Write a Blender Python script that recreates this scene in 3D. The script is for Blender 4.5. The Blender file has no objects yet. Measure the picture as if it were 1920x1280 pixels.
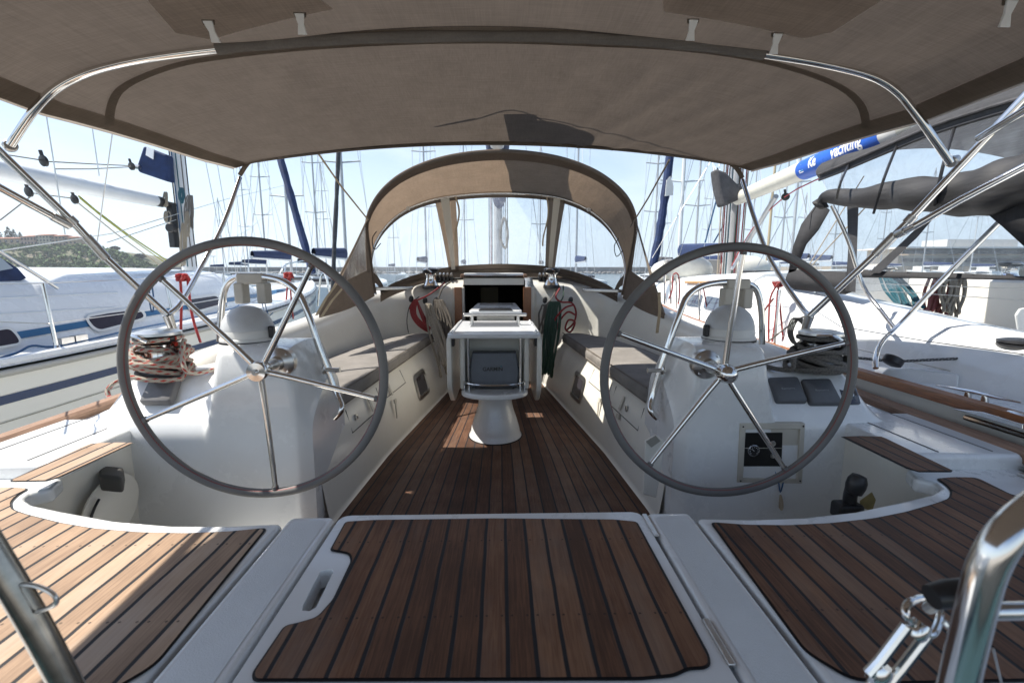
import bpy, bmesh, random
import numpy as np
from math import *
from mathutils import Vector, Matrix
random.seed(7)
sc = bpy.context.scene
# ------------------------------------------------------------ camera, sky, sun, exposure
CAM = np.array([0.03, 0.0, 1.15]); PIT = radians(-8.93); YAW = radians(1.34); F = 853.3
fwd = np.array([sin(YAW)*cos(PIT), cos(YAW)*cos(PIT), sin(PIT)])
rgt = np.array([cos(YAW), -sin(YAW), 0.0]); upv = np.cross(rgt, fwd)
cam = bpy.data.cameras.new('Camera'); camo = bpy.data.objects.new('Camera', cam); sc.collection.objects.link(camo)
cam.sensor_width = 36.0; cam.lens = 16.0; cam.clip_start = 0.02; cam.clip_end = 9000
camo.matrix_world = Matrix(((rgt[0], upv[0], -fwd[0], CAM[0]), (rgt[1], upv[1], -fwd[1], CAM[1]),
                            (rgt[2], upv[2], -fwd[2], CAM[2]), (0, 0, 0, 1)))
cam.dof.use_dof = True; cam.dof.focus_distance = 2.4; cam.dof.aperture_fstop = 4.5
sc.camera = camo
SUN = Vector((-0.70, 0.05, 1.0)).normalized()
wd = bpy.data.worlds.new('World'); sc.world = wd; wd.use_nodes = True
wn, wl = wd.node_tree.nodes, wd.node_tree.links
bg = wn['Background']
sky = wn.new('ShaderNodeTexSky'); sky.sky_type = 'NISHITA'; sky.sun_disc = False
sky.sun_elevation = asin(SUN.z); sky.sun_rotation = atan2(SUN.x, SUN.y)
sky.air_density = 1.0; sky.dust_density = 0.5; sky.ozone_density = 1.4; sky.altitude = 0
SKY_STRENGTH = 0.10
bg.inputs[1].default_value = SKY_STRENGTH
tc = wn.new('ShaderNodeTexCoord'); mp = wn.new('ShaderNodeMapping'); mp.inputs['Scale'].default_value = (1.4, 1.4, 6.0)
mp.inputs['Rotation'].default_value = (0.12, 0.05, 0.5)
no = wn.new('ShaderNodeTexNoise'); no.inputs['Scale'].default_value = 1.7; no.inputs['Detail'].default_value = 7; no.inputs['Roughness'].default_value = 0.62
no.inputs['Distortion'].default_value = 0.5
rp = wn.new('ShaderNodeValToRGB'); rp.color_ramp.elements[0].position = 0.44; rp.color_ramp.elements[1].position = 0.78
rp.color_ramp.elements[1].color = (0.62, 0.62, 0.62, 1)
mx = wn.new('ShaderNodeMix'); mx.data_type = 'RGBA'
wl.new(tc.outputs['Generated'], mp.inputs['Vector']); wl.new(mp.outputs[0], no.inputs['Vector']); wl.new(no.outputs[0], rp.inputs[0])
wl.new(rp.outputs[0], mx.inputs[0]); wl.new(sky.outputs[0], mx.inputs[6]); mx.inputs[7].default_value = (6.2, 6.7, 7.3, 1)
sx = wn.new('ShaderNodeSeparateXYZ'); wl.new(tc.outputs['Generated'], sx.inputs[0])
hzr = wn.new('ShaderNodeMapRange'); hzr.inputs[1].default_value = -.02; hzr.inputs[2].default_value = .46; hzr.inputs[3].default_value = .92; hzr.inputs[4].default_value = 0; hzr.interpolation_type = 'SMOOTHSTEP'
lrr = wn.new('ShaderNodeMapRange'); lrr.inputs[1].default_value = -.8; lrr.inputs[2].default_value = .8; lrr.inputs[3].default_value = 0; lrr.inputs[4].default_value = 1
mh = wn.new('ShaderNodeMix'); mh.data_type = 'RGBA'; hc = wn.new('ShaderNodeMix'); hc.data_type = 'RGBA'
hc.inputs[6].default_value = (5.3, 6.1, 6.8, 1); hc.inputs[7].default_value = (4.2, 5.1, 6.0, 1)
wl.new(sx.outputs[2], hzr.inputs[0]); wl.new(sx.outputs[0], lrr.inputs[0]); wl.new(lrr.outputs[0], hc.inputs[0]); wl.new(hzr.outputs[0], mh.inputs[0])
wl.new(mx.outputs[2], mh.inputs[6]); wl.new(hc.outputs[2], mh.inputs[7]); wl.new(mh.outputs[2], bg.inputs[0])
sun = bpy.data.lights.new('Sun', 'SUN'); sun.energy = 4.6; sun.angle = radians(0.53); sun.color = (1.0, 0.94, 0.84)
suno = bpy.data.objects.new('Sun', sun); sc.collection.objects.link(suno)
suno.rotation_euler = SUN.to_track_quat('Z', 'Y').to_euler()
sc.view_settings.view_transform = 'Standard'; sc.view_settings.look = 'None'; sc.view_settings.gamma = 1
sc.view_settings.exposure = 0.93
sc.render.engine = 'CYCLES'; sc.cycles.use_denoising = True
sc.cycles.max_bounces = 9; sc.cycles.diffuse_bounces = 5; sc.cycles.transparent_max_bounces = 16
sc.cycles.sample_clamp_indirect = 8; sc.cycles.caustics_reflective = False; sc.cycles.caustics_refractive = False

# ------------------------------------------------------------ pixel <-> world (photo pixels, 1920 x 1280)
def ray(px, py): return fwd + rgt*(px-960)/F + upv*(640-py)/F
def at(px, py, Y): d = ray(px, py); return tuple(CAM + d*((Y-CAM[1])/d[1]))
def az(px, py, z): d = ray(px, py); return tuple(CAM + d*((z-CAM[2])/d[2]))
def ax(px, py, x): d = ray(px, py); return tuple(CAM + d*((x-CAM[0])/d[0]))

# ------------------------------------------------------------ helpers
COL = sc.collection
def tag(o, label=None, cat=None, group=None, kind=None):
    if label: o['label'] = label
    if cat: o['category'] = cat
    if group: o['group'] = group
    if kind: o['kind'] = kind
    return o
def empty(name, loc, label, cat, group=None):
    o = bpy.data.objects.new(name, None); COL.objects.link(o); o.location = loc; o.empty_display_size = 0.1
    return tag(o, label, cat, group)
def cat_rom(P, n=6, closed=False):
    P = [np.array(p, float) for p in P]; out = []
    N = len(P)
    rng = range(N) if closed else range(N-1)
    for i in rng:
        if closed: a, b, c, d = P[i-1], P[i], P[(i+1) % N], P[(i+2) % N]
        else: a, b, c, d = P[max(i-1, 0)], P[i], P[i+1], P[min(i+2, N-1)]
        for k in range(n):
            t = k/n
            out.append(0.5*((2*b)+(c-a)*t+(2*a-5*b+4*c-d)*t*t+(3*b-a-3*c+d)*t**3))
    if not closed: out.append(P[-1])
    return out
def sstep(a, b, x):
    t = min(1, max(0, (x-a)/(b-a))); return t*t*(3-2*t)
class MB:
    def __init__(s): s.v = []; s.f = []; s.uv = []
    def face(s, idx, uv=None): s.f.append(tuple(idx)); s.uv.append(uv)
    def box(s, c, size, rot=None):
        R = Matrix.Identity(3) if rot is None else rot
        b = len(s.v)
        for dx in (-.5, .5):
            for dy in (-.5, .5):
                for dz in (-.5, .5): s.v.append(Vector(c)+R@Vector((dx*size[0], dy*size[1], dz*size[2])))
        for q in ((0, 1, 3, 2), (4, 6, 7, 5), (0, 4, 5, 1), (2, 3, 7, 6), (0, 2, 6, 4), (1, 5, 7, 3)): s.face([b+i for i in q])
        return s
    def tube(s, pts, r, seg=10, closed=False, caps=True, smooth=0):
        if smooth: pts = cat_rom(pts, smooth, closed)
        P = [Vector(p) for p in pts]; n = len(P); rr = r if hasattr(r, '__len__') else [r]*n
        if len(rr) != n: rr = [rr[0]+(rr[-1]-rr[0])*i/(n-1) for i in range(n)]
        b = len(s.v); T = []
        for i in range(n):
            if closed: t = P[(i+1) % n]-P[i-1]
            else: t = P[min(i+1, n-1)]-P[max(i-1, 0)]
            T.append(t.normalized() if t.length > 1e-9 else Vector((0, 0, 1)))
        up = Vector((0, 0, 1)) if abs(T[0].z) < .9 else Vector((0, 1, 0))
        nrm = (up-T[0]*up.dot(T[0])).normalized(); L = [0]
        for i in range(n):
            if i:
                nrm = (nrm-T[i]*nrm.dot(T[i])); nrm.normalize(); L.append(L[-1]+(P[i]-P[i-1]).length)
            bn = T[i].cross(nrm)
            for k in range(seg):
                a = 2*pi*k/seg; s.v.append(P[i]+(nrm*cos(a)+bn*sin(a))*rr[i])
        Lc = L[-1]+(P[0]-P[-1]).length
        for i in range(n if closed else n-1):
            j = (i+1) % n; l0 = L[i]; l1 = L[j] if j > i else Lc
            for k in range(seg):
                k2 = (k+1) % seg
                s.face([b+i*seg+k, b+i*seg+k2, b+j*seg+k2, b+j*seg+k], [(k/seg, l0), ((k+1)/seg, l0), ((k+1)/seg, l1), (k/seg, l1)])
        if caps and not closed:
            s.face([b+k for k in range(seg)][::-1]); s.face([b+(n-1)*seg+k for k in range(seg)])
        return s
    def lathe(s, prof, c=(0, 0, 0), axis=(0, 0, 1), seg=24, sx=1, sy=1):
        A = Vector(axis).normalized(); u = A.orthogonal().normalized(); 
        if abs(A.z) > .99: u = Vector((1, 0, 0))
        w = A.cross(u); b = len(s.v); c = Vector(c)
        for r, h in prof:
            for k in range(seg):
                a = 2*pi*k/seg; s.v.append(c+A*h+u*(cos(a)*r*sx)+w*(sin(a)*r*sy))
        for i in range(len(prof)-1):
            for k in range(seg):
                k2 = (k+1) % seg; s.face([b+i*seg+k, b+i*seg+k2, b+(i+1)*seg+k2, b+(i+1)*seg+k])
        s.face([b+k for k in range(seg)][::-1]); s.face([b+(len(prof)-1)*seg+k for k in range(seg)])
        return s
    def prism(s, poly, z0, z1):   # poly in XY (list of 2d) ; z0<z1
        a = sum(poly[i][0]*poly[(i+1) % len(poly)][1]-poly[(i+1) % len(poly)][0]*poly[i][1] for i in range(len(poly)))
        if a < 0: poly = poly[::-1]
        b = len(s.v); n = len(poly)
        for z in (z0, z1):
            for p in poly: s.v.append(Vector((p[0], p[1], z)))
        s.face([b+i for i in range(n)][::-1]); s.face([b+n+i for i in range(n)], [(p[0], p[1]) for p in poly])
        for i in range(n): j = (i+1) % n; s.face([b+i, b+j, b+n+j, b+n+i])
        return s
    def plate(s, P, th, nrm=None):  # planar 3d polygon thickened
        P = [Vector(p) for p in P]; n = len(P)
        if nrm is None:
            nrm = Vector((0, 0, 0))
            for i in range(n): nrm += P[i].cross(P[(i+1) % n])
            nrm.normalize()
        nrm = Vector(nrm); b = len(s.v)
        for p in P: s.v.append(p)
        for p in P: s.v.append(p-nrm*th)
        s.face([b+i for i in range(n)]); s.face([b+n+i for i in range(n)][::-1])
        for i in range(n): j = (i+1) % n; s.face([b+j, b+i, b+n+i, b+n+j])
        return s
    def grid(s, fn, nu, nv, th=0, uvf=None):
        b = len(s.v)
        for i in range(nu+1):
            for j in range(nv+1): s.v.append(Vector(fn(i/nu, j/nv)))
        for i in range(nu):
            for j in range(nv):
                q = [(i, j), (i+1, j), (i+1, j+1), (i, j+1)]
                s.face([b+a*(nv+1)+c for a, c in q], [uvf(a/nu, c/nv) for a, c in q] if uvf else [(a/nu, c/nv) for a, c in q])
        return s
    def build(s, name, mat, parent=None, bevel=0, bseg=3, solid=0, smooth=35, sub=0, off=0):
        me = bpy.data.meshes.new(name); me.from_pydata([tuple(v) for v in s.v], [], s.f)
        if any(s.uv):
            ul = me.uv_layers.new(name='UVMap'); i = 0; dat = np.zeros(len(me.loops)*2)
            for f, u in zip(s.f, s.uv):
                if u:
                    for k in range(len(f)): dat[2*(i+k)] = u[k][0]; dat[2*(i+k)+1] = u[k][1]
                i += len(f)
            ul.data.foreach_set('uv', dat)
        me.materials.append(mat); me.polygons.foreach_set('use_smooth', [True]*len(me.polygons))
        me.update()
        if not bevel and smooth: me.set_sharp_from_angle(angle=radians(smooth))
        o = bpy.data.objects.new(name, me); COL.objects.link(o)
        if solid:
            m = o.modifiers.new('s', 'SOLIDIFY'); m.thickness = solid; m.offset = off
        if bevel:
            m = o.modifiers.new('b', 'BEVEL'); m.width = bevel; m.segments = bseg; m.limit_method = 'ANGLE'; m.angle_limit = radians(32); m.harden_normals = True
        if sub:
            m = o.modifiers.new('u', 'SUBSURF'); m.levels = sub; m.render_levels = sub
        if parent is not None:
            o.parent = parent
            # parents are unrotated empties (or meshes at origin): keep world position
            w = Vector((0, 0, 0)); p = parent
            while p is not None: w += p.location; p = p.parent
            me.transform(Matrix.Translation(-w))
        return o
def clone(root, loc, label=None, group=None, cat=None, rotz=0, scale=None):
    r = root.copy(); COL.objects.link(r); r.location = loc; r.rotation_euler = (0, 0, rotz)
    if scale: r.scale = scale
    if label: r['label'] = label
    if group: r['group'] = group
    for ch in list(root.children):
        c = ch.copy(); COL.objects.link(c); c.parent = r
        for g in ch.children:
            d = g.copy(); COL.objects.link(d); d.parent = c
    return r
def text(name, body, loc, rot, size, mat, parent, ext=0.0008, align='CENTER', shear=0, bold=0):
    cu = bpy.data.curves.new(name, 'FONT'); cu.body = body; cu.size = size; cu.extrude = ext; cu.align_x = align; cu.align_y = 'CENTER'
    cu.offset = bold; cu.shear = shear
    cu.materials.append(mat); o = bpy.data.objects.new(name, cu); COL.objects.link(o)
    bpy.context.view_layer.update(); me = bpy.data.meshes.new_from_object(o.evaluated_get(bpy.context.evaluated_depsgraph_get())); bpy.data.objects.remove(o)
    o = bpy.data.objects.new(name, me); COL.objects.link(o)
    o.parent = parent; w = Vector((0, 0, 0)); p = parent
    while p is not None: w += p.location; p = p.parent
    o.matrix_local = Matrix.Translation(Vector(loc)-w) @ rot.to_4x4()
    return o
def frame(xa, za):  # rotation matrix from x axis & approximate normal
    x = Vector(xa).normalized(); z = Vector(za); z = (z-x*z.dot(x)).normalized(); y = z.cross(x)
    return Matrix((x, y, z)).transposed()

# ------------------------------------------------------------ materials
def nodes(m): return m.node_tree.nodes, m.node_tree.links
def mat(name, col, rough=0.5, metal=0.0, noise=0.0, nscale=20, bump=0.0, bscale=60, coat=0.0, nstretch=(1, 1, 1), col2=None, spec=0.5, trans=0.0, coord='Object'):
    m = bpy.data.materials.new(name); m.use_nodes = True; n, l = nodes(m); p = n['Principled BSDF']
    p.inputs['Base Color'].default_value = (*col, 1); p.inputs['Roughness'].default_value = rough; p.inputs['Metallic'].default_value = metal
    p.inputs['Coat Weight'].default_value = coat; p.inputs['Coat Roughness'].default_value = 0.08; p.inputs['Specular IOR Level'].default_value = spec
    t = n.new('ShaderNodeTexCoord'); mpp = n.new('ShaderNodeMapping'); mpp.inputs['Scale'].default_value = nstretch
    l.new(t.outputs[coord], mpp.inputs[0])
    if noise or col2:
        x = n.new('ShaderNodeTexNoise'); x.inputs['Scale'].default_value = nscale; x.inputs['Detail'].default_value = 5; x.inputs['Roughness'].default_value = .6
        l.new(mpp.outputs[0], x.inputs['Vector'])
        r = n.new('ShaderNodeValToRGB'); r.color_ramp.elements[0].position = .32; r.color_ramp.elements[1].position = .7
        c2 = col2 or tuple(min(1, c*(1+noise)) for c in col); c1 = col if col2 else tuple(c*(1-noise) for c in col)
        r.color_ramp.elements[0].color = (*c1, 1); r.color_ramp.elements[1].color = (*c2, 1)
        l.new(x.outputs[0], r.inputs[0]); l.new(r.outputs[0], p.inputs['Base Color'])
    if bump:
        y = n.new('ShaderNodeTexNoise'); y.inputs['Scale'].default_value = bscale; y.inputs['Detail'].default_value = 4; l.new(mpp.outputs[0], y.inputs['Vector'])
        b = n.new('ShaderNodeBump'); b.inputs['Strength'].default_value = bump; b.inputs['Distance'].default_value = .01
        l.new(y.outputs[0], b.inputs['Height']); l.new(b.outputs[0], p.inputs['Normal'])
    return m
GEL = mat('gelcoat', (.735, .75, .755), .22, noise=.04, nscale=3.5, bump=.03, bscale=5, coat=.5)
def scuff(m_, lo=.14, hi=.42):
    n, l = nodes(m_); p = n['Principled BSDF']; t = n.new('ShaderNodeTexCoord'); a = n.new('ShaderNodeTexNoise'); a.inputs['Scale'].default_value = 3.1; a.inputs['Detail'].default_value = 9; a.inputs['Roughness'].default_value = .7; l.new(t.outputs['Object'], a.inputs['Vector'])
    q = n.new('ShaderNodeMapRange'); q.inputs[1].default_value = .35; q.inputs[2].default_value = .7; q.inputs[3].default_value = lo; q.inputs[4].default_value = hi; l.new(a.outputs[0], q.inputs[0]); l.new(q.outputs[0], p.inputs['Roughness'])
    # faint stains and hairline scuffs
    b = n.new('ShaderNodeTexNoise'); b.inputs['Scale'].default_value = 14; b.inputs['Detail'].default_value = 10; b.inputs['Roughness'].default_value = .8; l.new(t.outputs['Object'], b.inputs['Vector'])
    r = n.new('ShaderNodeMapRange'); r.inputs[1].default_value = .62; r.inputs[2].default_value = .78; r.inputs[3].default_value = 0; r.inputs[4].default_value = .5; l.new(b.outputs[0], r.inputs[0])
    src = p.inputs['Base Color'].links[0].from_socket; c = n.new('ShaderNodeMix'); c.data_type = 'RGBA'; l.new(r.outputs[0], c.inputs[0]); l.new(src, c.inputs[6]); c.inputs[7].default_value = (.42, .40, .35, 1); l.new(c.outputs[2], p.inputs['Base Color'])
scuff(GEL)
GELC = mat('gelcoat_cream', (.72, .70, .64), .28, noise=.05, nscale=3, bump=.02, bscale=8, coat=.15)
NONSKID = mat('nonskid', (.68, .71, .73), .6, noise=.05, nscale=5, bump=.25, bscale=420)
STEEL = mat('stainless', (.74, .73, .71), .13, metal=1.0, noise=.06, nscale=9)
STEELR = mat('stainless_brushed', (.62, .61, .59), .3, metal=1.0, noise=.1, nscale=30)
BLACK = mat('black_plastic', (.018, .018, .02), .4, noise=.3, nscale=20)
CAULK = mat('caulk', (.012, .012, .014), .6)
SEAM = mat('seam_shadow_gap', (.05, .05, .05), .8)
GREYC = mat('grey_cover', (.10, .105, .115), .55, noise=.18, nscale=14, bump=.15, bscale=250)
WHITEP = mat('white_plastic', (.66, .66, .64), .4, noise=.05, nscale=8)
BEIGEP = mat('beige_plastic', (.50, .47, .41), .45, noise=.08, nscale=10)
CUSH = mat('cushion_fabric', (.215, .20, .185), .9, noise=.16, nscale=7, bump=.5, bscale=300)
CUSHP = mat('cushion_piping', (.14, .12, .10), .9)
GREYH = mat('grey_canvas', (.060, .060, .066), .85, noise=.3, nscale=9, bump=.9, bscale=18)
NAVY = mat('navy_canvas', (.012, .028, .09), .8, noise=.3, nscale=8, bump=.6, bscale=20)
BLUEST = mat('blue_stripe', (.02, .11, .24), .3, noise=.06)
BLUES = mat('banner_blue', (.012, .10, .50), .45, noise=.1, nscale=4)
WHITET = mat('white_lettering', (.85, .85, .85), .5)
DARKGL = mat('dark_glass', (.03, .028, .035), .06, noise=.3, nscale=3, coat=.5)
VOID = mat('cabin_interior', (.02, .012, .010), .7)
WOODV = mat('varnished_teak', (.26, .10, .035), .35, noise=.35, nscale=6, nstretch=(30, 2, 30), coat=.3)
WOODR = mat('weathered_teak', (.27, .165, .11), .7, noise=.3, nscale=8, nstretch=(18, 1, 18))
ALU = mat('white_alloy', (.62, .64, .65), .35, noise=.06, nscale=3)
ALUG = mat('grey_alloy', (.42, .43, .44), .4, metal=.4, noise=.08, nscale=4)
STRAP = mat('beige_webbing', (.42, .33, .22), .85, noise=.1, nscale=40)
LEATH_SEW = None

def rope(name, base, fleck, fl=.35, sc_=60):
    m = bpy.data.materials.new(name); m.use_nodes = True; n, l = nodes(m); p = n['Principled BSDF']; p.inputs['Roughness'].default_value = .95; p.inputs['Specular IOR Level'].default_value = .15; p.inputs['Sheen Weight'].default_value = .3
    uv = n.new('ShaderNodeUVMap'); sep = n.new('ShaderNodeSeparateXYZ'); l.new(uv.outputs[0], sep.inputs[0])
    def mth(op, a, b=None):
        q = n.new('ShaderNodeMath'); q.operation = op
        for i, x in enumerate((a, b)):
            if x is None: continue
            if isinstance(x, (int, float)): q.inputs[i].default_value = x
            else: l.new(x, q.inputs[i])
        return q.outputs[0]
    u = mth('MULTIPLY', sep.outputs[0], 3.0); v = mth('MULTIPLY', sep.outputs[1], sc_)
    a = mth('FRACT', mth('ADD', u, v)); b = mth('FRACT', mth('SUBTRACT', u, mth('MULTIPLY', v, .5)))
    fk = mth('MULTIPLY', mth('LESS_THAN', a, fl), mth('LESS_THAN', b, .5))
    c = n.new('ShaderNodeMix'); c.data_type = 'RGBA'; l.new(fk, c.inputs[0]); c.inputs[6].default_value = (*base, 1); c.inputs[7].default_value = (*fleck, 1)
    l.new(c.outputs[2], p.inputs['Base Color'])
    w = mth('SINE', mth('MULTIPLY', mth('ADD', mth('MULTIPLY', sep.outputs[0], 4.0), mth('MULTIPLY', sep.outputs[1], 180)), 6.283))
    bp = n.new('ShaderNodeBump'); bp.inputs['Strength'].default_value = .8; bp.inputs['Distance'].default_value = .004; l.new(w, bp.inputs['Height']); l.new(bp.outputs[0], p.inputs['Normal'])
    return m
R_REDW = rope('rope_white_red', (.60, .54, .45), (.55, .05, .03), .45, 24)
R_GREY = rope('rope_grey', (.20, .185, .165), (.12, .11, .10), .4)
R_BEIGE = rope('rope_beige', (.44, .38, .29), (.13, .11, .08), .3)
R_TAUPE = rope('rope_taupe', (.15, .125, .10), (.30, .26, .21), .3)
R_RED = rope('rope_red', (.42, .012, .015), (.25, .01, .012), .3)
R_GREEN = rope('rope_green', (.006, .055, .022), (.008, .11, .05), .3)
R_BLUE = rope('rope_blue', (.012, .10, .28), (.02, .2, .4), .3)
R_TEAL = rope('rope_teal', (.01, .12, .17), (.02, .2, .25), .3)
R_YEL = rope('rope_yellow_green', (.42, .45, .06), (.2, .22, .04), .4)
R_BW = rope('rope_black_white', (.10, .10, .105), (.5, .5, .5), .4, 40)
R_BLK = rope('rope_black', (.02, .02, .02), (.05, .05, .05), .4, 40)

def teak(name, pitch, base=(.150, .068, .035), light=(.26, .138, .075), cw=.09, dk=.5, grey=.32):
    m = bpy.data.materials.new(name); m.use_nodes = True; n, l = nodes(m); p = n['Principled BSDF']
    uv = n.new('ShaderNodeUVMap'); sep = n.new('ShaderNodeSeparateXYZ'); l.new(uv.outputs[0], sep.inputs[0])
    def mth(op, a, b=None):
        q = n.new('ShaderNodeMath'); q.operation = op
        for i, x in enumerate((a, b)):
            if x is None: continue
            if isinstance(x, (int, float)): q.inputs[i].default_value = x
            else: l.new(x, q.inputs[i])
        return q.outputs[0]
    u = mth('DIVIDE', sep.outputs[0], pitch)
    wob = n.new('ShaderNodeTexNoise'); wob.inputs['Scale'].default_value = 7; l.new(uv.outputs[0], wob.inputs['Vector'])
    u = mth('ADD', u, mth('MULTIPLY', mth('SUBTRACT', wob.outputs[0], .5), .10))
    idx = mth('FLOOR', u); fr = mth('ABSOLUTE', mth('SUBTRACT', mth('FRACT', u), .5))
    ca = n.new('ShaderNodeMapRange'); l.new(fr, ca.inputs[0]); ca.inputs[1].default_value = .5-cw; ca.inputs[2].default_value = .5-cw*.72; ca.inputs[3].default_value = 0; ca.inputs[4].default_value = 1
    wn_ = n.new('ShaderNodeTexWhiteNoise'); wn_.noise_dimensions = '1D'; l.new(idx, wn_.inputs['W'])
    cmb = n.new('ShaderNodeCombineXYZ'); l.new(mth('MULTIPLY', sep.outputs[0], 110), cmb.inputs[0]); l.new(mth('MULTIPLY', sep.outputs[1], 4.5), cmb.inputs[1]); l.new(mth('MULTIPLY', idx, 3.7), cmb.inputs[2])
    g = n.new('ShaderNodeTexNoise'); g.inputs['Scale'].default_value = 1.6; g.inputs['Detail'].default_value = 8; g.inputs['Roughness'].default_value = .7; g.inputs['Distortion'].default_value = .8; l.new(cmb.outputs[0], g.inputs['Vector'])
    bl = n.new('ShaderNodeTexNoise'); bl.inputs['Scale'].default_value = 6; bl.inputs['Detail'].default_value = 4; l.new(uv.outputs[0], bl.inputs['Vector'])
    f = mth('ADD', mth('ADD', mth('MULTIPLY', mth('SUBTRACT', g.outputs[0], .5), 1.7), mth('MULTIPLY', wn_.outputs[0], .66)), mth('MULTIPLY', mth('SUBTRACT', bl.outputs[0], .38), .9))
    r = n.new('ShaderNodeValToRGB'); e = r.color_ramp.elements; e[0].position = 0.0; e[1].position = 1.0
    e[0].color = (base[0]*dk, base[1]*dk*.97, base[2]*dk*.96, 1); e[1].color = (*light, 1); q = e.new(.42); q.color = (*base, 1)
    l.new(f, r.inputs[0])
    # weathered grey patches and dark plugs
    pt = n.new('ShaderNodeTexNoise'); pt.inputs['Scale'].default_value = 3.2; pt.inputs['Detail'].default_value = 7; pt.inputs['Roughness'].default_value = .7; mpp = n.new('ShaderNodeMapping'); mpp.inputs['Scale'].default_value = (2.2, .7, 1); l.new(uv.outputs[0], mpp.inputs[0]); l.new(mpp.outputs[0], pt.inputs['Vector'])
    gr = n.new('ShaderNodeMapRange'); l.new(mth('ADD', pt.outputs[0], mth('MULTIPLY', mth('SUBTRACT', wn_.outputs[0], .5), .22)), gr.inputs[0]); gr.inputs[1].default_value = .5; gr.inputs[2].default_value = .72; gr.inputs[3].default_value = 0; gr.inputs[4].default_value = grey
    mg = n.new('ShaderNodeMix'); mg.data_type = 'RGBA'; l.new(gr.outputs[0], mg.inputs[0]); l.new(r.outputs[0], mg.inputs[6]); gl_ = (light[0]+light[1]+light[2])/3; mg.inputs[7].default_value = (gl_*1.12, gl_*1.0, gl_*.9, 1)
    du = mth('MULTIPLY', mth('ABSOLUTE', mth('SUBTRACT', fr, .30)), pitch); dv = mth('MULTIPLY', mth('ABSOLUTE', mth('SUBTRACT', mth('FRACT', mth('ADD', mth('DIVIDE', sep.outputs[1], .262), .33)), .5)), .262)
    pl = mth('LESS_THAN', mth('ADD', mth('MULTIPLY', du, du), mth('MULTIPLY', dv, dv)), .0000075)
    mp2 = n.new('ShaderNodeMix'); mp2.data_type = 'RGBA'; l.new(mth('MULTIPLY', pl, .75), mp2.inputs[0]); l.new(mg.outputs[2], mp2.inputs[6]); mp2.inputs[7].default_value = (.02, .012, .01, 1)
    r = mp2
    c = n.new('ShaderNodeMix'); c.data_type = 'RGBA'; l.new(ca.outputs[0], c.inputs[0]); l.new(r.outputs[2], c.inputs[6]); c.inputs[7].default_value = (.012, .012, .015, 1)
    l.new(c.outputs[2], p.inputs['Base Color']); p.inputs['Roughness'].default_value = .62; p.inputs['Specular IOR Level'].default_value = .35
    h = mth('ADD', mth('MULTIPLY', g.outputs[0], .35), mth('MULTIPLY', ca.outputs[0], -.8))
    bp = n.new('ShaderNodeBump'); bp.inputs['Strength'].default_value = .45; bp.inputs['Distance'].default_value = .0025; l.new(h, bp.inputs['Height']); l.new(bp.outputs[0], p.inputs['Normal'])
    return m
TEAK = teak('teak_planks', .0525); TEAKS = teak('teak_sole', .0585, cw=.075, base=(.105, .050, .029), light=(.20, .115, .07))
TEAK_LIT = teak('teak_planks_sunlit', .0575, base=(.375, .255, .170), light=(.48, .355, .255), dk=.66, grey=.35)  # left panels only: sunlight is put into the paler plank colour

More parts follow.
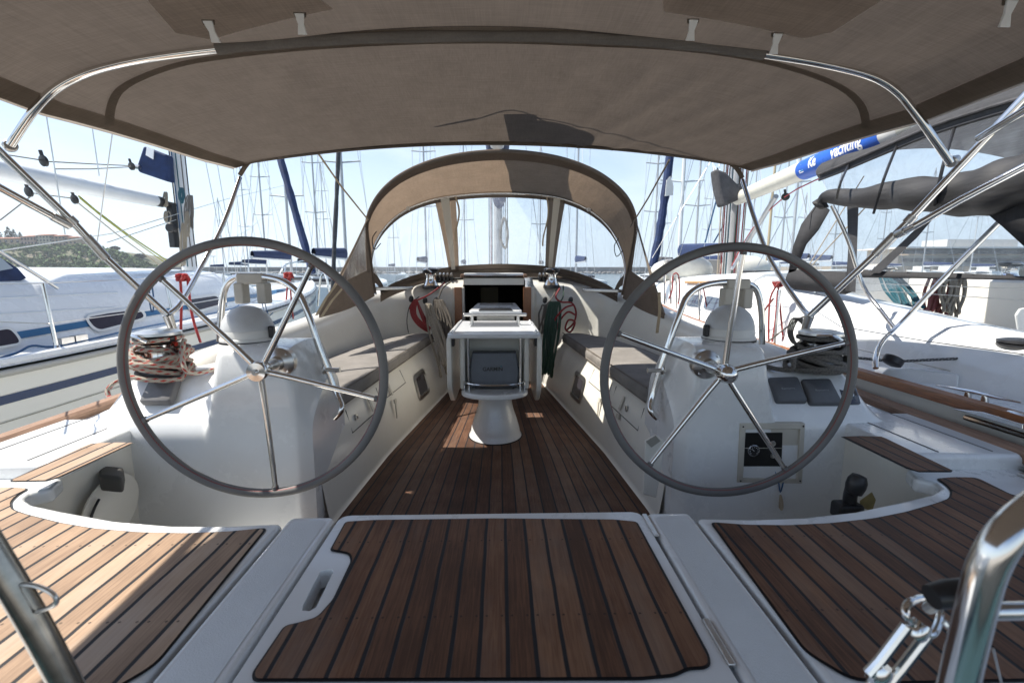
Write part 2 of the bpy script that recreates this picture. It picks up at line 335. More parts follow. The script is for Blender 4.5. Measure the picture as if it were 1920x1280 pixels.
def fabric(name, col, transl, rough=.9, bump=.6, wr=3.0, tcol=None, noise=.12):
    m = bpy.data.materials.new(name); m.use_nodes = True; n, l = nodes(m); out = n['Material Output']; n.remove(n['Principled BSDF'])
    d = n.new('ShaderNodeBsdfDiffuse'); t = n.new('ShaderNodeBsdfTranslucent'); mxs = n.new('ShaderNodeMixShader'); mxs.inputs[0].default_value = transl
    tcn = n.new('ShaderNodeTexCoord'); nz = n.new('ShaderNodeTexNoise'); nz.inputs['Scale'].default_value = 5; nz.inputs['Detail'].default_value = 9; nz.inputs['Roughness'].default_value = .65
    l.new(tcn.outputs['Object'], nz.inputs['Vector'])
    r = n.new('ShaderNodeValToRGB'); r.color_ramp.elements[0].position = .3; r.color_ramp.elements[1].position = .72
    r.color_ramp.elements[0].color = (*[c*(1-noise) for c in col], 1); r.color_ramp.elements[1].color = (*[c*(1+noise) for c in col], 1)
    def streak(scl):
        q1 = n.new('ShaderNodeMapping'); q1.inputs['Scale'].default_value = scl; l.new(tcn.outputs['Object'], q1.inputs[0])
        q2 = n.new('ShaderNodeTexNoise'); q2.inputs['Scale'].default_value = 1; q2.inputs['Detail'].default_value = 3; l.new(q1.outputs[0], q2.inputs['Vector']); return q2.outputs[0]
    def ad(a, b_, k):
        q3 = n.new('ShaderNodeMath'); q3.operation = 'MULTIPLY_ADD'; l.new(b_, q3.inputs[0]); q3.inputs[1].default_value = k; l.new(a, q3.inputs[2]); return q3.outputs[0]
    mixn = ad(ad(nz.outputs[0], streak((9, 190, 9)), .9), streak((190, 7, 190)), .9)
    q4 = n.new('ShaderNodeMath'); q4.operation = 'MULTIPLY'; l.new(mixn, q4.inputs[0]); q4.inputs[1].default_value = 1/2.8; nzo = q4.outputs[0]
    l.new(nzo, r.inputs[0]); l.new(r.outputs[0], d.inputs[0])
    tcol = tcol or col
    r2 = n.new('ShaderNodeValToRGB'); 
    r2.color_ramp.elements[0].color = (*[c*(1-noise) for c in tcol], 1); r2.color_ramp.elements[1].color = (*[c*(1+noise) for c in tcol], 1)
    r.color_ramp.elements[0].position = .40; r.color_ramp.elements[1].position = .60; r2.color_ramp.elements[0].position = .40; r2.color_ramp.elements[1].position = .60
    l.new(nzo, r2.inputs[0]); l.new(r2.outputs[0], t.inputs[0])
    mpn = n.new('ShaderNodeMapping'); mpn.inputs['Scale'].default_value = (5*wr/3, .8, 2); l.new(tcn.outputs['Object'], mpn.inputs[0])
    w1 = n.new('ShaderNodeTexNoise'); w1.inputs['Scale'].default_value = wr; w1.inputs['Detail'].default_value = 2; l.new(mpn.outputs[0], w1.inputs['Vector'])
    wv = n.new('ShaderNodeTexNoise'); wv.inputs['Scale'].default_value = 320; wv.inputs['Detail'].default_value = 2; l.new(tcn.outputs['Object'], wv.inputs['Vector'])
    b1 = n.new('ShaderNodeBump'); b1.inputs['Strength'].default_value = bump; b1.inputs['Distance'].default_value = .03; l.new(w1.outputs[0], b1.inputs['Height'])
    b2 = n.new('ShaderNodeBump'); b2.inputs['Strength'].default_value = .3; b2.inputs['Distance'].default_value = .002; l.new(wv.outputs[0], b2.inputs['Height']); l.new(b1.outputs[0], b2.inputs['Normal'])
    l.new(b2.outputs[0], d.inputs['Normal']); l.new(b2.outputs[0], t.inputs['Normal'])
    l.new(d.outputs[0], mxs.inputs[1]); l.new(t.outputs[0], mxs.inputs[2]); l.new(mxs.outputs[0], out.inputs[0])
    return m
CANV = fabric('brown_canvas', (.105, .091, .080), .36, tcol=(.104, .085, .071), bump=.3, wr=2.2)
CANV2 = fabric('brown_canvas_double', (.135, .113, .092), .45, bump=.1, tcol=(.42, .37, .32))
SEAMC = fabric('brown_canvas_seam', (.10, .085, .07), .5, bump=.1, tcol=(.40, .36, .32))
FLAPC = fabric('brown_canvas_flap', (.11, .095, .083), .88, bump=.1, tcol=(.80, .76, .72))
HOODF = fabric('sprayhood_canvas', (.23, .195, .16), .35, bump=.3, tcol=(.26, .19, .135))
HOODF2 = fabric('sprayhood_trim', (.135, .108, .088), .1, bump=.2)
GREYF = fabric('grey_hood_canvas', (.085, .086, .092), .35, bump=.8, tcol=(.13, .13, .14))

def vinyl(name, film=.16, tint=(.75, .8, .85), streak=(8, 8, 1.2), vb=.3, ior=1.18):
    m = bpy.data.materials.new(name); m.use_nodes = True; n, l = nodes(m); out = n['Material Output']; n.remove(n['Principled BSDF'])
    tr = n.new('ShaderNodeBsdfTransparent'); tr.inputs[0].default_value = (.90, .92, .94, 1)
    df = n.new('ShaderNodeBsdfDiffuse'); df.inputs[0].default_value = (*tint, 1); tl = n.new('ShaderNodeBsdfTranslucent'); tl.inputs[0].default_value = (*tint, 1)
    mm = n.new('ShaderNodeMixShader'); mm.inputs[0].default_value = .8; l.new(df.outputs[0], mm.inputs[1]); l.new(tl.outputs[0], mm.inputs[2])
    t = n.new('ShaderNodeTexCoord'); mpn = n.new('ShaderNodeMapping'); mpn.inputs['Scale'].default_value = streak; l.new(t.outputs['Object'], mpn.inputs[0])
    z = n.new('ShaderNodeTexNoise'); z.inputs['Scale'].default_value = 2.2; z.inputs['Detail'].default_value = 8; z.inputs['Roughness'].default_value = .7; z.inputs['Distortion'].default_value = .7; l.new(mpn.outputs[0], z.inputs['Vector'])
    rr = n.new('ShaderNodeMapRange'); l.new(z.outputs[0], rr.inputs[0]); rr.inputs[1].default_value = .35; rr.inputs[2].default_value = .75; rr.inputs[3].default_value = film*.45; rr.inputs[4].default_value = film*2.3
    m1 = n.new('ShaderNodeMixShader'); l.new(rr.outputs[0], m1.inputs[0]); l.new(tr.outputs[0], m1.inputs[1]); l.new(mm.outputs[0], m1.inputs[2])
    gl = n.new('ShaderNodeBsdfGlossy'); gl.inputs['Roughness'].default_value = .08; fr = n.new('ShaderNodeFresnel'); fr.inputs[0].default_value = ior
    bp = n.new('ShaderNodeBump'); bp.inputs['Strength'].default_value = vb; bp.inputs['Distance'].default_value = .02; l.new(z.outputs[0], bp.inputs['Height']); l.new(bp.outputs[0], gl.inputs['Normal'])
    m2 = n.new('ShaderNodeMixShader'); l.new(fr.outputs[0], m2.inputs[0]); l.new(m1.outputs[0], m2.inputs[1]); l.new(gl.outputs[0], m2.inputs[2]); l.new(m2.outputs[0], out.inputs[0])
    return m
VINYL = vinyl('clear_vinyl', .11); VINYLR = vinyl('clear_vinyl_creased', .13, (.7, .76, .82), (2, 5, 5), .2, 1.10)

def leather():
    m = bpy.data.materials.new('grey_leather_stitched'); m.use_nodes = True; n, l = nodes(m); p = n['Principled BSDF']
    uv = n.new('ShaderNodeUVMap'); sep = n.new('ShaderNodeSeparateXYZ'); l.new(uv.outputs[0], sep.inputs[0])
    def mth(op, a, b=None):
        q = n.new('ShaderNodeMath'); q.operation = op
        for i, x in enumerate((a, b)):
            if x is None: continue
            if isinstance(x, (int, float)): q.inputs[i].default_value = x
            else: l.new(x, q.inputs[i])
        return q.outputs[0]
    # stitch band around u0 zig-zagging along v
    v = mth('MULTIPLY', sep.outputs[1], 105); zz = mth('ABSOLUTE', mth('SUBTRACT', mth('FRACT', v), .5))
    uu = mth('SUBTRACT', sep.outputs[0], mth('ADD', mth('MULTIPLY', zz, .05), STU))
    st = mth('LESS_THAN', mth('ABSOLUTE', uu), .015)
    g = n.new('ShaderNodeTexNoise'); g.inputs['Scale'].default_value = 3; g.inputs['Detail'].default_value = 6; t = n.new('ShaderNodeTexCoord'); l.new(t.outputs['Object'], g.inputs['Vector'])
    r = n.new('ShaderNodeValToRGB'); r.color_ramp.elements[0].position = .35; r.color_ramp.elements[1].position = .7
    r.color_ramp.elements[0].color = (.11, .112, .115, 1); r.color_ramp.elements[1].color = (.19, .185, .175, 1); l.new(g.outputs[0], r.inputs[0])
    c = n.new('ShaderNodeMix'); c.data_type = 'RGBA'; l.new(st, c.inputs[0]); l.new(r.outputs[0], c.inputs[6]); c.inputs[7].default_value = (.22, .04, .035, 1)
    l.new(c.outputs[2], p.inputs['Base Color']); p.inputs['Roughness'].default_value = .62
    g2 = n.new('ShaderNodeTexNoise'); g2.inputs['Scale'].default_value = 220; l.new(t.outputs['Object'], g2.inputs['Vector'])
    bp = n.new('ShaderNodeBump'); bp.inputs['Strength'].default_value = .3; bp.inputs['Distance'].default_value = .002
    l.new(mth('ADD', mth('MULTIPLY', g2.outputs[0], .4), mth('MULTIPLY', st, .6)), bp.inputs['Height']); l.new(bp.outputs[0], p.inputs['Normal'])
    return m
STU = .34
LEATHER = leather()

# ============================================================ SETTING: water, hill, breakwater
WZ = -0.65
wm = bpy.data.materials.new('sea_water'); wm.use_nodes = True; n, l = nodes(wm); p = n['Principled BSDF']
p.inputs['Base Color'].default_value = (.035, .07, .085, 1); p.inputs['Roughness'].default_value = .12; p.inputs['IOR'].default_value = 1.33
t = n.new('ShaderNodeTexCoord'); z1 = n.new('ShaderNodeTexNoise'); z1.inputs['Scale'].default_value = 2.2; z1.inputs['Detail'].default_value = 6; l.new(t.outputs['Object'], z1.inputs['Vector'])
b = n.new('ShaderNodeBump'); b.inputs['Strength'].default_value = .5; b.inputs['Distance'].default_value = .12; l.new(z1.outputs[0], b.inputs['Height']); l.new(b.outputs[0], p.inputs['Normal'])
m = MB(); m.v = [Vector(c) for c in ((-5000, -60, WZ), (5000, -60, WZ), (5000, 7000, WZ), (-5000, 7000, WZ))]; m.face((0, 1, 2, 3))
tag(m.build('water', wm), kind='structure')

HILLM = mat('hill_rock', (.19, .165, .12), .95, noise=.35, nscale=.05, col2=(.08, .10, .045))
FOL = mat('hill_foliage', (.028, .058, .018), .9, nscale=.12, col2=(.09, .15, .04))
FOLD = mat('cypress_foliage', (.02, .035, .018), .9, noise=.4, nscale=.4)
TRK = mat('trunk_bark', (.10, .075, .055), .9)
HY = 380.0
def hx(px, Y=HY): return at(px, 506, Y)[0]
def hz(py, Y=HY): return at(60, py, Y)[2]
# crest line of the headland in photo pixels
crest = [(-420, 400), (-200, 430), (0, 461), (40, 462), (100, 463), (146, 464), (156, 461), (185, 464), (215, 470), (240, 478), (262, 488), (280, 497), (298, 506), (303, 530), (330, 545)]
def crest_y(px):
    for a, b in zip(crest, crest[1:]):
        if a[0] <= px <= b[0]: return a[1]+(b[1]-a[1])*(px-a[0])/(b[0]-a[0])
    return 545
def hillf(u, v):
    px = -420+u*750; top = max(WZ-2, hz(crest_y(px)+2, HY)); y = HY-38+v*90
    k = sin(min(1, v/.42)*pi/2)**.7 if v < .42 else 1-.25*(v-.42)
    nz_ = 2.0*sin(px*.11)*sin(v*9)+1.2*sin(px*.31+v*17)
    return (hx(px), y, WZ-1+(top-WZ+1)*k+nz_*.35*min(1, v*6)*(1 if v < .4 else 0))
m = MB(); m.grid(hillf, 120, 24); tag(m.build('hill', HILLM, smooth=60), kind='structure')
# woodland covering the hill: leaf clumps
m = MB(); rnd = random.Random(3)
for i in range(5200):
    u = rnd.random(); v = rnd.random()**1.1*.47; P = Vector(hillf(u, v))
    if P.z < WZ+1.2: continue
    if .13 < v < .24 and rnd.random() < .62: continue
    r = rnd.uniform(.9, 2.3); c = P+Vector((0, -r*.3, r*.5))
    for k in range(5):
        d = Vector((rnd.gauss(0, 1), rnd.gauss(0, 1), rnd.gauss(0, .7)))*r*.45; q = c+d; s_ = r*rnd.uniform(.35, .7)
        a = Vector((rnd.gauss(0, 1), rnd.gauss(0, 1), rnd.gauss(0, 1))).normalized(); bb = a.orthogonal().normalized()
        cc = a.cross(bb); b0 = len(m.v)
        m.v += [q+bb*s_, q-bb*s_*.6+cc*s_, q-bb*s_*.5-cc*s_, q+a*s_*.8]; m.face((b0, b0+1, b0+2)); m.face((b0, b0+1, b0+3)); m.face((b0+1, b0+2, b0+3)); m.face((b0+2, b0, b0+3))
tag(m.build('woodland', FOL, smooth=0), 'hazy green woodland covering the headland behind the left yacht', 'woodland', kind='stuff')
# distinct trees on the crest
def crest_tree(px, py_top, py_base, wpx, kind, label, group=None):
    Y = HY+14; B = at(px, py_base, Y); T = at(px, py_top, Y); h = T[2]-B[2]; w = wpx/853*Y
    e = empty(kind, B, label, 'tree', group)
    MB().tube([B, (B[0], B[1], B[2]+h*.6)], [w*.07, w*.04], 6).build('trunk', TRK, e)
    m = MB(); rn = random.Random(int(px*7))
    for i in range(260 if kind == 'cypress_tree' else 340):
        tt = rn.random()
        if kind == 'cypress_tree': zz = .08+.92*tt; rad = w*.5*min(1, (1-tt)*2.2+.06)*min(1, .4+tt*4)
        else: zz = .55+.42*tt; rad = w*.6*sqrt(max(.05, 1-(2*tt-1)**2))
        a = rn.random()*2*pi; rr = rad*sqrt(rn.random()); q = Vector((B[0]+cos(a)*rr, B[1]+sin(a)*rr, B[2]+h*zz)); s_ = w*.13
        aa = Vector((rn.gauss(0, 1), rn.gauss(0, 1), rn.gauss(0, 1))).normalized(); bb = aa.orthogonal().normalized(); cc = aa.cross(bb); b0 = len(m.v)
        m.v += [q+bb*s_, q-bb*s_*.6+cc*s_, q-bb*s_*.5-cc*s_]; m.face((b0, b0+1, b0+2))
    m.build('crown', FOLD, e, smooth=0)
G_ = 'trees standing on the headland crest'
crest_tree(-2, 428, 456, 12, 'cypress_tree', 'dark cypress cut by the left edge of the photo on the crest', G_)
crest_tree(19, 426, 458, 12, 'cypress_tree', 'tallest dark cypress on the crest above the long roof', G_)
crest_tree(29, 430, 458, 9, 'cypress_tree', 'slim pointed cypress right beside the tallest one', G_)
crest_tree(40, 435, 456, 7, 'cypress_tree', 'small lone cypress left of the apartment buildings', G_)
crest_tree(150, 453, 468, 14, 'pine_tree', 'flat crowned pine right behind the end apartment building', G_)
crest_tree(265, 476, 492, 14, 'pine_tree', 'umbrella pine standing alone on the low tip of the headland', G_)
crest_tree(217, 462, 476, 12, 'pine_tree', 'small bushy pine halfway down the sloping crest', G_)
# buildings on the hill
WALLM = [mat('house_wall_%s' % c, k, .85, noise=.12, nscale=.6) for c, k in (('ochre', (.42, .30, .19)), ('cream', (.46, .40, .30)), ('pink', (.40, .27, .21)), ('tan', (.36, .26, .18)))]
ROOFM = mat('terracotta', (.32, .13, .07), .85, noise=.25, nscale=.8); WINM = mat('window_dark', (.07, .08, .09), .2, noise=.2)
def house(x0, x1, yt, yb, wm_, label, nfl, nw, hip=True):
    Y = HY+2; A = at(x0, yb, Y); B = at(x1, yt, Y); w = B[0]-A[0]; h = B[2]-A[2]
    e = empty('apartment_building', (A[0]+w/2, Y+5, A[2]), label, 'building', 'buildings along the headland crest')
    MB().box((A[0]+w/2, Y+5, A[2]+h/2-1.5), (w, 10, h+3)).build('wall', wm_, e)
    zt = A[2]+h; xa, xb = A[0]-.4, A[0]+w+.4; m = MB(); m.v = [Vector(c) for c in ((xa, Y-.4, zt), (xb, Y-.4, zt), (xb, Y+10.4, zt), (xa, Y+10.4, zt), (xa+3, Y+5, zt+1.5), (xb-3, Y+5, zt+1.5))]
    for q in ((0, 1, 5, 4), (1, 2, 5), (2, 3, 4, 5), (3, 0, 4), (3, 2, 1, 0)): m.face(q)
    m.build('roof', ROOFM, e, smooth=0)
    for i in range(nfl):
        for j in range(nw):
            cx = A[0]+w*(j+.5)/nw; cz = A[2]+h*(i+.55)/nfl
            MB().box((cx, Y-.05, cz), (w/nw*.42, .2, h/nfl*.5)).build('window', WINM, e, smooth=0)
house(-60, 38, 448, 458, WALLM[0], 'long low house with red roof at the left end of the crest', 1, 9)
house(40, 68, 444, 460, WALLM[2], 'pinkish building between the long low house and the cream block', 2, 5)
house(69, 97, 441.5, 460, WALLM[1], 'cream apartment block with three window rows in the row middle', 3, 5)
house(98, 122, 443, 461, WALLM[3], 'pale tan block second from the right end of the row', 3, 4)
house(123, 143, 446, 464, WALLM[0], 'ochre square block at the right end of the crest row', 3, 3)
# breakwater
BWM = mat('breakwater_concrete', (.26, .25, .24), .9, noise=.2, nscale=.3)
m = MB(); rn = random.Random(5)
m.box((40, 231, WZ+1.15), (430, 6, 2.3)); m.box((40, 233, WZ+1.6), (430, 1.2, 3.2))
e = m.build('breakwater', BWM); tag(e, 'long low concrete breakwater closing the harbour on the horizon', 'breakwater')
m = MB()
for i in range(420):
    x = -175+430*i/420+rn.uniform(-.4, .4); r = rn.uniform(.5, 1.1); m.lathe([(r*.5, -r*.6), (r, -r*.1), (r*.8, r*.4), (r*.3, r*.6)], (x, 227.5+rn.uniform(-.8, .6), WZ+rn.uniform(.1, .6)), (rn.gauss(0, .3), rn.gauss(0, .3), 1), 5)
tag(m.build('rock_armour', BWM, smooth=0), 'grey rocks piled along the foot of the breakwater', 'rocks', kind='stuff')
for k, (px, lab) in enumerate(((402, 'leftmost lamp post on the breakwater behind the big left wheel'), (480, 'lamp post on the breakwater above the left compass'), (660, 'lamp post on the breakwater just left of the brown sprayhood'))):
    X, _, _ = at(px, 500, 229); e = empty('lamp_post', (X, 229, WZ+2.3), lab, 'lamp post', 'lamp posts on the breakwater')
    MB().tube([(X, 229, WZ+2.3), (X, 229, WZ+8.3)], [.16, .09], 6).build('pole', ALUG, e)
    MB().box((X, 229, WZ+8.3), (2.2, .4, .25)).build('lamp_head', ALUG, e)

# ============================================================ THE NEAR YACHT (hull, cockpit moulding, teak)
YT = empty('sailing_yacht', (0, 0, 0), 'near white yacht seen from its own transom, with teak laid cockpit and seats', 'sailing yacht')
def lerp(T, x):
    if x <= T[0][0]: return T[0][1]
    for a, b in zip(T, T[1:]):
        if x <= b[0]: return a[1]+(b[1]-a[1])*(x-a[0])/(b[0]-a[0])
    return T[-1][1]
WT = [(0.9, .79), (2.05, .745), (2.75, .69), (4.1, .51), (4.7, .43)]
def fw_(Y): return lerp(WT, Y)
def hb(Y): return lerp([(-1, 1.80), (1.0, 1.88), (2.5, 1.92), (5, 1.86), (7.5, 1.5), (9.5, .9), (11.2, .04)], Y)
def dz(Y): return .475+.012*max(0, Y-2)**1.5
# sole
m = MB(); m.grid(lambda u, v: ((2*u-1)*fw_(.9+3.8*v), .9+3.8*v, 0.0), 30, 40, uvf=lambda u, v: ((2*u-1)*.66+.03, .9+3.8*v))
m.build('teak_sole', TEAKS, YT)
m = MB(); m.box((0, 2.8, -.02), (3.3, 3.9, .03)); m.build('cockpit_floor', GEL, YT)
# aft seat pieces
def rrect(x0, x1, y0, y1, r, n=5):
    out = []
    for cx, cy, a0 in ((x1-r, y1-r, 0), (x0+r, y1-r, 90), (x0+r, y0+r, 180), (x1-r, y0+r, 270)):
        for k in range(n+1): a = radians(a0+90*k/n); out.append((cx+r*cos(a), cy+r*sin(a)))
    return out
def offset(poly, d):
    n = len(poly); a = sum(poly[i][0]*poly[(i+1) % n][1]-poly[(i+1) % n][0]*poly[i][1] for i in range(n)); s = 1 if a > 0 else -1; out = []
    for i in range(n):
        p, q, r = np.array(poly[i-1]), np.array(poly[i]), np.array(poly[(i+1) % n])
        n1 = np.array([q[1]-p[1], p[0]-q[0]]); n2 = np.array([r[1]-q[1], q[0]-r[0]])
        n1 = n1/(np.linalg.norm(n1)+1e-9); n2 = n2/(np.linalg.norm(n2)+1e-9); nn = n1+n2; nn = nn/(np.linalg.norm(nn)+1e-9)
        c = max(.5, float(nn@n1)); out.append(tuple(q+nn*s*d/c))
    return out
def rounded(poly, r, n=4):
    out = []; N = len(poly)
    for i in range(N):
        p, q, s = (np.array(poly[k % N], float) for k in (i-1, i, i+1))
        a = p-q; b = s-q; la, lb = np.linalg.norm(a), np.linalg.norm(b); rr = min(r, la*.45, lb*.45)
        A = q+a/la*rr; B = q+b/lb*rr
        for k in range(n+1): t = k/n; out.append(tuple((1-t)**2*A+2*t*(1-t)*q+t*t*B))
    return out
def sheet(poly, z, uvs=None):
    m = MB(); m.v = [Vector((p[0], p[1], z)) for p in poly]; m.face(range(len(poly)), [(p[0], p[1]) for p in poly]); return m
def ccw(poly):
    a = sum(poly[i][0]*poly[(i+1) % len(poly)][1]-poly[(i+1) % len(poly)][0]*poly[i][1] for i in range(len(poly)))
    return poly if a > 0 else poly[::-1]
def tri_sheet(poly, z, name, mt, parent, uoff=0):
    poly = ccw(poly); bm = bmesh.new(); vs = [bm.verts.new((p[0], p[1], z)) for p in poly]
    f = bm.faces.new(vs); uv = bm.loops.layers.uv.new('UVMap')
    for lp in f.loops: lp[uv].uv = (lp.vert.co.x+uoff, lp.vert.co.y)
    bmesh.ops.triangulate(bm, faces=[f]); me = bpy.data.meshes.new(name); bm.to_mesh(me); bm.free(); me.materials.append(mt)
    o = bpy.data.objects.new(name, me); COL.objects.link(o); o.parent = parent; return o
SZ = .45
hatch = rrect(-.435, .435, .60, 1.232, .03)
hole = [az(*q, SZ)[:2] for q in ((612, 1067), (600, 1071), (590, 1090), (568, 1133), (567, 1143), (580, 1144), (592, 1138), (618, 1085), (625, 1072), (622, 1067))]
# hatch lid: frame with a hand hole
bm = bmesh.new()
def loop_verts(poly, z): return [bm.verts.new((p[0], p[1], z)) for p in ccw(poly)]
for zz in (SZ, SZ-.045):
    A = loop_verts(hatch, zz); B = loop_verts(hole, zz)
    ed = [bm.edges.new((A[i], A[(i+1) % len(A)])) for i in range(len(A))]+[bm.edges.new((B[i], B[(i+1) % len(B)])) for i in range(len(B))]
    bmesh.ops.triangle_fill(bm, edges=ed, use_beauty=True)
    if zz == SZ: A0, B0 = A, B
for X, Y_ in ((A0, A), (B0, B)):
    for i in range(len(X)): j = (i+1) % len(X); bm.faces.new((X[i], Y_[i], Y_[j], X[j]))
bmesh.ops.recalc_face_normals(bm, faces=bm.faces); me = bpy.data.meshes.new('hatch_lid'); bm.to_mesh(me); bm.free(); me.materials.append(GEL)
me.polygons.foreach_set('use_smooth', [True]*len(me.polygons))
hl = bpy.data.objects.new('hatch_lid', me); COL.objects.link(hl); hl.parent = YT; q = hl.modifiers.new('b', 'BEVEL'); q.width = .012; q.segments = 3; q.angle_limit = radians(50); q.harden_normals = True
tp = [az(*q, SZ)[:2] for q in ((650, 980), (700, 977), (925, 974), (1150, 976), (1192, 980), (1325, 1228), (1327, 1246), (1318, 1252), (1288, 1253), (1262, 1266), (1200, 1272), (700, 1274), (480, 1275), (478, 1262), (536, 1176), (560, 1171), (597, 1160), (628, 1125), (662, 1052), (658, 1040), (648, 1036), (622, 1032))]
tri_sheet(rounded(offset(tp, .005), .012), SZ+.002, 'caulk_border', CAULK, hl); tri_sheet(rounded(tp, .012), SZ+.0045, 'teak_panel', TEAK, hl, .013)
MB().prism(rrect(-1.9, 1.9, .2, .66, .02), SZ-.12, SZ-.05).build('transom_ledge', GEL, YT, bevel=.01)
MB().box((0, .88, .2), (3.0, .62, .38)).build('seat_base', GEL, YT, bevel=.01)
for s in (-1, 1):
    MB().prism(rrect(min(s*.447, s*.578), max(s*.447, s*.578), .45, 1.228, .02), SZ-.05, SZ).build('seat_strip', GEL, YT, bevel=.012)
    tri_sheet(rrect(min(s*.466, s*.560), max(s*.466, s*.560), .40, 1.205, .015), SZ+.0012, 'nonskid_panel', NONSKID, YT)
    for yy in (.78, 1.18):
        if s == 1: MB().box((.441, yy-.02, SZ+.001), (.014, .11, .008)).build('hinge', STEELR, YT, bevel=.003)
sidep = [az(*q, SZ)[:2] for q in ((1335, 981), (1400, 986), (1480, 987), (1560, 983), (1640, 974), (1700, 962), (1760, 945), (1783, 936), (1786, 922), (1774, 909), (1757, 899), (1790, 896), (1832, 897), (1900, 931))]
sidep += [(1.80, 1.25), (1.80, .665), (.70, .665), (.632, .675), (.593, .73)]
inner = [az(*q, SZ)[:2] for q in ((1305, 969), (1400, 971), (1500, 968), (1600, 957), (1690, 938), (1745, 925), (1762, 914), (1752, 905), (1715, 897))]
side_out = [(.592, .45)]+[(p[0], p[1]) for p in inner]+[(1.47, 1.50), (1.87, 1.50), (1.86, .45)]
for s in (-1, 1):
    so = [(s*p[0], p[1]) for p in side_out]; o = MB().prism(so, SZ-.05, SZ).build('side_seat', GEL, YT, bevel=.014)
    tp = [(s*p[0], p[1]) for p in sidep]
    tri_sheet(rounded(offset(tp, .005), .02), SZ+.002, 'caulk_border', CAULK, o); tri_sheet(rounded(tp, .02), SZ+.0045, 'teak_panel', TEAK if s > 0 else TEAK_LIT, o)
    # footwell wall
    path = [(s*.60, 1.19)]+[(s*p[0], p[1]-.03) for p in inner[:6]]+[(s*1.55, 1.45), (s*1.52, 1.52), (s*1.50, 1.7), (s*1.50, 1.90)]
    pth = cat_rom([(a, b_, 0) for a, b_ in path], 3); m = MB()
    m.grid(lambda u, v: (pth[int(round(u*(len(pth)-1)))][0]+s*.0*v, pth[int(round(u*(len(pth)-1)))][1], v*.44), len(pth)-1, 4); m.build('footwell_wall', GELC, YT)
    # side step with teak
    st = [(s*x, y) for x, y in ((1.49, 1.50), (1.90, 1.48), (1.90, 1.98), (1.50, 1.98))]
    o = MB().prism(st, .43, .503).build('side_step', GEL, YT, bevel=.022)
    sp_ = [az(*q, .503)[:2] for q in ((1580, 820), (1612, 819), (1652, 820), (1662, 824), (1782, 882), (1780, 885), (1722, 885), (1702, 879))]; sp_ = [(s*a, b_) for a, b_ in sp_]
    tri_sheet(offset(sp_, .005), .505, 'caulk_border', CAULK, o); tri_sheet(sp_, .5075, 'teak_panel', TEAK if s > 0 else TEAK_LIT, o)

# helm consoles
def chaikin(P, k=2):
    P = [np.array(p, float) for p in P]
    for _ in range(k):
        Q = [P[0]]
        for a, b_ in zip(P, P[1:]): Q += [a*.75+b_*.25, a*.25+b_*.75]
        Q.append(P[-1]); P = Q
    return P
def con_prof(X):
    b_ = sstep(.775, .85, X)*(1-sstep(1.13, 1.20, X)); e_ = sstep(1.585, 1.735, X); d_ = 1-sstep(1.22, 1.33, X)
    rnd_ = 1-sstep(.775, .84, X); Yf = 1.822+.045*rnd_**2; zf = .505+.20*b_-.02*e_; zt = .69+.145*b_-.185*e_-.03*rnd_**2; dt = .175-.135*b_
    P = [(Yf-.015, 0), (Yf, .2), (Yf, zf-.09), (Yf+.006, zf), (Yf+dt*.5, (zf+zt)/2), (Yf+dt, zt-.01), (Yf+dt+.07, zt+.004), (2.15, zt+.004), (2.21+.2*(1-d_), zt-.025*d_), (2.235+.22*(1-d_), zt-(zt-.50)*d_), (2.50-.24*d_, zt-(zt-.45)*d_)]
    return chaikin(P, 3)
NPF = len(con_prof(1.0))
CONS = {}
for s in (-1, 1):
    m = MB(); X0, X1 = .775, 1.80; nx = 56
    def cf(u, v): X = X0+(X1-X0)*u; p = con_prof(X)[int(round(v*(NPF-1)))]; return (s*X, p[0], p[1])
    m.grid(cf, nx, NPF-1)
    # inner cheek
    pr = con_prof(X0); b0 = len(m.v); m.v += [Vector((s*X0, p[0], p[1])) for p in pr]+[Vector((s*(X0-.035), p[0]+.04, 0)) for p in pr]
    b1 = len(m.v); m.v += [Vector((s*X0, 2.26, 0)), Vector((s*X0, 1.87, 0))]; m.face(list(range(b0, b0+len(pr)))+[b1, b1+1])
    CONS[s] = m.build('helm_console', GEL if s < 0 else GEL, YT, smooth=50)
# seat lockers, bench tops, coaming
def xb(Y): return .79-.0725*(Y-2.35)
CO = [  # Pb, Pt, Po, Pd per station (mirrored)
 ((1.36, 2.10, .46), (1.39, 2.10, .690), (1.585, 2.10, .685), (1.70, 2.10, .49)),
 ((1.34, 2.35, .46), (1.38, 2.35, .745), (1.60, 2.35, .74), (1.70, 2.35, .49)),
 ((1.31, 2.80, .46), (1.345, 2.80, .775), (1.55, 2.8, .77), (1.67, 2.8, .50)),
 ((1.27, 3.25, .46), (1.30, 3.25, .80), (1.50, 3.25, .795), (1.63, 3.25, .51)),
 ((1.22, 3.70, .46), (1.25, 3.70, .85), (1.45, 3.75, .85), (1.58, 3.75, .53)),
 ((1.14, 4.15, .46), (1.16, 4.15, .915), (1.38, 4.25, .93), (1.55, 4.3, .55)),
 ((.98, 4.45, .46), (1.0, 4.44, .945), (1.22, 4.75, .98), (1.5, 4.8, .58)),
 ((.72, 4.60, .46), (.73, 4.58, .962), (.80, 4.85, 1.03), (1.2, 5.2, .99)),
 ((.36, 4.63, .46), (.36, 4.60, .972), (.36, 4.85, 1.06), (.36, 5.2, 1.08))]
ns = 6
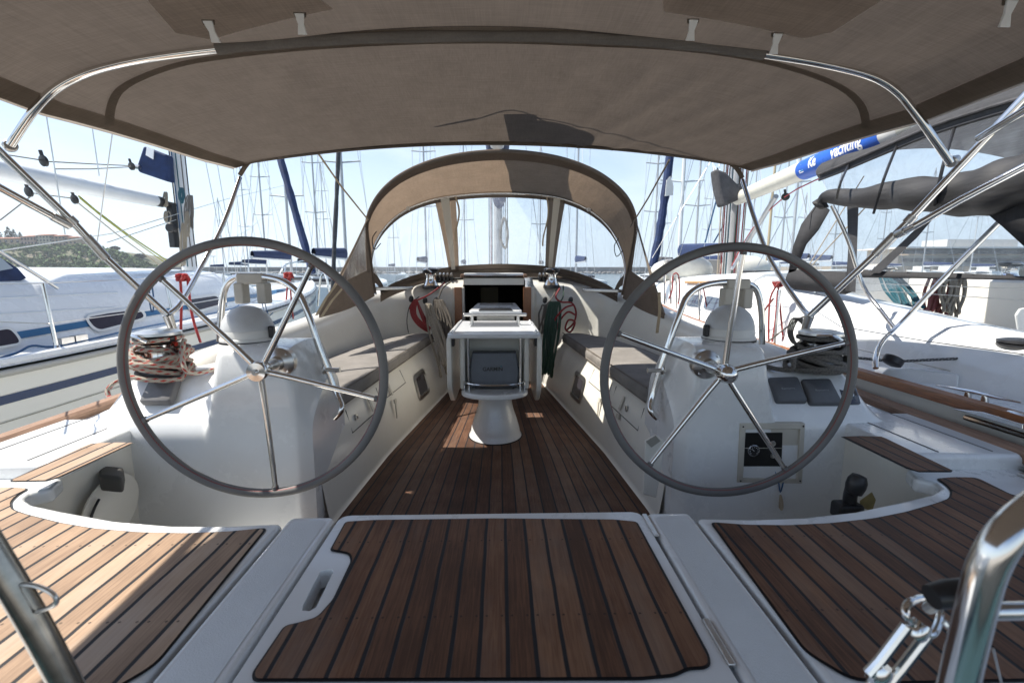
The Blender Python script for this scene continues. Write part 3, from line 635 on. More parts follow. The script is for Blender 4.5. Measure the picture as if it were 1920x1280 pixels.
def station(t):
    k = min(int(t*(len(CO)-1)), len(CO)-2); f = t*(len(CO)-1)-k
    idx = [max(k-1, 0), k, k+1, min(k+2, len(CO)-1)]; out = []
    for j in range(4):
        a, b_, c_, d_ = (np.array(CO[i][j]) for i in idx)
        out.append(0.5*((2*b_)+(c_-a)*f+(2*a-5*b_+4*c_-d_)*f*f+(3*b_-a-3*c_+d_)*f**3))
    return out
for s in (-1, 1):
    m = MB(); NS = 48
    secs = []
    for i in range(NS+1):
        P = chaikin([p for p in station(i/NS)], 3); secs.append([Vector((s*p[0], p[1], p[2])) for p in P])
    m.grid(lambda u, v: secs[int(round(u*NS))][int(round(v*(len(secs[0])-1)))], NS, len(secs[0])-1)
    m.build('coaming', GELC, YT, smooth=60)
    m = MB()   # locker front: small cove at the sole, face, bench lip
    def lf(u, v):
        Y = 1.93+2.72*u; w = fw_(Y); top = xb(Y)
        T = [(-.012, .002), (0, .012), (.004, .05), ((top-w)*.6, .34), (top-w, .435), (top-w-.002, .455), (top-w+.02, .463), (1.38-w if Y < 3.5 else 1.38-w-.5*max(0, Y-3.5)**2, .463)]
        k = v*(len(T)-1); i = min(int(k), len(T)-2); f = k-i; x = T[i][0]+(T[i+1][0]-T[i][0])*f; z = T[i][1]+(T[i+1][1]-T[i][1])*f
        return (s*(w+x), Y, z)
    m.grid(lf, 24, 7*2); lk = m.build('seat_locker', GELC, YT, smooth=50)
    # porthole in the locker front
    def onf(Y, z, o=.0):
        w = fw_(Y); top = xb(Y); T = [(.004, .05), ((top-w)*.6, .34), (top-w, .435), (top-w, .6)]; x = T[0][0]
        for a_, b_ in zip(T, T[1:]):
            if a_[1] <= z <= b_[1]: x = a_[0]+(b_[0]-a_[0])*(z-a_[1])/(b_[1]-a_[1])
        return (s*(w+x-o), Y, z)
    def ringp(cy, cz, hy, hz_, r, o): return [onf(cy+a, cz+b_, o) for a, b_ in rounded([(-hy, -hz_), (hy, -hz_), (hy, hz_), (-hy, hz_)], r, 5)]
    cy, cz = 3.62, .235
    if s > 0: cy = 3.50
    fr = MB(); A = ringp(cy, cz, .155, .105, .05, .006); B = ringp(cy, cz, .125, .078, .04, .012); C = ringp(cy, cz, .115, .068, .035, .004); n_ = len(A)
    for L in (A, B, C): fr.v += [Vector(q) for q in L]
    for k in range(2):
        for i in range(n_): j = (i+1) % n_; fr.face((k*n_+i, k*n_+j, (k+1)*n_+j, (k+1)*n_+i))
    po = fr.build('porthole', STEELR, lk); po['label'] = 'small rounded rectangular porthole with grey frame'
    g = MB(); g.v = [Vector(q) for q in ringp(cy, cz, .118, .071, .035, .005)]; g.face(range(len(g.v))); g.build('pane', DARKGL, po, smooth=0)
    # locker lid seams and latches
    m = MB()
    for y0, y1, zz in ((2.32, 2.78, .30), (2.86, 3.28, .33)):
        m.tube([onf(y0, .425, .001), onf(y0, zz, .001), onf(y1, zz, .001), onf(y1, .425, .001)], .0025, 6)
    m.build('lid_seam', SEAM, lk)
    for yy in (2.95, 2.60):
        m = MB(); a = onf(yy, .40, .012); bq = onf(yy, .30, .016); m.plate([onf(yy-.012, .41, .01), onf(yy+.012, .41, .01), onf(yy+.012, .33, .016), onf(yy-.012, .33, .016)], .006)
        m.plate([onf(yy-.016, .30, .02), onf(yy+.016, .30, .02), onf(yy+.016, .275, .02), onf(yy-.016, .275, .02)], .012)
        if yy > 2.9: m.plate([onf(yy-.014, .275, .024), onf(yy+.010, .275, .024), onf(yy+.002, .17, .012), onf(yy-.004, .17, .012)], .006)
        m.build('locker_latch', BEIGEP, lk)
    lkk = onf(2.40 if s < 0 else 2.52, .36, .004)
    MB().lathe([(.017, 0), (.017, .006), (.009, .008), (.009, .002)], lkk, (-s, 0, .1), 16).build('key_lock', STEELR, lk)
# companionway bulkhead, frame, hatch
BK = 4.60
m = MB()
m.box((-.40, BK+.02, .70), (.12, .10, .56)); m.box((.315, BK+.02, .70), (.11, .10, .56)); m.box((-.045, BK+.03, .22), (.62, .08, .46))
m.box((-.62, BK+.05, .23), (.60, .06, .46)); m.box((.53, BK+.05, .23), (.60, .06, .46))
cw = m.build('companionway_frame', GELC, YT, bevel=.012)
for x0, x1 in ((852, 866), (981, 996)):
    a = at(x0, 545, BK-.05)[0]; bq = at(x1, 545, BK-.05)[0]
    MB().box(((a+bq)/2, BK-.045, .76), (abs(bq-a), .03, .44)).build('teak_strip', WOODV, cw, bevel=.004)
m = MB(); xa, xb_ = -.34, .255
m.v = [Vector(c) for c in ((xa, BK, .42), (xb_, BK, .42), (xb_, BK, 1.09), (xa, BK, 1.09), (xa-.1, BK+1.6, .42), (xb_+.1, BK+1.6, .42), (xb_+.1, BK+1.6, 1.0), (xa-.1, BK+1.6, 1.0))]
for q in ((4, 5, 6, 7), (0, 3, 7, 4), (1, 5, 6, 2), (3, 2, 6, 7), (0, 4, 5, 1)): m.face(q)
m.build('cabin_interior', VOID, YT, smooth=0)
MB().box((-.12, BK+1.3, .78), (.22, .3, .3)).build('galley_panel', mat('galley_cream', (.16, .13, .07), .6), YT)
MB().box((-.045, BK+.03, 1.035), (.61, .05, .07)).build('washboard', GELC, YT, bevel=.006)
for xx in (-.355, .27): MB().box((xx, BK+.35, 1.09), (.035, .8, .035)).build('hatch_runner', WOODR, YT, bevel=.005)
MB().box((-.045, BK+.42, 1.105), (.60, .82, .028)).build('sliding_hatch', GEL, YT, bevel=.01)
MB().tube([(-.34, BK-.03, 1.095), (.25, BK-.03, 1.095)], .009, 8).build('hatch_bar', STEEL, YT)
# coachroof, foredeck, side decks, hull
def roof(u, v):
    Y = 4.84+4.6*v; w = 1.22-.05*v-.42*v*v; x = (2*u-1); e_ = abs(x)**5
    return (x*w, Y+.25*(1-x*x)*(1 if v < .05 else 0)*0, 1.075-.05*x*x-.36*e_+.03*sin(v*3)-.22*v*v)
MB().grid(roof, 30, 26).build('coachroof', GEL, YT)
for s in (-1, 1):
    MB().grid(lambda u, v: (s*((1.42 if (1.9+9.3*v) < 4.6 else max(0, 1.42-1.2*((1.9+9.3*v)-4.6)))*(1-u)+(hb(1.9+9.3*v)-.01)*u), 1.9+9.3*v, dz(1.9+9.3*v)), 5, 50).build('side_deck', GEL, YT)
    m = MB(); m.v = [Vector(c) for c in ((s*1.86, .2, .452), (s*1.93, .2, .452), (s*1.94, 2.0, .476), (s*1.86, 2.0, .476))]; m.face((0, 1, 2, 3)); m.build('side_deck', GEL, YT)
    MB().grid(lambda u, v: (s*(hb(-.2+11.4*v)+.05*(1-u)-.25*u*u), -.2+11.4*v, dz(-.2+11.4*v)-.01+(WZ-.6-dz(-.2+11.4*v))*u), 8, 60).build('hull_side', GEL, YT)
    pts = [(s*(hb(y)+.015), y, dz(y)+.012) for y in np.linspace(.2, 11, 50)]; m = MB()
    for i, p_ in enumerate(pts[:-1]): pass
    W_ = .038; H_ = .028; secp = [(-W_, -.012), (W_, -.012), (W_, H_*.6), (W_*.6, H_), (-W_*.6, H_), (-W_, H_*.6)]
    m.grid(lambda u, v: (pts[int(round(u*49))][0]+s*secp[int(round(v*6)) % 6][0], pts[int(round(u*49))][1], pts[int(round(u*49))][2]+secp[int(round(v*6)) % 6][1]), 49, 6)
    m.build('toe_rail', WOODR, YT, smooth=30)

# ============================================================ STEERING WHEELS
def wheel(cx, cz, R, a0, label, ball):
    Y = 1.62; e = empty('steering_wheel', (cx, Y, cz), label, 'steering wheel', 'twin steering wheels')
    n_ = 96; pts = [(cx+R*cos(2*pi*k/n_), Y, cz+R*sin(2*pi*k/n_)) for k in range(n_)]
    MB().tube(pts, .0165, 20, closed=True).build('rim', LEATHER, e)
    hy = Y+.055
    for k in range(5):
        a = radians(a0+72*k); c_, s_ = cos(a), sin(a)
        MB().tube([(cx+.03*c_, hy-.02, cz+.03*s_), (cx+.10*c_, hy-.022, cz+.10*s_), (cx+R*.75*c_, Y+.012, cz+R*.75*s_), (cx+(R-.012)*c_, Y, cz+(R-.012)*s_)], [.0115, .011, .0095, .0085], 14).build('spoke', STEEL, e)
        # leather seam ring where the spoke enters
        MB().tube([(cx+(R-.026)*c_, Y+.001, cz+(R-.026)*s_), (cx+(R-.014)*c_, Y, cz+(R-.014)*s_)], .0115, 12).build('collar', LEATHER, e)
    h = MB()
    if ball: h.lathe([(.030, .03), (.034, .0), (.036, -.012), (.033, -.02), (.034, -.026), (.030, -.040), (.022, -.050), (.010, -.056), (.002, -.057)], (cx, hy-.025, cz), (0, 1, 0), 36)
    else: h.lathe([(.030, .03), (.036, .0), (.037, -.02), (.034, -.028), (.012, -.030), (.012, -.034), (.007, -.034), (.007, -.040), (.001, -.040)], (cx, hy-.02, cz), (0, 1, 0), 36)
    hb_ = h.build('hub', STEEL, e)
    MB().tube([(cx, hy, cz), (cx, 1.80, cz)], .019, 16).build('axle', STEELR, e)
    f = MB().lathe([(.026, -.045), (.030, -.02), (.055, -.006), (.060, 0), (.060, .03)], (cx, 1.802, cz), (0, 1, 0), 36).build('boss_plate', STEELR, e)
    for k in range(4): a = pi/4+k*pi/2; MB().lathe([(.006, -.006), (.006, 0)], (cx+.047*cos(a), 1.797, cz+.047*sin(a)), (0, 1, 0), 10).build('bolt', STEEL, f)
    return e
wheel(-.858, .785, .462, 59, 'left steering wheel with grey leather rim and flat steel hub', False)
wheel(.868, .768, .462, 15.5, 'right steering wheel with grey leather rim and domed steel hub', True)

# ============================================================ COMPASSES + GUARD RAILS
def compass(cx, cy, z0, label):
    e = empty('compass', (cx, cy, z0), label, 'compass', 'dome topped compasses on the helm consoles')
    MB().lathe([(.114, 0), (.114, .012), (.109, .018), (.108, .045), (.104, .052)], (cx, cy, z0), seg=40).build('base', WHITEP, e)
    MB().lathe([(.106, .050), (.105, .062), (.098, .088), (.082, .118), (.058, .140), (.030, .152), (.008, .155)], (cx, cy, z0), seg=40).build('hood', mat('compass_hood', (.50, .515, .53), .35, noise=.04), e)
    MB().lathe([(.117, -.006), (.117, .003), (.11, .003)], (cx, cy, z0), seg=40).build('gasket', BLACK, e)
    MB().box((cx+(.115 if cx < 0 else -.115), cy-.02, z0+.04), (.022, .03, .055)).build('lamp', BLACK, e, bevel=.008)
compass(-1.105, 2.05, .838, 'left compass under a grey plastic dome, its upper side in sunlight')
compass(1.075, 2.05, .838, 'right compass under a grey plastic dome, standing in the shade')
def guard(s, label):
    L = [(627, 783), (640, 765), (630, 735), (600, 655), (578, 588), (561, 552), (535, 530), (505, 521), (470, 518), (442, 520), (424, 536), (416, 570), (412, 640)] if s < 0 else \
        [(1232, 783), (1220, 768), (1223, 745), (1247, 665), (1272, 595), (1286, 560), (1308, 540), (1340, 531), (1375, 529), (1405, 533), (1420, 547), (1428, 585), (1429, 645)]
    e = None; P = []
    for i, q in enumerate(L): P.append(at(q[0], q[1], 2.04+(.0 if i > 1 else -.04) + .10*sstep(3, 9, i)))
    e = empty('guard_rail', P[0], label, 'guard rail', 'stainless guard rails round the helm consoles')
    MB().tube(P, .0145, 14, smooth=5).build('rail', STEEL, e)
    b_ = at(590 if s < 0 else 1252, 685 if s < 0 else 686, 2.03); q = at(617 if s < 0 else 1236, 700 if s < 0 else 694, 2.04)
    m = MB(); m.lathe([(.02, 0), (.02, .006), (.009, .012), (.009, .07), (.012, .075)], (s*.775, 2.03, b_[2]-.02), (-s, 0, .0), 16); m.build('standoff', STEELR, e)
    if s < 0: xs = (452, 473, 494)
    else: xs = (1363, 1384, 1399)
    T = [at(x, 530 if s < 0 else 540, 2.13) for x in xs]
    br = MB(); y0 = 2.13
    w = T[2][0]-T[0][0]
    br.box(((T[0][0]+T[2][0])/2, y0, T[0][2]+.018), (w+.02, .05, .05))
    br.build('instrument_bracket', BEIGEP, e, bevel=.01)
    for xx, dxx in ((T[0][0], -.0), (T[2][0], .0)):
        br = MB(); z0 = T[0][2]; br.v = []
        br.prism([(xx-.022, y0-.03), (xx+.022, y0-.03), (xx+.022, y0+.03), (xx-.022, y0+.03)], z0-.095, z0)
        br.build('bracket_arm', BEIGEP, e, bevel=.008)
    return e
guard(-1, 'left stainless guard rail arched over the left compass'); guard(1, 'right stainless guard rail arched over the right compass')

# ============================================================ BIMINI
BM = empty('bimini', (0, 1.8, 2.0), 'large brown canvas bimini stretched overhead on stainless bows', 'bimini')
def bz(x, Y):
    ax_ = abs(x)
    if Y > 1.9: cr = 2.04-.125*((Y-1.9)/1.05)**1.2; k = 1-.36*(Y-1.9)/1.05
    else: cr = 2.04-.02*((1.9-Y)/2)**2; k = 1
    tri = .014*sin(x*5.1+Y*2)*sstep(0, .5, 2.9-Y)
    sag = .030*sin(pi*min(1, max(0, (Y-1.86)/1.05)))*(1-(ax_/1.7)**2)
    return cr-k*(.088*ax_**2+.045*sstep(1.45, 1.74, ax_))-sag*.6+.004*tri
def bhw(Y): return lerp([(-1.5, 1.63), (.8, 1.64), (1.1, 1.665), (1.22, 1.645), (1.45, 1.69), (1.9, 1.71), (2.7, 1.63), (2.95, 1.58)], Y)
YR0 = -1.25
def hit(px, py, off=.006):
    d = ray(px, py); lo_, hi_ = .5, 6.0
    for k in range(600):
        t = .5+k*.01; q = CAM+d*t
        if q[2] > bz(q[0], q[1])-off: return (q[0], q[1], q[2])
    return tuple(q)
def yf(x): return 2.955-.02*(abs(x)/1.5)**2
def bsurf(u, v):
    Y = YR0+(2.955-YR0)*v; x = (2*u-1)*bhw(Y); Y -= .03*(x/1.5)**2*v
    if Y > 1.9:   # creases at the right front
        cr = 0.0
        for k, (x0, sl, a) in enumerate(((.55, .35, .007), (.74, .42, .010), (.99, .5, .009), (.28, .22, .004), (1.20, .55, .006))):
            d = x-(x0+(Y-2.4)*-sl); cr += a*exp(-(d/.040)**2)*sstep(1.9, 2.2, Y)
    else: cr = 0.006*sin((x*1.0+Y)*9)*exp(-((x-1.0)/.5)**2)
    return (x, Y, bz(x, Y)-cr)
m = MB(); m.grid(bsurf, 150, 110); canopy = m.build('canopy', CANV, BM, smooth=180)
def strip_on(f0, f1, nm, mt, off=.006, n=60, solid=0):
    """band on the canopy underside between two curves f(t)->(x,Y)"""
    m = MB()
    def g(u, v):
        a, b_ = f0(u), f1(u); x, Y = a[0]+(b_[0]-a[0])*v, a[1]+(b_[1]-a[1])*v; return (x, Y, bz(x, Y)-off)
    m.grid(g, n, 6); return m.build(nm, mt, canopy, smooth=180)
for s in (-1, 1):
    strip_on(lambda t: (s*(bhw(YR0+4.2*t)), YR0+4.18*t), lambda t: (s*(bhw(YR0+4.2*t)-.085), YR0+4.18*t), 'side_hem', CANV2)
    m = MB(); m.grid(lambda u, v: (s*(bhw(YR0+4.18*u)+.004), YR0+4.18*u, bz(bhw(YR0+4.18*u), YR0+4.18*u)-.011*v), 40, 2); m.build('side_hem', CANV2, canopy)
strip_on(lambda t: ((2*t-1)*1.57, 2.955-.03*((2*t-1)*1.57/1.5)**2), lambda t: ((2*t-1)*1.57, 2.925-.03*((2*t-1)*1.57/1.5)**2), 'front_hem', CANV2, .008)
def seamY(t): x = (2*t-1)*1.67; return 1.955+.10*sstep(.2, 1.5, abs(x))
SP = [hit(*q) for q in ((205, 232), (207, 205), (222, 172), (262, 146), (340, 120), (450, 100), (580, 88), (740, 80), (926, 76), (1110, 80), (1260, 90), (1390, 106), (1500, 132), (1570, 158), (1606, 184), (1620, 212), (1624, 240))]
SQ = cat_rom([(p_[0], p_[1], 0) for p_ in SP], 6); m = MB()
def sg(u, v):
    k = int(round(u*(len(SQ)-1))); a = SQ[max(0, k-1)]; b_ = SQ[min(len(SQ)-1, k+1)]; t_ = (b_-a)/(np.linalg.norm(b_-a)+1e-9); q = SQ[k]+np.array([-t_[1], t_[0], 0])*.032*(v-.5); return (q[0], q[1], bz(q[0], q[1])-.006)
m.grid(sg, len(SQ)-1, 3); m.build('bow_pocket_seam', SEAMC, canopy, smooth=180)
# mid bow
def bowpt(x, Y, d=.02): return (x, Y, bz(x, Y)-d)
def midY(x): return 1.90-.10*(abs(x)/1.34)**2
L = [at(20, 272, 1.76), at(60, 212, 1.76), at(100, 170, 1.775), at(150, 142, 1.785), at(215, 122, 1.79), at(300, 106, 1.80), at(405, 93, 1.82)]
R_ = [at(1435, 103, 1.82), at(1540, 120, 1.80), at(1632, 143, 1.79), at(1682, 172, 1.78), at(1716, 212, 1.77), at(1752, 262, 1.76), at(1782, 305, 1.76)]
C_ = [at(px, py, 1.86-.0*abs(px-926)/500) for px, py in ((520, 82), (650, 74), (780, 70), (926, 69), (1060, 71), (1200, 78), (1330, 89))]
MB().tube(L+C_+R_, .0135, 14, smooth=5).build('mid_bow', STEEL, BM)
# sleeve pocket holding the bow in the middle
m = MB(); sl = cat_rom([L[-1]]+C_+[R_[0]], 5); rnd2 = random.Random(2)
SLV = fabric('bow_sleeve_canvas', (.17, .155, .14), .05, bump=.2); m.tube([(p_[0], p_[1], p_[2]+.001) for p_ in sl], [.0185+.0016*rnd2.uniform(-1, 1) for _ in sl], 12); m.build('bow_sleeve', SLV, BM)
m = MB(); m.grid(lambda u, v: (sl[int(round(u*(len(sl)-1)))][0], sl[int(round(u*(len(sl)-1)))][1]+.005-.02*v, sl[int(round(u*(len(sl)-1)))][2]+.01+(bz(sl[int(round(u*(len(sl)-1)))][0], sl[int(round(u*(len(sl)-1)))][1])-sl[int(round(u*(len(sl)-1)))][2]-.005)*v), len(sl)-1, 2); m.build('bow_sleeve', CANV2, BM)
# front bow inside the hem and its legs
fb = [(450, 333), (470, 306), (505, 291), (600, 281), (760, 275), (926, 272), (1090, 275), (1240, 283), (1335, 298), (1375, 315), (1392, 338)]
fbp = [at(px, py, 2.93) for px, py in fb]
MB().tube([(p_[0], p_[1], p_[2]+.014) for p_ in fbp], .0125, 12, smooth=5).build('front_bow', CANV2, BM)
FL, FR = at(314, 590, 2.12), at(1518, 592, 2.12)
for s, leg, foot in ((-1, [fbp[0], at(418, 420, 2.72), at(378, 498, 2.52), at(340, 566, 2.22)], FL), (1, [fbp[-1], at(1418, 420, 2.72), at(1446, 490, 2.52), at(1500, 572, 2.22)], FR)):
    MB().tube([leg[0], leg[1], leg[2], leg[3], foot], .0128, 12, smooth=4).build('leg', STEEL, BM)
lg = {-1: [FL, at(200, 485, 2.02), at(140, 420, 1.96), at(0, 285, 1.80), at(-110, 180, 1.70)],
      1: [FR, at(1640, 478, 2.0), at(1700, 418, 1.94), at(1840, 268, 1.80), at(1960, 140, 1.70)]}
for s in (-1, 1):
    MB().tube(lg[s], .0145, 14).build('leg', STEEL, BM)
    q = lg[s][2]
    J = MB(); J.tube([lg[s][1], tuple(np.array(lg[s][1])*.35+np.array(q)*.65)], .0185, 14); J.tube([q, tuple(np.array(q)*.9+np.array(lg[s][3])*.1)], .0195, 14); J.build('clamp', STEELR, BM)
    br = [at(133, 424, 1.95), at(60, 385, 1.84), at(0, 352, 1.78), at(-120, 290, 1.65)] if s < 0 else [at(1682, 440, 1.95), at(1715, 424, 1.86), at(1800, 375, 1.78), at(1925, 310, 1.68), at(2040, 245, 1.6)]
    MB().tube(br, .0135, 14).build('brace', STEEL, BM)
    e1 = np.array(br[0]); e2 = np.array(br[1]); MB().tube([tuple(e1+(e2-e1)*.02), tuple(e1+(e2-e1)*.5)], .017, 14).build('clamp', STEELR, BM)
    top = L[0] if s < 0 else R_[-1]; lo = lg[s][3]
    MB().lathe([(.017, 0), (.021, .004), (.021, .016), (.012, .022), (.012, .045)], top, tuple(np.array(lg[s][3])+np.array([.0, .02, -.0])-np.array(top)), 14).build('knuckle', STEELR, BM)
    f = FL if s < 0 else FR; zt = .75
    m = MB(); m.tube([f, (f[0]*1.0, f[1]+.02, f[2]-.06), (f[0]*1.0, f[1]+.03, zt)], [.021, .018, .016], 12); m.lathe([(.04, 0), (.04, .008), (.02, .014)], (f[0], f[1]+.03, zt-.005)); m.build('foot', STEELR, BM)
# window flap held up by clips
for k, (quad, lab) in enumerate((((( 330, 62), (395, 74), (625, 17), (560, -30), (250, -30)), 0), (((1245, 22), (1508, 72), (1560, 60), (1700, -30), (1240, -30)), 1))):
    m = MB(); P = []
    for px, py in quad:
        Y = 1.7
        for _ in range(8):
            q = at(px, py, Y); d = ray(px, py); zt = bz(q[0], Y)-.006; t_ = (zt-CAM[2])/d[2]; Y = CAM[1]+d[1]*t_
        P.append((CAM[0]+d[0]*t_, Y))
    cx_, cy_ = np.mean([p_[0] for p_ in P]), np.mean([p_[1] for p_ in P]); v0 = (cx_, cy_, bz(cx_, cy_)-.010)
    n_ = len(P)
    def fl(u, v): 
        i = int(u*n_*.9999); f = u*n_-i; a, b_ = P[i % n_], P[(i+1) % n_]; x, y = a[0]+(b_[0]-a[0])*f, a[1]+(b_[1]-a[1])*f
        x, y = cx_+(x-cx_)*v, cy_+(y-cy_)*v; return (x, y, bz(x, y)-.007)
    m.grid(fl, n_*8, 6); m.build('flap', FLAPC, canopy, smooth=180)
for px, py, tilt in ((390, 52, .5), (562, 38, -.15), (1300, 50, -.15), (1458, 76, -.1), (1895, 14, .4)):
    Y = 1.72
    for _ in range(8): q = at(px, py-10, Y); d = ray(px, py-10); t_ = (bz(q[0], Y)-.02-CAM[2])/d[2]; Y = CAM[1]+d[1]*t_
    c = Vector((CAM[0]+d[0]*t_, Y, CAM[2]+d[2]*t_)); m = MB()
    m.plate([c+Vector((-.016, 0, .004)), c+Vector((.016, 0, .004)), c+Vector((.010+.01*tilt, .012, -.024)), c+Vector((.017+.02*tilt, .02, -.052)), c+Vector((-.014+.02*tilt, .02, -.052)), c+Vector((-.009+.01*tilt, .012, -.024))], .007)
    m.build('clip', WHITEP, BM, bevel=.002)
    MB().plate([c+Vector((-.021, .004, .008)), c+Vector((.021, .004, .008)), c+Vector((.018, .006, -.006)), c+Vector((-.018, .006, -.006))], .004).build('clip_strap', CANV2, BM)

# ============================================================ SPRAYHOOD
SH = empty('sprayhood', (0, 4.2, 1.0), 'brown canvas sprayhood with clear windows arching over the companionway', 'sprayhood')
A_px = [(702, 549, 4.08), (692, 470, 3.98), (688, 418, 3.86), (706, 372, 3.76), (745, 333, 3.68), (800, 306, 3.62), (865, 290, 3.60), (940, 284, 3.60), (1015, 290, 3.60), (1080, 306, 3.62), (1135, 333, 3.68), (1176, 372, 3.76), (1192, 418, 3.86), (1186, 470, 3.98), (1168, 553, 4.08)]
B_px = [(705, 549, 4.12), (696, 500, 4.2), (700, 462, 4.28), (722, 424, 4.36), (757, 394, 4.42), (805, 374, 4.45), (865, 364, 4.46), (940, 360, 4.46), (1015, 364, 4.46), (1065, 374, 4.45), (1112, 397, 4.42), (1146, 430, 4.36), (1166, 470, 4.28), (1172, 508, 4.2), (1165, 553, 4.12)]
C_px = [(708, 553, 4.16), (726, 543, 4.32), (748, 534, 4.5), (775, 526, 4.68), (806, 518, 4.86), (838, 512, 5.0), (868, 508, 5.08), (940, 505, 5.13), (1012, 508, 5.09), (1042, 512, 5.0), (1075, 519, 4.85), (1104, 528, 4.66), (1130, 537, 4.46), (1148, 545, 4.3), (1162, 553, 4.16)]
def curve(Lp, n=8): return [np.array(p_) for p_ in cat_rom([at(*q) for q in Lp], n)]
Ac, Bc, Cc = curve(A_px), curve(B_px), curve(C_px); NC = len(Ac)-1
def ev(Cv, t): k = t*NC; i = min(int(k), NC-1); f = k-i; return Cv[i]*(1-f)+Cv[i+1]*f
m = MB()
def rf(u, v):
    a, b_ = ev(Ac, u), ev(Bc, u); p_ = a*(1-v)+b_*v; arch = sin(pi*v)*sin(pi*u)**.5
    return tuple(p_+np.array([0, 0, .012*arch])+np.array([0, 0, -.0]))
m.grid(rf, 112, 14); m.build('roof', HOODF, SH, smooth=180)
m = MB()   # aft hem with pocket
def hem(u, v): u2 = .16+.68*u; a, b_ = ev(Ac, u2), ev(Bc, u2); return tuple(a+(b_-a)*.16*v+np.array([0, 0, -.008]))
m.grid(hem, 80, 3); m.build('aft_hem', HOODF2, SH, smooth=180)
MB().tube([tuple(p_) for p_ in Ac], .016, 10).build('aft_bow', HOODF2, SH)
MB().tube([tuple(p_+np.array([0, -.012, -.012])) for p_ in Bc], .011, 12).build('front_bow', STEEL, SH)
for s, t0 in ((-1, .30), (1, .70)):
    q = ev(Bc, t0); MB().box(tuple(q+np.array([0, -.02, -.01])), (.035, .03, .035)).build('bow_clip', WHITEP, SH, bevel=.004)
def ws(t, w, o=0):
    b_, c_ = ev(Bc, t), ev(Cc, t); p_ = b_*(1-w)+c_*w; return p_+np.array([0, -.015, .012])*o+np.array([0, .03, .015])*sin(pi*w)
# windscreen layout in parameter space: t edges of windows
def patch(nm, t0, t1, w0, w1, mt, o=0, nt=24, nw=8, par=SH, cr=False):
    m = MB()
    def g(u, v): return tuple(ws(t0+(t1-t0)*u, (w0(t0+(t1-t0)*u) if callable(w0) else w0)+((w1(t0+(t1-t0)*u) if callable(w1) else w1)-(w0(t0+(t1-t0)*u) if callable(w0) else w0))*v, o))
    m.grid(g, nt, nw); return m.build(nm, mt, par, smooth=180)
TL, TR = .393, .612     # mullions
fr = patch('window_frame', .03, .97, 0, .075, HOODF2, .6, 60, 2)
patch('window_frame', .03, .97, .93, 1.04, HOODF2, .6, 60, 2)
wl_ = patch('window', .05, TL-.012, .03, .97, VINYL, 0); wc_ = patch('window', TL+.012, TR-.012, .03, .97, VINYL, 0); wr_ = patch('window', TR+.012, .95, .03, .97, VINYL, 0)
wl_['label'] = 'left front window'; wc_['label'] = 'middle front window'; wr_['label'] = 'right front window'
for t_ in (TL, TR):
    patch('mullion', t_-.024, t_+.024, 0, 1.0, HOODF, .5, 3, 10); patch('mullion_strip', t_-.010, t_+.010, .02, .98, mat('hood_strip', (.62, .58, .50), .8), .95, 2, 10)
for t0, t1 in ((.03, .06), (.94, .97)): patch('window_frame', t0, t1, 0, 1.0, HOODF2, .6, 6, 10)
# loose straps seen through the windows
for t_, w1 in ((TL+.022, .55), (TR-.030, .62)):
    m = MB(); m.grid(lambda u, v: tuple(ws(t_+.004*u+.006*sin(v*5), .06+w1*v, 1.6)), 1, 14); m.build('strap', STRAP, SH)
# lower skirt lying on the coachroof
m = MB(); m.grid(lambda u, v: tuple(ev(Cc, .02+.96*u)+np.array([0, .02, -.012])*1+np.array([0, .0, -.05])*v*1.3), 60, 3); m.build('skirt', HOODF2, SH)
m = MB(); m.tube([tuple(ev(Cc, .04+.92*k/60)+np.array([0, -.02, -.01])) for k in range(61)], .015, 10); m.build('base_roll', HOODF, SH)
# side flaps with small windows
for s in (-1, 1):
    tip = at(598, 588, 3.22) if s < 0 else at(1246, 590, 3.22)
    top = ev(Ac, .155 if s < 0 else .845); foot = ev(Ac, .0 if s < 0 else 1.0); f2 = np.array(at(640, 566, 3.6) if s < 0 else at(1213, 573, 3.6))
    tip = np.array(tip)
    def leg_(v): return ev(Ac, .155*(1-v)) if s < 0 else ev(Ac, 1-.155*(1-v))
    def edge(v): return top+(tip-top)*v+np.array([.0, 0, -.02])*sin(pi*v)
    def sf(u, v): a, b_ = edge(v), leg_(v); return tuple(a+(b_-a)*u)
    def pan(nm, u0, u1, v0, v1, mt, dx=0): 
        m = MB(); m.grid(lambda u, v: tuple(np.array(sf(u0+(u1-u0)*u, v0+(v1-v0)*v))+np.array([-s*dx, 0, 0])), 10, 14); return m.build(nm, mt, SH, smooth=180)
    pan('side_window', .06, .90, .06, .74, VINYL); pan('side_flap', 0, 1, .72, 1, HOODF2 , .003); pan('side_flap', 0, .10, 0, .74, HOODF, .003); pan('side_flap', .86, 1, 0, .74, HOODF2, .003)
    MB().tube([tuple(edge(k/12)) for k in range(13)], .007, 8).build('edge_cord', HOODF, SH)
    # lower triangle to the coaming
    m = MB(); b0 = tip+np.array([0, .02, -.012]); m.grid(lambda u, v: tuple(tip+(foot-tip)*u+np.array([0, 0, -.03-.02*sin(pi*u)])*v), 10, 2); m.build('side_flap', HOODF2, SH)
    # webbing straps
    if s < 0: S_ = [[(632, 527), (608, 560), (590, 592)], [(640, 540), (618, 566), (600, 594)]]
    else: S_ = [[(1233, 548), (1234, 585), (1229, 625)]]
    for ss in S_:
        P = [Vector(at(px, py, 3.1+.0*k)) for k, (px, py) in enumerate(ss)]; m = MB(); m.grid(lambda u, v: tuple(P[0].lerp(P[1], v*2) if v < .5 else P[1].lerp(P[2], v*2-1)) if u < .5 else tuple((P[0].lerp(P[1], v*2) if v < .5 else P[1].lerp(P[2], v*2-1))+Vector((.022, 0, .004))), 1, 8)
        m.build('strap', STRAP, SH)
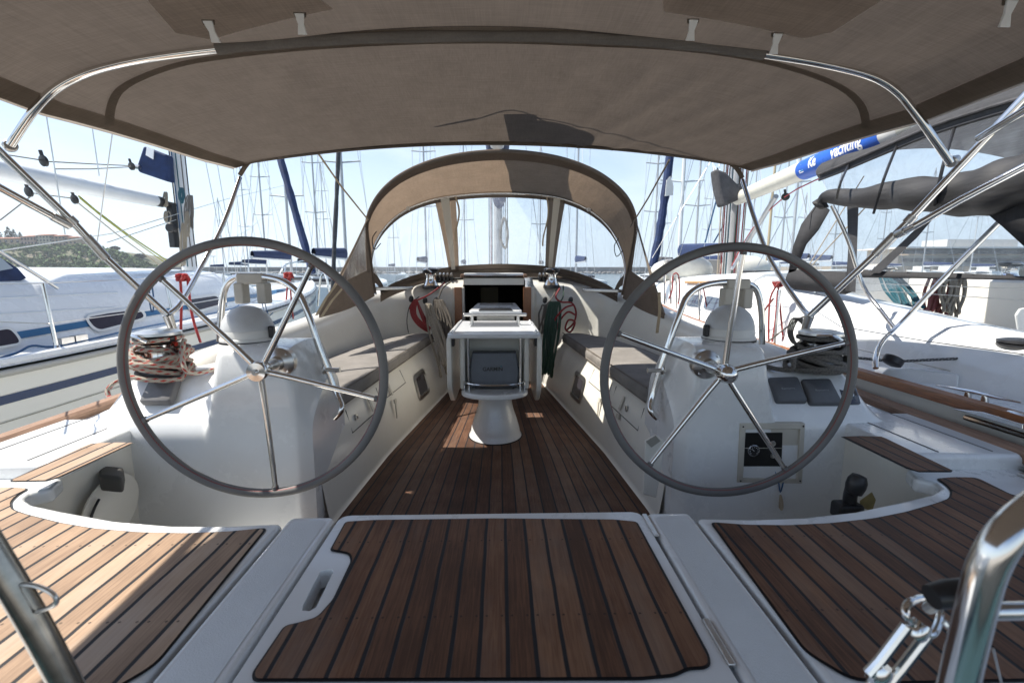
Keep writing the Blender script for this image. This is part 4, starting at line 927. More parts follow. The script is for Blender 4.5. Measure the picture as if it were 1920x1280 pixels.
# grab loops inside hood
for px, py in ((706, 452), (1160, 465)):
    MB().tube([at(px, py-18, 4.0), at(px-8, py-4, 3.98), at(px-4, py+16, 4.0), at(px+8, py+4, 4.0)], .004, 6, smooth=4).build('cord', CAULK, SH)

# tie line from bimini to sprayhood
for pts, lab in (([(594, 284, 2.95), (640, 350, 3.3), (690, 412, 3.8)], 'pale strap running from the bimini down to the left side of the sprayhood'),
                 ([(1255, 300, 2.95), (1215, 372, 3.4), (1182, 425, 3.85)], 'dark strap running from the bimini down to the right side of the sprayhood')):
    P = [at(*q) for q in pts]; o = MB().tube(P, .006, 8).build('tension_strap', STRAP if pts[0][0] < 900 else CUSHP); tag(o, lab, 'strap', 'straps between bimini and sprayhood')

# ============================================================ COCKPIT TABLE
TB = empty('cockpit_table', (-.015, 3.1, 0), 'white folding cockpit table with leaves down on a round pedestal', 'table')
cx = -.015
m = MB(); tp = rounded([(cx-.265, 2.745), (cx+.265, 2.745), (cx+.29, 2.79), (cx+.285, 3.50), (cx-.285, 3.50), (cx-.29, 2.79)], .05, 5); m.prism(tp, .735, .762); tt = m.build('tabletop', mat('table_white', (.60, .62, .64), .3, noise=.03, coat=.3), TB, bevel=.009)
for s in (-1, 1): MB().tube([(cx+s*.265, 2.80, .765), (cx+s*.262, 3.48, .765)], .008, 8).build('table_rim', GEL, tt)
MB().prism(rounded([(cx-.205, 3.50), (cx+.205, 3.50), (cx+.18, 4.30), (cx-.18, 4.30)], .03), .815, .842).build('locker_lid', GEL, TB, bevel=.008)
MB().prism([(cx-.15, 3.60), (cx+.15, 3.60), (cx+.13, 4.25), (cx-.13, 4.25)], .30, .815).build('locker_body', GELC, TB, bevel=.01)
m = MB(); m.prism([(cx-.13, 3.50), (cx+.13, 3.50), (cx+.12, 3.68), (cx-.12, 3.68)], .842, .846); m.build('lid_panel', mat('smoked_acrylic', (.05, .05, .052), .15), TB)
m = MB(); m.prism([(cx-.15, 3.98), (cx+.15, 3.98), (cx+.145, 4.22), (cx-.145, 4.22)], .842, .846); m.build('lid_panel', mat('grey_acrylic', (.28, .28, .28), .2), TB)
m = MB(); m.prism([(cx-.17, 3.12), (cx+.17, 3.12), (cx+.16, 3.40), (cx-.16, 3.40)], .762, .765); m.build('table_inlay', GREYC, tt)
# grab handle across the top
yh = 3.24; P = [at(x, 585, yh) for x in (876, 985)]
gh = MB().box((cx, yh, .835), (P[1][0]-P[0][0]+.04, .04, .022)).build('grab_handle', STEELR, TB, bevel=.009)
for s in (-1, 1): MB().tube([(cx+s*.165, yh, .76), (cx+s*.165, yh, .83)], .0125, 14).lathe([(.02, 0), (.02, .006)], (cx+s*.165, yh, .762)).build('handle_post', STEELR, gh)
# leaves
for s in (-1, 1):
    lf_ = MB(); pr = rounded([(2.80, .735), (3.62, .735), (3.60, .40), (3.42, .27), (2.98, .27), (2.80, .40)], .06)
    b0 = len(lf_.v); n_ = len(pr)
    for xx in (cx+s*.268, cx+s*.298):
        for a, b_ in pr: lf_.v.append(Vector((xx+s*.014*(.735-b_)*0, a, b_)))
    lf_.face(range(n_)); lf_.face([n_+i for i in range(n_)][::-1])
    for i in range(n_): j = (i+1) % n_; lf_.face([j, i, n_+i, n_+j])
    lf_.build('leaf', GELC, TB, bevel=.007)
    MB().box((cx+s*.262, 2.86, .70), (.02, .07, .05)).build('hinge', BLACK, TB, bevel=.003)
    MB().tube([(cx+s*.165, 2.845, .735), (cx+s*.165, 2.845, .385)], .0075, 10).build('strut', STEEL, TB)
    MB().box((cx+s*.205, 2.97, .56), (.035, .24, .34)).build('cheek', GELC, TB, bevel=.012)
MB().box((cx, 3.12, .55), (.40, .05, .37)).build('back_panel', GELC, TB, bevel=.01)
sh = [(cx+.215*cos(a), 2.86-.145*sin(a)) for a in np.linspace(0, pi, 19)]+[(cx-.215, 3.2), (cx+.215, 3.2)]
MB().prism(sh, .352, .388).build('shelf', GEL, TB, bevel=.012)
m = MB(); rl = [(cx-.195, 2.86, .445)]+[(cx+.195*cos(a), 2.85-.115*sin(a), .445) for a in np.linspace(pi, 0, 15)]+[(cx+.195, 2.86, .445)]
m.tube(rl, .0055, 8); m.tube([(cx-.195, 2.85, .385), (cx-.195, 2.85, .445)], .0055, 8); m.tube([(cx+.195, 2.85, .385), (cx+.195, 2.85, .445)], .0055, 8); m.build('fiddle_rail', STEEL, TB)
m = MB(); prof = []
for k in range(15): t_ = k/14; prof.append((.175-.06*sstep(.02, .75, t_)+.01*max(0, t_-.8)*5*.3, .355*t_))
prof = [(.185, 0), (.183, .012)]+prof[1:]
m.lathe(prof, (cx, 3.08, 0), seg=40, sy=1.05); m.build('pedestal', GEL, TB)
MB().lathe([(.192, 0), (.192, .004)], (cx, 3.08, 0), seg=40, sy=1.05).build('pedestal_seal', CAULK, TB)
# chart plotter under its cover
CP = empty('chart_plotter', (cx, 2.90, .39), 'chart plotter under a slate grey cover on the table shelf', 'chart plotter')
P = [(cx-.155, .405), (cx+.150, .405), (cx+.158, .50), (cx+.150, .565), (cx+.140, .625), (cx-.145, .625), (cx-.155, .565), (cx-.162, .50)]
m = MB(); n_ = len(P)
for k, (y, sc2) in enumerate(((2.855, .96), (2.862, 1.0), (2.93, 1.0), (2.95, .97))):
    for a, b_ in P: m.v.append(Vector((cx+(a-cx)*sc2, y+.10*(b_-.405), .50+(b_-.50)*sc2)))
for k in range(3):
    for i in range(n_): j = (i+1) % n_; m.face([k*n_+i, k*n_+j, (k+1)*n_+j, (k+1)*n_+i])
m.face(range(n_)[::-1]); m.face([3*n_+i for i in range(n_)])
cv = m.build('cover', mat('slate_cover', (.115, .13, .155), .5, noise=.06, bump=.1, bscale=300), CP, bevel=.01)
MB().box((cx, 2.90, .405), (.25, .07, .035)).build('mount', BLACK, CP, bevel=.006)
for s in (-1, 1): MB().lathe([(.018, 0), (.018, .014), (.012, .018)], (cx+s*.155, 2.90, .51), (s, 0, 0), 16).build('knob', BLACK, CP)
text('lettering', 'GARMIN', (cx-.012, 2.850+.10*.125, .520), frame((1, 0, 0), (0, -1, .1)), .034, BLACK, cv, bold=.0008)
m = MB(); m.v = [Vector((cx+.036+a, 2.8615+.0018*b_/.018, .536+b_)) for a, b_ in ((0, 0), (.012, 0), (.006, .010))]; m.face((0, 1, 2)); m.build('triangle_mark', mat('teal_mark', (.01, .12, .16), .4), cv, smooth=0)

# ============================================================ CUSHIONS
for s, lab in ((-1, 'left bench cushion, partly in sunlight, taupe fabric'), (1, 'right bench cushion lying wholly in shade, taupe fabric')):
    m = MB()
    def cprof(Y):
        a = xb(Y)-.012; k_ = lerp([(2.3, 1.315), (3.5, 1.21), (4.1, 1.06), (4.45, .80)], Y); return a, k_
    sec = [(0, .0), (0, .012), (-.006, .04), (0, .068), (.012, .080), (.5, .086), (1, .078), (1, 0)]
    def cu(u, v):
        Y = 2.27+2.17*u; a, k_ = cprof(Y); i = int(round(v*7)); q = sec[i]
        dz_ = .0; endr = min(1, min(u, 1-u)*18); hh = .45+.55*sqrt(max(0, 1-(1-endr)**2))
        if q[0] in (.5,): x = a+(k_-a)*.5
        elif q[0] == 1: x = k_
        else: x = a+q[0]
        wr = .0035*sin(Y*23+v*3)+.002*sin(Y*61)
        return (s*(x+(wr if i < 5 else 0)), Y, .464+q[1]*hh+(wr*.6 if i in (4, 5) else 0))
    m.grid(cu, 60, 7)
    for u0 in (0, 60): m.face([u0*8+i for i in range(8)] if (u0 == 0) else [u0*8+i for i in range(8)][::-1])
    c_ = m.build('bench_cushion', CUSH, sub=1, smooth=80); tag(c_, lab, 'cushion', 'bench cushions')
    for zz in (.466, .541):
        m = MB(); m.tube([(s*(xb(2.29+2.13*k/40)-.013+(.004 if zz > .5 else 0)), 2.29+2.13*k/40, zz) for k in range(41)], .0042, 6); m.build('piping', CUSHP, c_)

# ============================================================ INSTRUMENT COVERS, ENGINE PANEL, LEVERS
def cover(quad, th, label, group, mt=GREYC, word=None, rnd=.012):
    P = [Vector(at(px, py, Y)) for px, py, Y in quad]; c = sum(P, Vector())/4
    nn = (P[1]-P[0]).cross(P[3]-P[0]).normalized()
    if nn.y > 0: nn = -nn
    u_ = (P[1]-P[0]).normalized(); w_ = (P[0]-P[3]).normalized()
    R = frame(u_, nn); wd_ = ((P[1]-P[0]).length+(P[2]-P[3]).length)/2; ht = ((P[3]-P[0]).length+(P[2]-P[1]).length)/2
    e = empty('instrument', c, label, 'instrument', group); loc = [R.inverted()@(p_-c) for p_ in P]; m = MB()
    rp_ = rounded([(p_.x, p_.y) for p_ in loc], .014, 4); n_ = len(rp_)
    for k, (z, s_) in enumerate(((-th, 1.02), (-.25*th, 1.0), (0, .90))):
        for a, b_ in rp_: m.v.append(c+R@Vector((a*s_, b_*s_, z)))
    for k in range(2):
        for i in range(n_): j = (i+1) % n_; m.face([k*n_+j, k*n_+i, (k+1)*n_+i, (k+1)*n_+j])
    m.face([2*n_+i for i in range(n_)][::-1]); m.face(range(n_))
    bm_ = m.build('cover', mt, e, smooth=50)
    if word: text('lettering', word, c+R@Vector((0.0, .0, .001)), R, .014, mat('faint_lettering', (.30, .31, .33), .5), bm_, ext=.0004)
    return e, c, R
GI = 'covered instruments on the right helm console'
cover(((1441, 706, 1.97), (1497, 704, 1.97), (1516, 752, 1.875), (1458, 752, 1.875)), .028, 'grey covered instrument nearest the right wheel hub', GI, word='Raymarine')
cover(((1504, 709, 1.96), (1558, 708, 1.96), (1582, 755, 1.865), (1522, 755, 1.865)), .028, 'grey covered instrument with a round dent, between its square twin and the rim', GI, word='Raymarine')
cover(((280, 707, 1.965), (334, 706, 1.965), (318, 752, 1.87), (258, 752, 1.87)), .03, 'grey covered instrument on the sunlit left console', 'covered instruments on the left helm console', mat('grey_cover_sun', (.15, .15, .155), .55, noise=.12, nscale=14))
e, c, R = cover(((1568, 722, 1.955), (1606, 725, 1.95), (1616, 757, 1.88), (1585, 758, 1.88)), .012, 'uncovered black instrument display at the right edge of the console', GI, DARKGL)
MB().lathe([(.013, 0), (.013, .004), (.008, .006)], c+R@Vector((.004, .004, 0)), R@Vector((0, 0, 1)), 16).build('dial', STEELR, e)
# engine panel recessed in the console face
EP = empty('engine_panel', at(1445, 848, 1.84), 'engine control panel in a square beige frame under the right wheel', 'engine panel')
yy = 1.826
def pz(px, py, Y=yy): return Vector(at(px, py, Y))
o4 = [pz(1386, 792), pz(1508, 792), pz(1502, 905), pz(1380, 903)]; i4 = [pz(1396, 803), pz(1497, 803), pz(1491, 896), pz(1391, 894)]
m = MB(); m.v = [v+Vector((0, -.008, 0)) for v in o4]+[v+Vector((0, -.012, 0)) for v in i4]+[v+Vector((0, .02, 0)) for v in o4]+[v+Vector((0, .004, 0)) for v in i4]
for i in range(4): j = (i+1) % 4; m.face([i, j, 4+j, 4+i]); m.face([j, i, 8+i, 8+j]); m.face([4+i, 4+j, 12+j, 12+i])
m.build('frame', BEIGEP, EP, bevel=.004)
d_ = .004
pin = [pz(1391, 801), pz(1497, 801), pz(1491, 898), pz(1387, 896)]
# box sides drawn proud of the face as a shallow tray
m = MB(); m.plate([v+Vector((0, -.003, 0)) for v in pin], .003, (0, -1, 0)); m.build('tray', BEIGEP, EP)
gp = [pz(1392, 810), pz(1466, 810), pz(1464, 873), pz(1388, 873)]
gp_o = MB().plate([v+Vector((0, -.005, 0)) for v in gp], .003, (0, -1, 0)).build('instrument_panel', mat('panel_black', (.012, .012, .013), .3), EP)
for (px, py, r) in ((1411, 843, .026), (1447, 830, .012)):
    c = pz(px, py)+Vector((0, -.006, 0)); MB().lathe([(r, 0), (r, .004), (r*.86, .006), (r*.84, .003), (.001, .003)], c, (0, -1, 0), 24).build('gauge', STEELR if r < .02 else mat('gauge_rim', (.30, .30, .31), .2, metal=.7), gp_o)
m = MB(); m.lathe([(.009, 0), (.009, .008), (.004, .009)], pz(1446, 853)+Vector((0, -.006, 0)), (0, -1, 0), 16); m.build('ignition_lock', STEELR, gp_o)
MB().tube([pz(1388, 838)+Vector((0, -.010, 0)), pz(1466, 838)+Vector((0, -.010, 0))], .0012, 6).build('panel_edge', BEIGEP, gp_o)
for px, py in ((1391, 798), (1503, 797), (1497, 899), (1386, 899)): MB().lathe([(.004, 0), (.003, .002)], pz(px, py)+Vector((0, -.012, 0)), (0, -1, 0), 10).build('screw', BLACK, EP)
KF = empty('key_fob', at(1462, 915, 1.82), 'ignition key ring with blue cord and oval wooden tag', 'key fob')
MB().tube([at(1446, 853, 1.828), at(1450, 866, 1.826)], .003, 8).build('key', STEELR, KF)
MB().tube([at(1450+9*cos(a), 873+9*sin(a), 1.826) for a in np.linspace(0, 2*pi, 16)[:-1]], .0012, 6, closed=True).build('ring', STEELR, KF)
MB().tube([at(1452, 882, 1.825), at(1459, 898, 1.82), at(1463, 922, 1.81), at(1469, 902, 1.82)], .003, 6, smooth=4).build('cord', R_BLUE, KF)
MB().lathe([(.023, -.004), (.025, -.002), (.025, .002), (.023, .004)], at(1463, 940, 1.815), (1, -.25, 0), 20, sx=1.5, sy=1).build('tag', mat('pale_wood', (.42, .34, .24), .6), KF)
# throttle
TH = empty('throttle', at(1600, 960, 1.66), 'black engine throttle lever with upright grip in the right footwell', 'throttle')
m = MB(); m.tube([at(1592, 958, 1.5), at(1594, 930, 1.5), at(1601, 905, 1.48)], [.022, .017, .021], 14, smooth=4); m.build('lever', BLACK, TH)
m = MB(); m.lathe([(.006, -.045), (.026, -.035), (.031, -.010), (.030, .012), (.022, .03), (.006, .034)], at(1606, 906, 1.48), (.25, 0, 1), 20); m.build('grip', BLACK, TH)
MB().box(at(1588, 956, 1.5), (.09, .06, .06)).build('housing', BLACK, TH, bevel=.012)
m = MB(); m.plate([at(1612, 938, 1.52), at(1634, 922, 1.52), at(1641, 936, 1.52), at(1634, 957, 1.52), at(1612, 950, 1.52)], .003); m.plate([at(1584, 925, 1.53), at(1590, 912, 1.53), at(1592, 940, 1.53), at(1584, 938, 1.53)], .003)
m.build('yellowed_label', mat('yellowed_plastic', (.36, .29, .12), .5, noise=.2, nscale=30), TH)
# winch handle pocket on right console cheek
HP = empty('handle_pocket', at(1222, 850, 1.95), 'cream winch handle pocket on the right console beside the sole', 'handle pocket')
m = MB(); q = [at(1213, 820, 1.93), at(1238, 812, 1.87), at(1233, 838, 1.87), at(1225, 920, 1.87), at(1205, 916, 1.93)]
m.plate([at(1207, 826, 1.84), at(1228, 812, 1.84), at(1245, 826, 1.84), at(1228, 930, 1.84), at(1203, 922, 1.84)], -.02, (0, -1, 0)); m.build('pocket', GELC, HP, bevel=.006)
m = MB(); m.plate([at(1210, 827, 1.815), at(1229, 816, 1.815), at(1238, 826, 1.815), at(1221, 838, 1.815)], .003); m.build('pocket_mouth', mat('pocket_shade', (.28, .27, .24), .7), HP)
# horseshoe of manual bilge pump / grey hand shower housing on the left footwell side
SB = empty('shower_holder', at(208, 910, 1.62), 'dark grey shower holder above a round hatch in the left footwell', 'shower holder')
m = MB(); m.prism([(p_[0], p_[1]) for p_ in (at(186, 905, 1.62), at(230, 905, 1.60), at(236, 905, 1.70), at(190, 905, 1.72))], .335, .40); m.build('bracket', mat('dark_grey_plastic', (.075, .072, .066), .6), SB, bevel=.014)
m = MB(); m.lathe([(.13, 0), (.13, .006), (.12, .010), (.001, .010)], (-1.47, 1.66, .25), (1, -.08, .0), 32, sx=1.0, sy=.85); m.build('round_hatch', GELC, SB)
MB().tube([at(186, 935, 1.60), at(178, 950, 1.58), at(172, 965, 1.57), at(168, 985, 1.56)], .0045, 8).build('hose', BLACK, SB)

# side tubes of the bimini frame running aft below the canvas edge
for s in (-1, 1):
    MB().tube([(s*1.76, 1.70, 1.62), (s*1.66, 1.3, 1.70), (s*1.62, .6, 1.72), (s*1.60, -.6, 1.72)], .014, 12).build('side_tube', STEEL, BM)
    MB().tube([(s*1.60, -.6, 1.72), (s*1.5, -.62, 1.86), (0, -.66, 2.0)], .014, 12, smooth=6).build('aft_bow', STEEL, BM)

# ============================================================ WINCHES, CLUTCHES, ROPES ON THE NEAR YACHT
def winch(c, r, h, label, group, top='black'):
    e = empty('winch', c, label, 'winch', group)
    MB().lathe([(r*1.05, 0), (r*1.05, h*.10), (r*.98, h*.16)], c, seg=28).build('base', BLACK, e)
    MB().lathe([(r*.95, h*.14), (r*.86, h*.22), (r*.70, h*.34), (r*.64, h*.50), (r*.68, h*.68), (r*.86, h*.76)], c, seg=32).build('drum', STEEL, e)
    MB().lathe([(r*.88, h*.74), (r*.98, h*.80), (r*.98, h*.85), (r*.84, h*.87)], c, seg=32).build('jaw_ring', BLACK, e)
    MB().lathe([(r*.84, h*.86), (r*1.0, h*.89), (r*.98, h*.95), (r*.60, h*1.0), (r*.2, h*1.0), (r*.18, h*.95), (.001, h*.95)], c, seg=32).build('top_cap', STEELR if top == 'steel' else BLACK, e)
    MB().tube([(c[0]-r*.7, c[1]-r*.72, c[2]+h*.9), (c[0]-r*.2, c[1]-r*1.12, c[2]+h*.92), (c[0]+r*.3, c[1]-r*1.05, c[2]+h*.8)], r*.10, 8, smooth=3).build('stripper_arm', STEEL, e)
    return e
WL, WR = at(303, 690, 2.03), at(1532, 692, 2.03)
WL = (WL[0], WL[1], .69); WR = (WR[0], WR[1], .69)
winch(WL, .092, .20, 'large left cockpit winch wrapped in red flecked white rope', 'large cockpit winches', 'steel')
winch(WR, .092, .19, 'large right cockpit winch buried under grey rope', 'large cockpit winches', 'steel')
c1, c2 = at(808, 541, 4.62), at(1034, 540, 4.62)
winch(c1, .082, .205, 'small winch on the coachroof left of the companionway', 'coachroof winches'); winch(c2, .082, .205, 'small winch on the coachroof right of the companionway', 'coachroof winches')
def bundle(c, r0, r1, h0, h1, n, rr, seed, tilt=.10, sq=1.0):
    rn = random.Random(seed); P = []
    for k in range(n*14+1):
        t = k/14; f = t/n; a = 2*pi*t; z = h0+(h1-h0)*(f if True else 0)+.012*sin(t*2.3+seed)
        R = r0+(r1-r0)*f**.7+.008*sin(t*5+seed)+.006*rn.uniform(-1, 1)
        ph = seed+int(t)*1.9
        P.append((c[0]+R*cos(a), c[1]+R*sin(a)*sq, c[2]+z+tilt*R*cos(a+ph)))
    return P
def rope_on_winch(c, mt, label, seed, dirn):
    m = MB(); r = .0105
    m.tube(bundle(c, .073, .095, .115, .02, 5, r, seed, .25), r, 8, smooth=1)
    m.tube(bundle(c, .098, .118, .105, .030, 4, r, seed+2, .34), r, 8); m.tube(bundle(c, .105, .13, .075, .022, 3, r, seed+5, .25), r, 8)
    m.tube([(c[0]+.088*cos(a), c[1]+.088*sin(a), c[2]+.158+.006*cos(a)) for a in np.linspace(-.2, 5.8, 26)], r*.9, 8)
    m.tube([(c[0]+.10, c[1]+.02, c[2]+.15), (c[0]+.13*dirn, c[1]-.05, c[2]+.09), (c[0]+.17*dirn, c[1]-.07, c[2]+.02), (c[0]+.22*dirn, c[1]+.06, c[2]+.012), (c[0]+.16*dirn, c[1]+.15, c[2]+.014)], r, 8, smooth=6)
    o = m.build('coiled_rope', mt, smooth=80); tag(o, label, 'rope', 'ropes on the cockpit winches'); return o
rope_on_winch(WL, R_REDW, 'red flecked white rope wound round the large left winch', 1.0, 1)
rope_on_winch(WR, R_GREY, 'grey rope heaped round the large right winch', 4.0, -1)
m = MB(); m.tube([at(228, 712, 1.98), at(214, 718, 1.95), at(202, 730, 1.93), at(204, 742, 1.92)], .009, 8, smooth=5); tag(m.build('rope', R_REDW), 'end of red flecked rope hanging over the outer edge of the left console', 'rope')
def hook(px, py, Y, label):
    c = at(px, py, Y); m = MB(); m.lathe([(.006, -.035), (.020, -.025), (.024, 0), (.018, .022), (.005, .03)], c, (.1, -.1, 1), 14); tag(m.build('rope_hook', BLACK), label, 'hook', 'black rope hooks on the cockpit bulkhead')
hook(771, 560, 4.42, 'leftmost black rope hook above the red coil'); hook(797, 563, 4.48, 'black rope hook holding the long beige coil'); hook(818, 562, 4.52, 'black rope hook nearest the companionway on its left')
hook(1022, 562, 4.50, 'black rope hook nearest the companionway on its right'); hook(1070, 562, 4.45, 'rightmost black rope hook above the red coil')
def coil(top, bot, w0, w1, n, rr, mt, label, Y0, Y1, seed, wrap=None, group=None, parent=None):
    """hanging hank: loops from the hook point down to the bottom"""
    rn = random.Random(seed); m = MB()
    for k in range(n):
        f = (k+.5)/n-.5; ts = [0, .12, .35, .6, .85, 1.0]; wl = []
        j = rn.uniform(-1, 1); wr_ = rn.uniform(.25, 1.1)
        L_ = []; Rr = []
        bx = bot[0]+w1*f*1.1+rn.uniform(-2, 2); by = bot[1]-rn.uniform(0, 26)*(1 if n > 3 else .3)
        for t in ts:
            x = top[0]+(bx-top[0])*t; y = top[1]+(by-top[1])*t; w = ((w0*(1-t)+w1*t)*.32*sin(pi*min(1, t*1.1+.12)))*wr_+.8; yy = Y0+(Y1-Y0)*t-.02*rn.random()-.015*k/n
            L_.append(at(x-w+rn.uniform(-.8, .8)+w0*f*(1-t), y, yy)); Rr.append(at(x+w+rn.uniform(-.8, .8)+w0*f*(1-t), y, yy-.01))
        m.tube(L_+Rr[::-1], rr, 7, closed=True, smooth=4)
    if wrap:
        for wy in wrap:
            t = (wy-top[1])/(bot[1]-top[1]); x = top[0]+(bot[0]-top[0])*t; yy = Y0+(Y1-Y0)*t; c = at(x, wy, yy-.02)
            for q in range(4): m.tube([(c[0]+.035*cos(a), c[1]-.0+.035*sin(a), c[2]+q*.015+.006*cos(a)) for a in np.linspace(0, 2*pi, 14)[:-1]], rr, 6, closed=True)
    o = m.build('rope_coil', mt, smooth=80); tag(o, label, 'rope', group or 'rope coils hung beside the companionway'); return o
m = MB()
for k in range(5):
    o_ = k*2.2; yy_ = 4.36-.012*k
    m.tube([at(778+o_*.5, 562+k, yy_), at(770+o_, 576+k, yy_), at(773+o_, 594, yy_-.02), at(786+o_, 611-k, yy_-.03), at(804+o_*.3, 621-k*1.5, yy_-.04), at(800-o_*.6, 603, yy_-.02), at(790-o_*.4, 582, yy_), at(783, 567, yy_)], .0088, 7, closed=True, smooth=5)
tag(m.build('rope_coil', R_RED, smooth=80), 'red rope coil hung at the left end of the bulkhead above the sunlit cushion', 'rope', 'rope coils hung beside the companionway')
coil((803, 572), (840, 706), 8, 22, 11, .0095, R_BEIGE, 'long beige rope coil hanging from bulkhead to sole beside the left porthole', 4.36, 3.95, 2)
coil((822, 564), (846, 655), 14, 30, 9, .0095, R_TAUPE, 'dark taupe rope coil between the long beige coil and the table', 4.46, 4.30, 3)
m = MB(); m.tube([at(834, 530, 4.58), at(815, 545, 4.5), at(798, 556, 4.42), at(776, 566, 4.38), at(768, 580, 4.36)], .0085, 8, smooth=5); tag(m.build('rope', R_RED), 'red rope led from the left clutches down to the red coil', 'rope')
m = MB(); m.tube([at(845, 528, 4.60), at(830, 540, 4.52), at(822, 560, 4.46)], .0085, 8, smooth=5); tag(m.build('rope', R_TAUPE), 'taupe rope led from the left clutches to the taupe coil', 'rope')
m = MB(); m.tube([at(786, 556, 4.40), at(769, 572, 4.42), at(763, 600, 4.44), at(766, 624, 4.44)], .0045, 8, smooth=5); tag(m.build('cable', R_BLK), 'thin black cable hanging in an arc left of the red coil', 'cable')
coil((1022, 572), (1016, 625), 12, 16, 3, .0085, R_TAUPE, 'taupe rope loops on the hook just right of the companionway', 4.44, 4.38, 5)
coil((1040, 568), (1026, 706), 16, 20, 8, .0095, R_GREEN, 'dark green rope coil hanging down to the sole right of the table', 4.42, 4.15, 6)
m = MB(); m.tube([at(1050, 540, 4.55), at(1042, 556, 4.46), at(1052, 566, 4.42), at(1072, 568, 4.38), at(1080, 585, 4.36), at(1076, 605, 4.36), at(1063, 618, 4.36)], .009, 8, smooth=5)
m.tube([at(1074, 572, 4.36), at(1058, 578, 4.34), at(1040, 600, 4.32), at(1030, 632, 4.30)], .009, 8, smooth=5); m.tube([at(1078, 590, 4.34), at(1064, 585, 4.33), at(1048, 604, 4.32), at(1040, 628, 4.3), at(1032, 634, 4.28)], .009, 8, smooth=5)
m.tube([at(1066, 600, 4.33), at(1060, 616, 4.32), at(1070, 622, 4.32), at(1078, 604, 4.32)], .009, 8, closed=True, smooth=5)
tag(m.build('rope_coil', R_RED, smooth=80), 'red rope looped over the rightmost hook beside the green coil', 'rope', 'rope coils hung beside the companionway')
m = MB(); m.tube([at(1056, 536, 4.58), at(1056, 556, 4.46), at(1046, 572, 4.42)], .007, 8, smooth=4); tag(m.build('rope', R_GREEN), 'green rope led from the right clutches to the green coil', 'rope')
m = MB(); m.tube([at(1044, 542, 4.56), at(1034, 560, 4.48), at(1024, 572, 4.44)], .007, 8, smooth=4); tag(m.build('rope', R_TAUPE), 'taupe rope led from the right winch to the taupe loops', 'rope')
for xs, y0, lab in (((820, 827, 834, 841, 848), 528, 'bank of five rope clutches left of the companionway'), ((1011, 1018, 1025), 528, 'bank of three rope clutches right of the companionway')):
    c = at(sum(xs)/len(xs), y0, 4.85); e = empty('rope_clutch', c, lab, 'rope clutch', 'rope clutches on the coachroof')
    for x in xs:
        q = at(x, y0, 4.85); m = MB(); m.box((q[0], q[1], q[2]+.03), (.026, .16, .05)); m.build('clutch_body', BLACK, e, bevel=.006)
        MB().tube([(q[0], q[1]+.02, q[2]+.06), (q[0], q[1]-.05, q[2]+.085), (q[0], q[1]-.11, q[2]+.07)], [.009, .012, .010], 8).build('clutch_lever', STEELR, e)
for px, py, Y, s, lab in ((735, 541, 4.25, -1, 'long chromed deck hatch rim on the left coaming top'), (1130, 545, 4.25, 1, 'long chromed deck hatch rim on the right coaming top')):
    c = at(px, py, Y); e = empty('deck_hatch', c, lab, 'hatch', 'low hatches on the coaming top'); a = -s*.62
    pr = [(c[0]+x*cos(a)-y*sin(a), c[1]+x*sin(a)+y*cos(a)) for x, y in rrect(-.20, .20, -.065, .065, .05)]
    MB().prism(pr, c[2]-.012, c[2]+.016).build('rim', STEELR, e, bevel=.008)
    MB().prism(offset(pr, -.025), c[2]+.014, c[2]+.020).build('lens', DARKGL, e)

# ============================================================ MAST, BOOM, SAIL COVER OF THE NEAR YACHT (over the bimini, seen through the window)
MS = empty('mast', (-.02, 7.9, 1.05), 'silver mast of the near yacht seen blurred through the middle sprayhood window', 'mast')
MB().lathe([(.075, 0), (.075, 13)], (-.02, 7.9, 1.0), seg=20, sy=1.4).build('mast_tube', ALUG, MS)
for k, (dx, mt) in enumerate(((-.12, R_RED), (-.10, R_GREY), (.10, R_BLUE), (.13, R_GREY), (.16, R_BLK), (-.15, R_BLK))):
    MB().tube([(-.02+dx, 7.8, 1.15), (-.02+dx*.9, 7.8, 6), (-.02+dx*.5, 7.8, 13)], .008, 6).build('halyard', mt, MS)
MB().tube([(.02, 7.75, 1.7), (.10, 7.7, 1.5), (.14, 7.7, 1.75), (.08, 7.7, 2.0)], .02, 7, closed=True, smooth=4).build('halyard_hank', R_GREY, MS)
for zz, w in ((6.2, 1.0), (9.6, .8)):
    MB().tube([(-w, 8.1, zz+.1), (-.02, 7.9, zz), (w, 8.1, zz+.1)], .03, 6).build('spreader', ALUG, MS)
for s in (-1, 1): MB().tube([(s*1.25, 8.0, .95), (s*1.0, 8.1, 6.3), (s*.8, 8.1, 9.7), (0, 7.9, 13.8)], .006, 6).build('shroud', STEELR, MS); MB().tube([(s*.75, 7.7, 1.0), (0, 7.9, 6.1)], .006, 6).build('shroud', STEELR, MS)
BO = empty('boom', (0, 7.7, 2.4), 'boom with its sail bag above the bimini, seen only by its shadow on the canvas', 'boom')
MB().tube([(0, 7.75, 2.42), (0, 2.55, 2.14)], .07, 14).build('boom_tube', ALU, BO)
m = MB(); m.grid(lambda u, v: ((.10*sin(v*pi)*(1-.5*v)+.02)*(1 if u < .5 else -1)*0+(.13*sin(pi*min(1, v*1.15)) if False else .0)+(.11*(1-v)+.02)*(-1 if int(round(u*10)) < 5 else 1)*abs(u*2-1), 2.62+.30*v+5.0*u*0, 2.16+.5*v), 10, 8)
m = MB()
def bag(u, v):  # u around, v along
    y = 2.60+5.0*v; a = 2*pi*u; zc = 2.34+.05*v; h = (.26+.10*sstep(0, .6, v)+.012*sin(v*40)); return (.11*cos(a)*(1-.3*sin(a)), y+(.22*(.5+.5*sin(a))*(1-v)), zc+h*sin(a)+.10)
m.grid(bag, 24, 40); m.build('sail_bag', NAVY, BO, smooth=80)
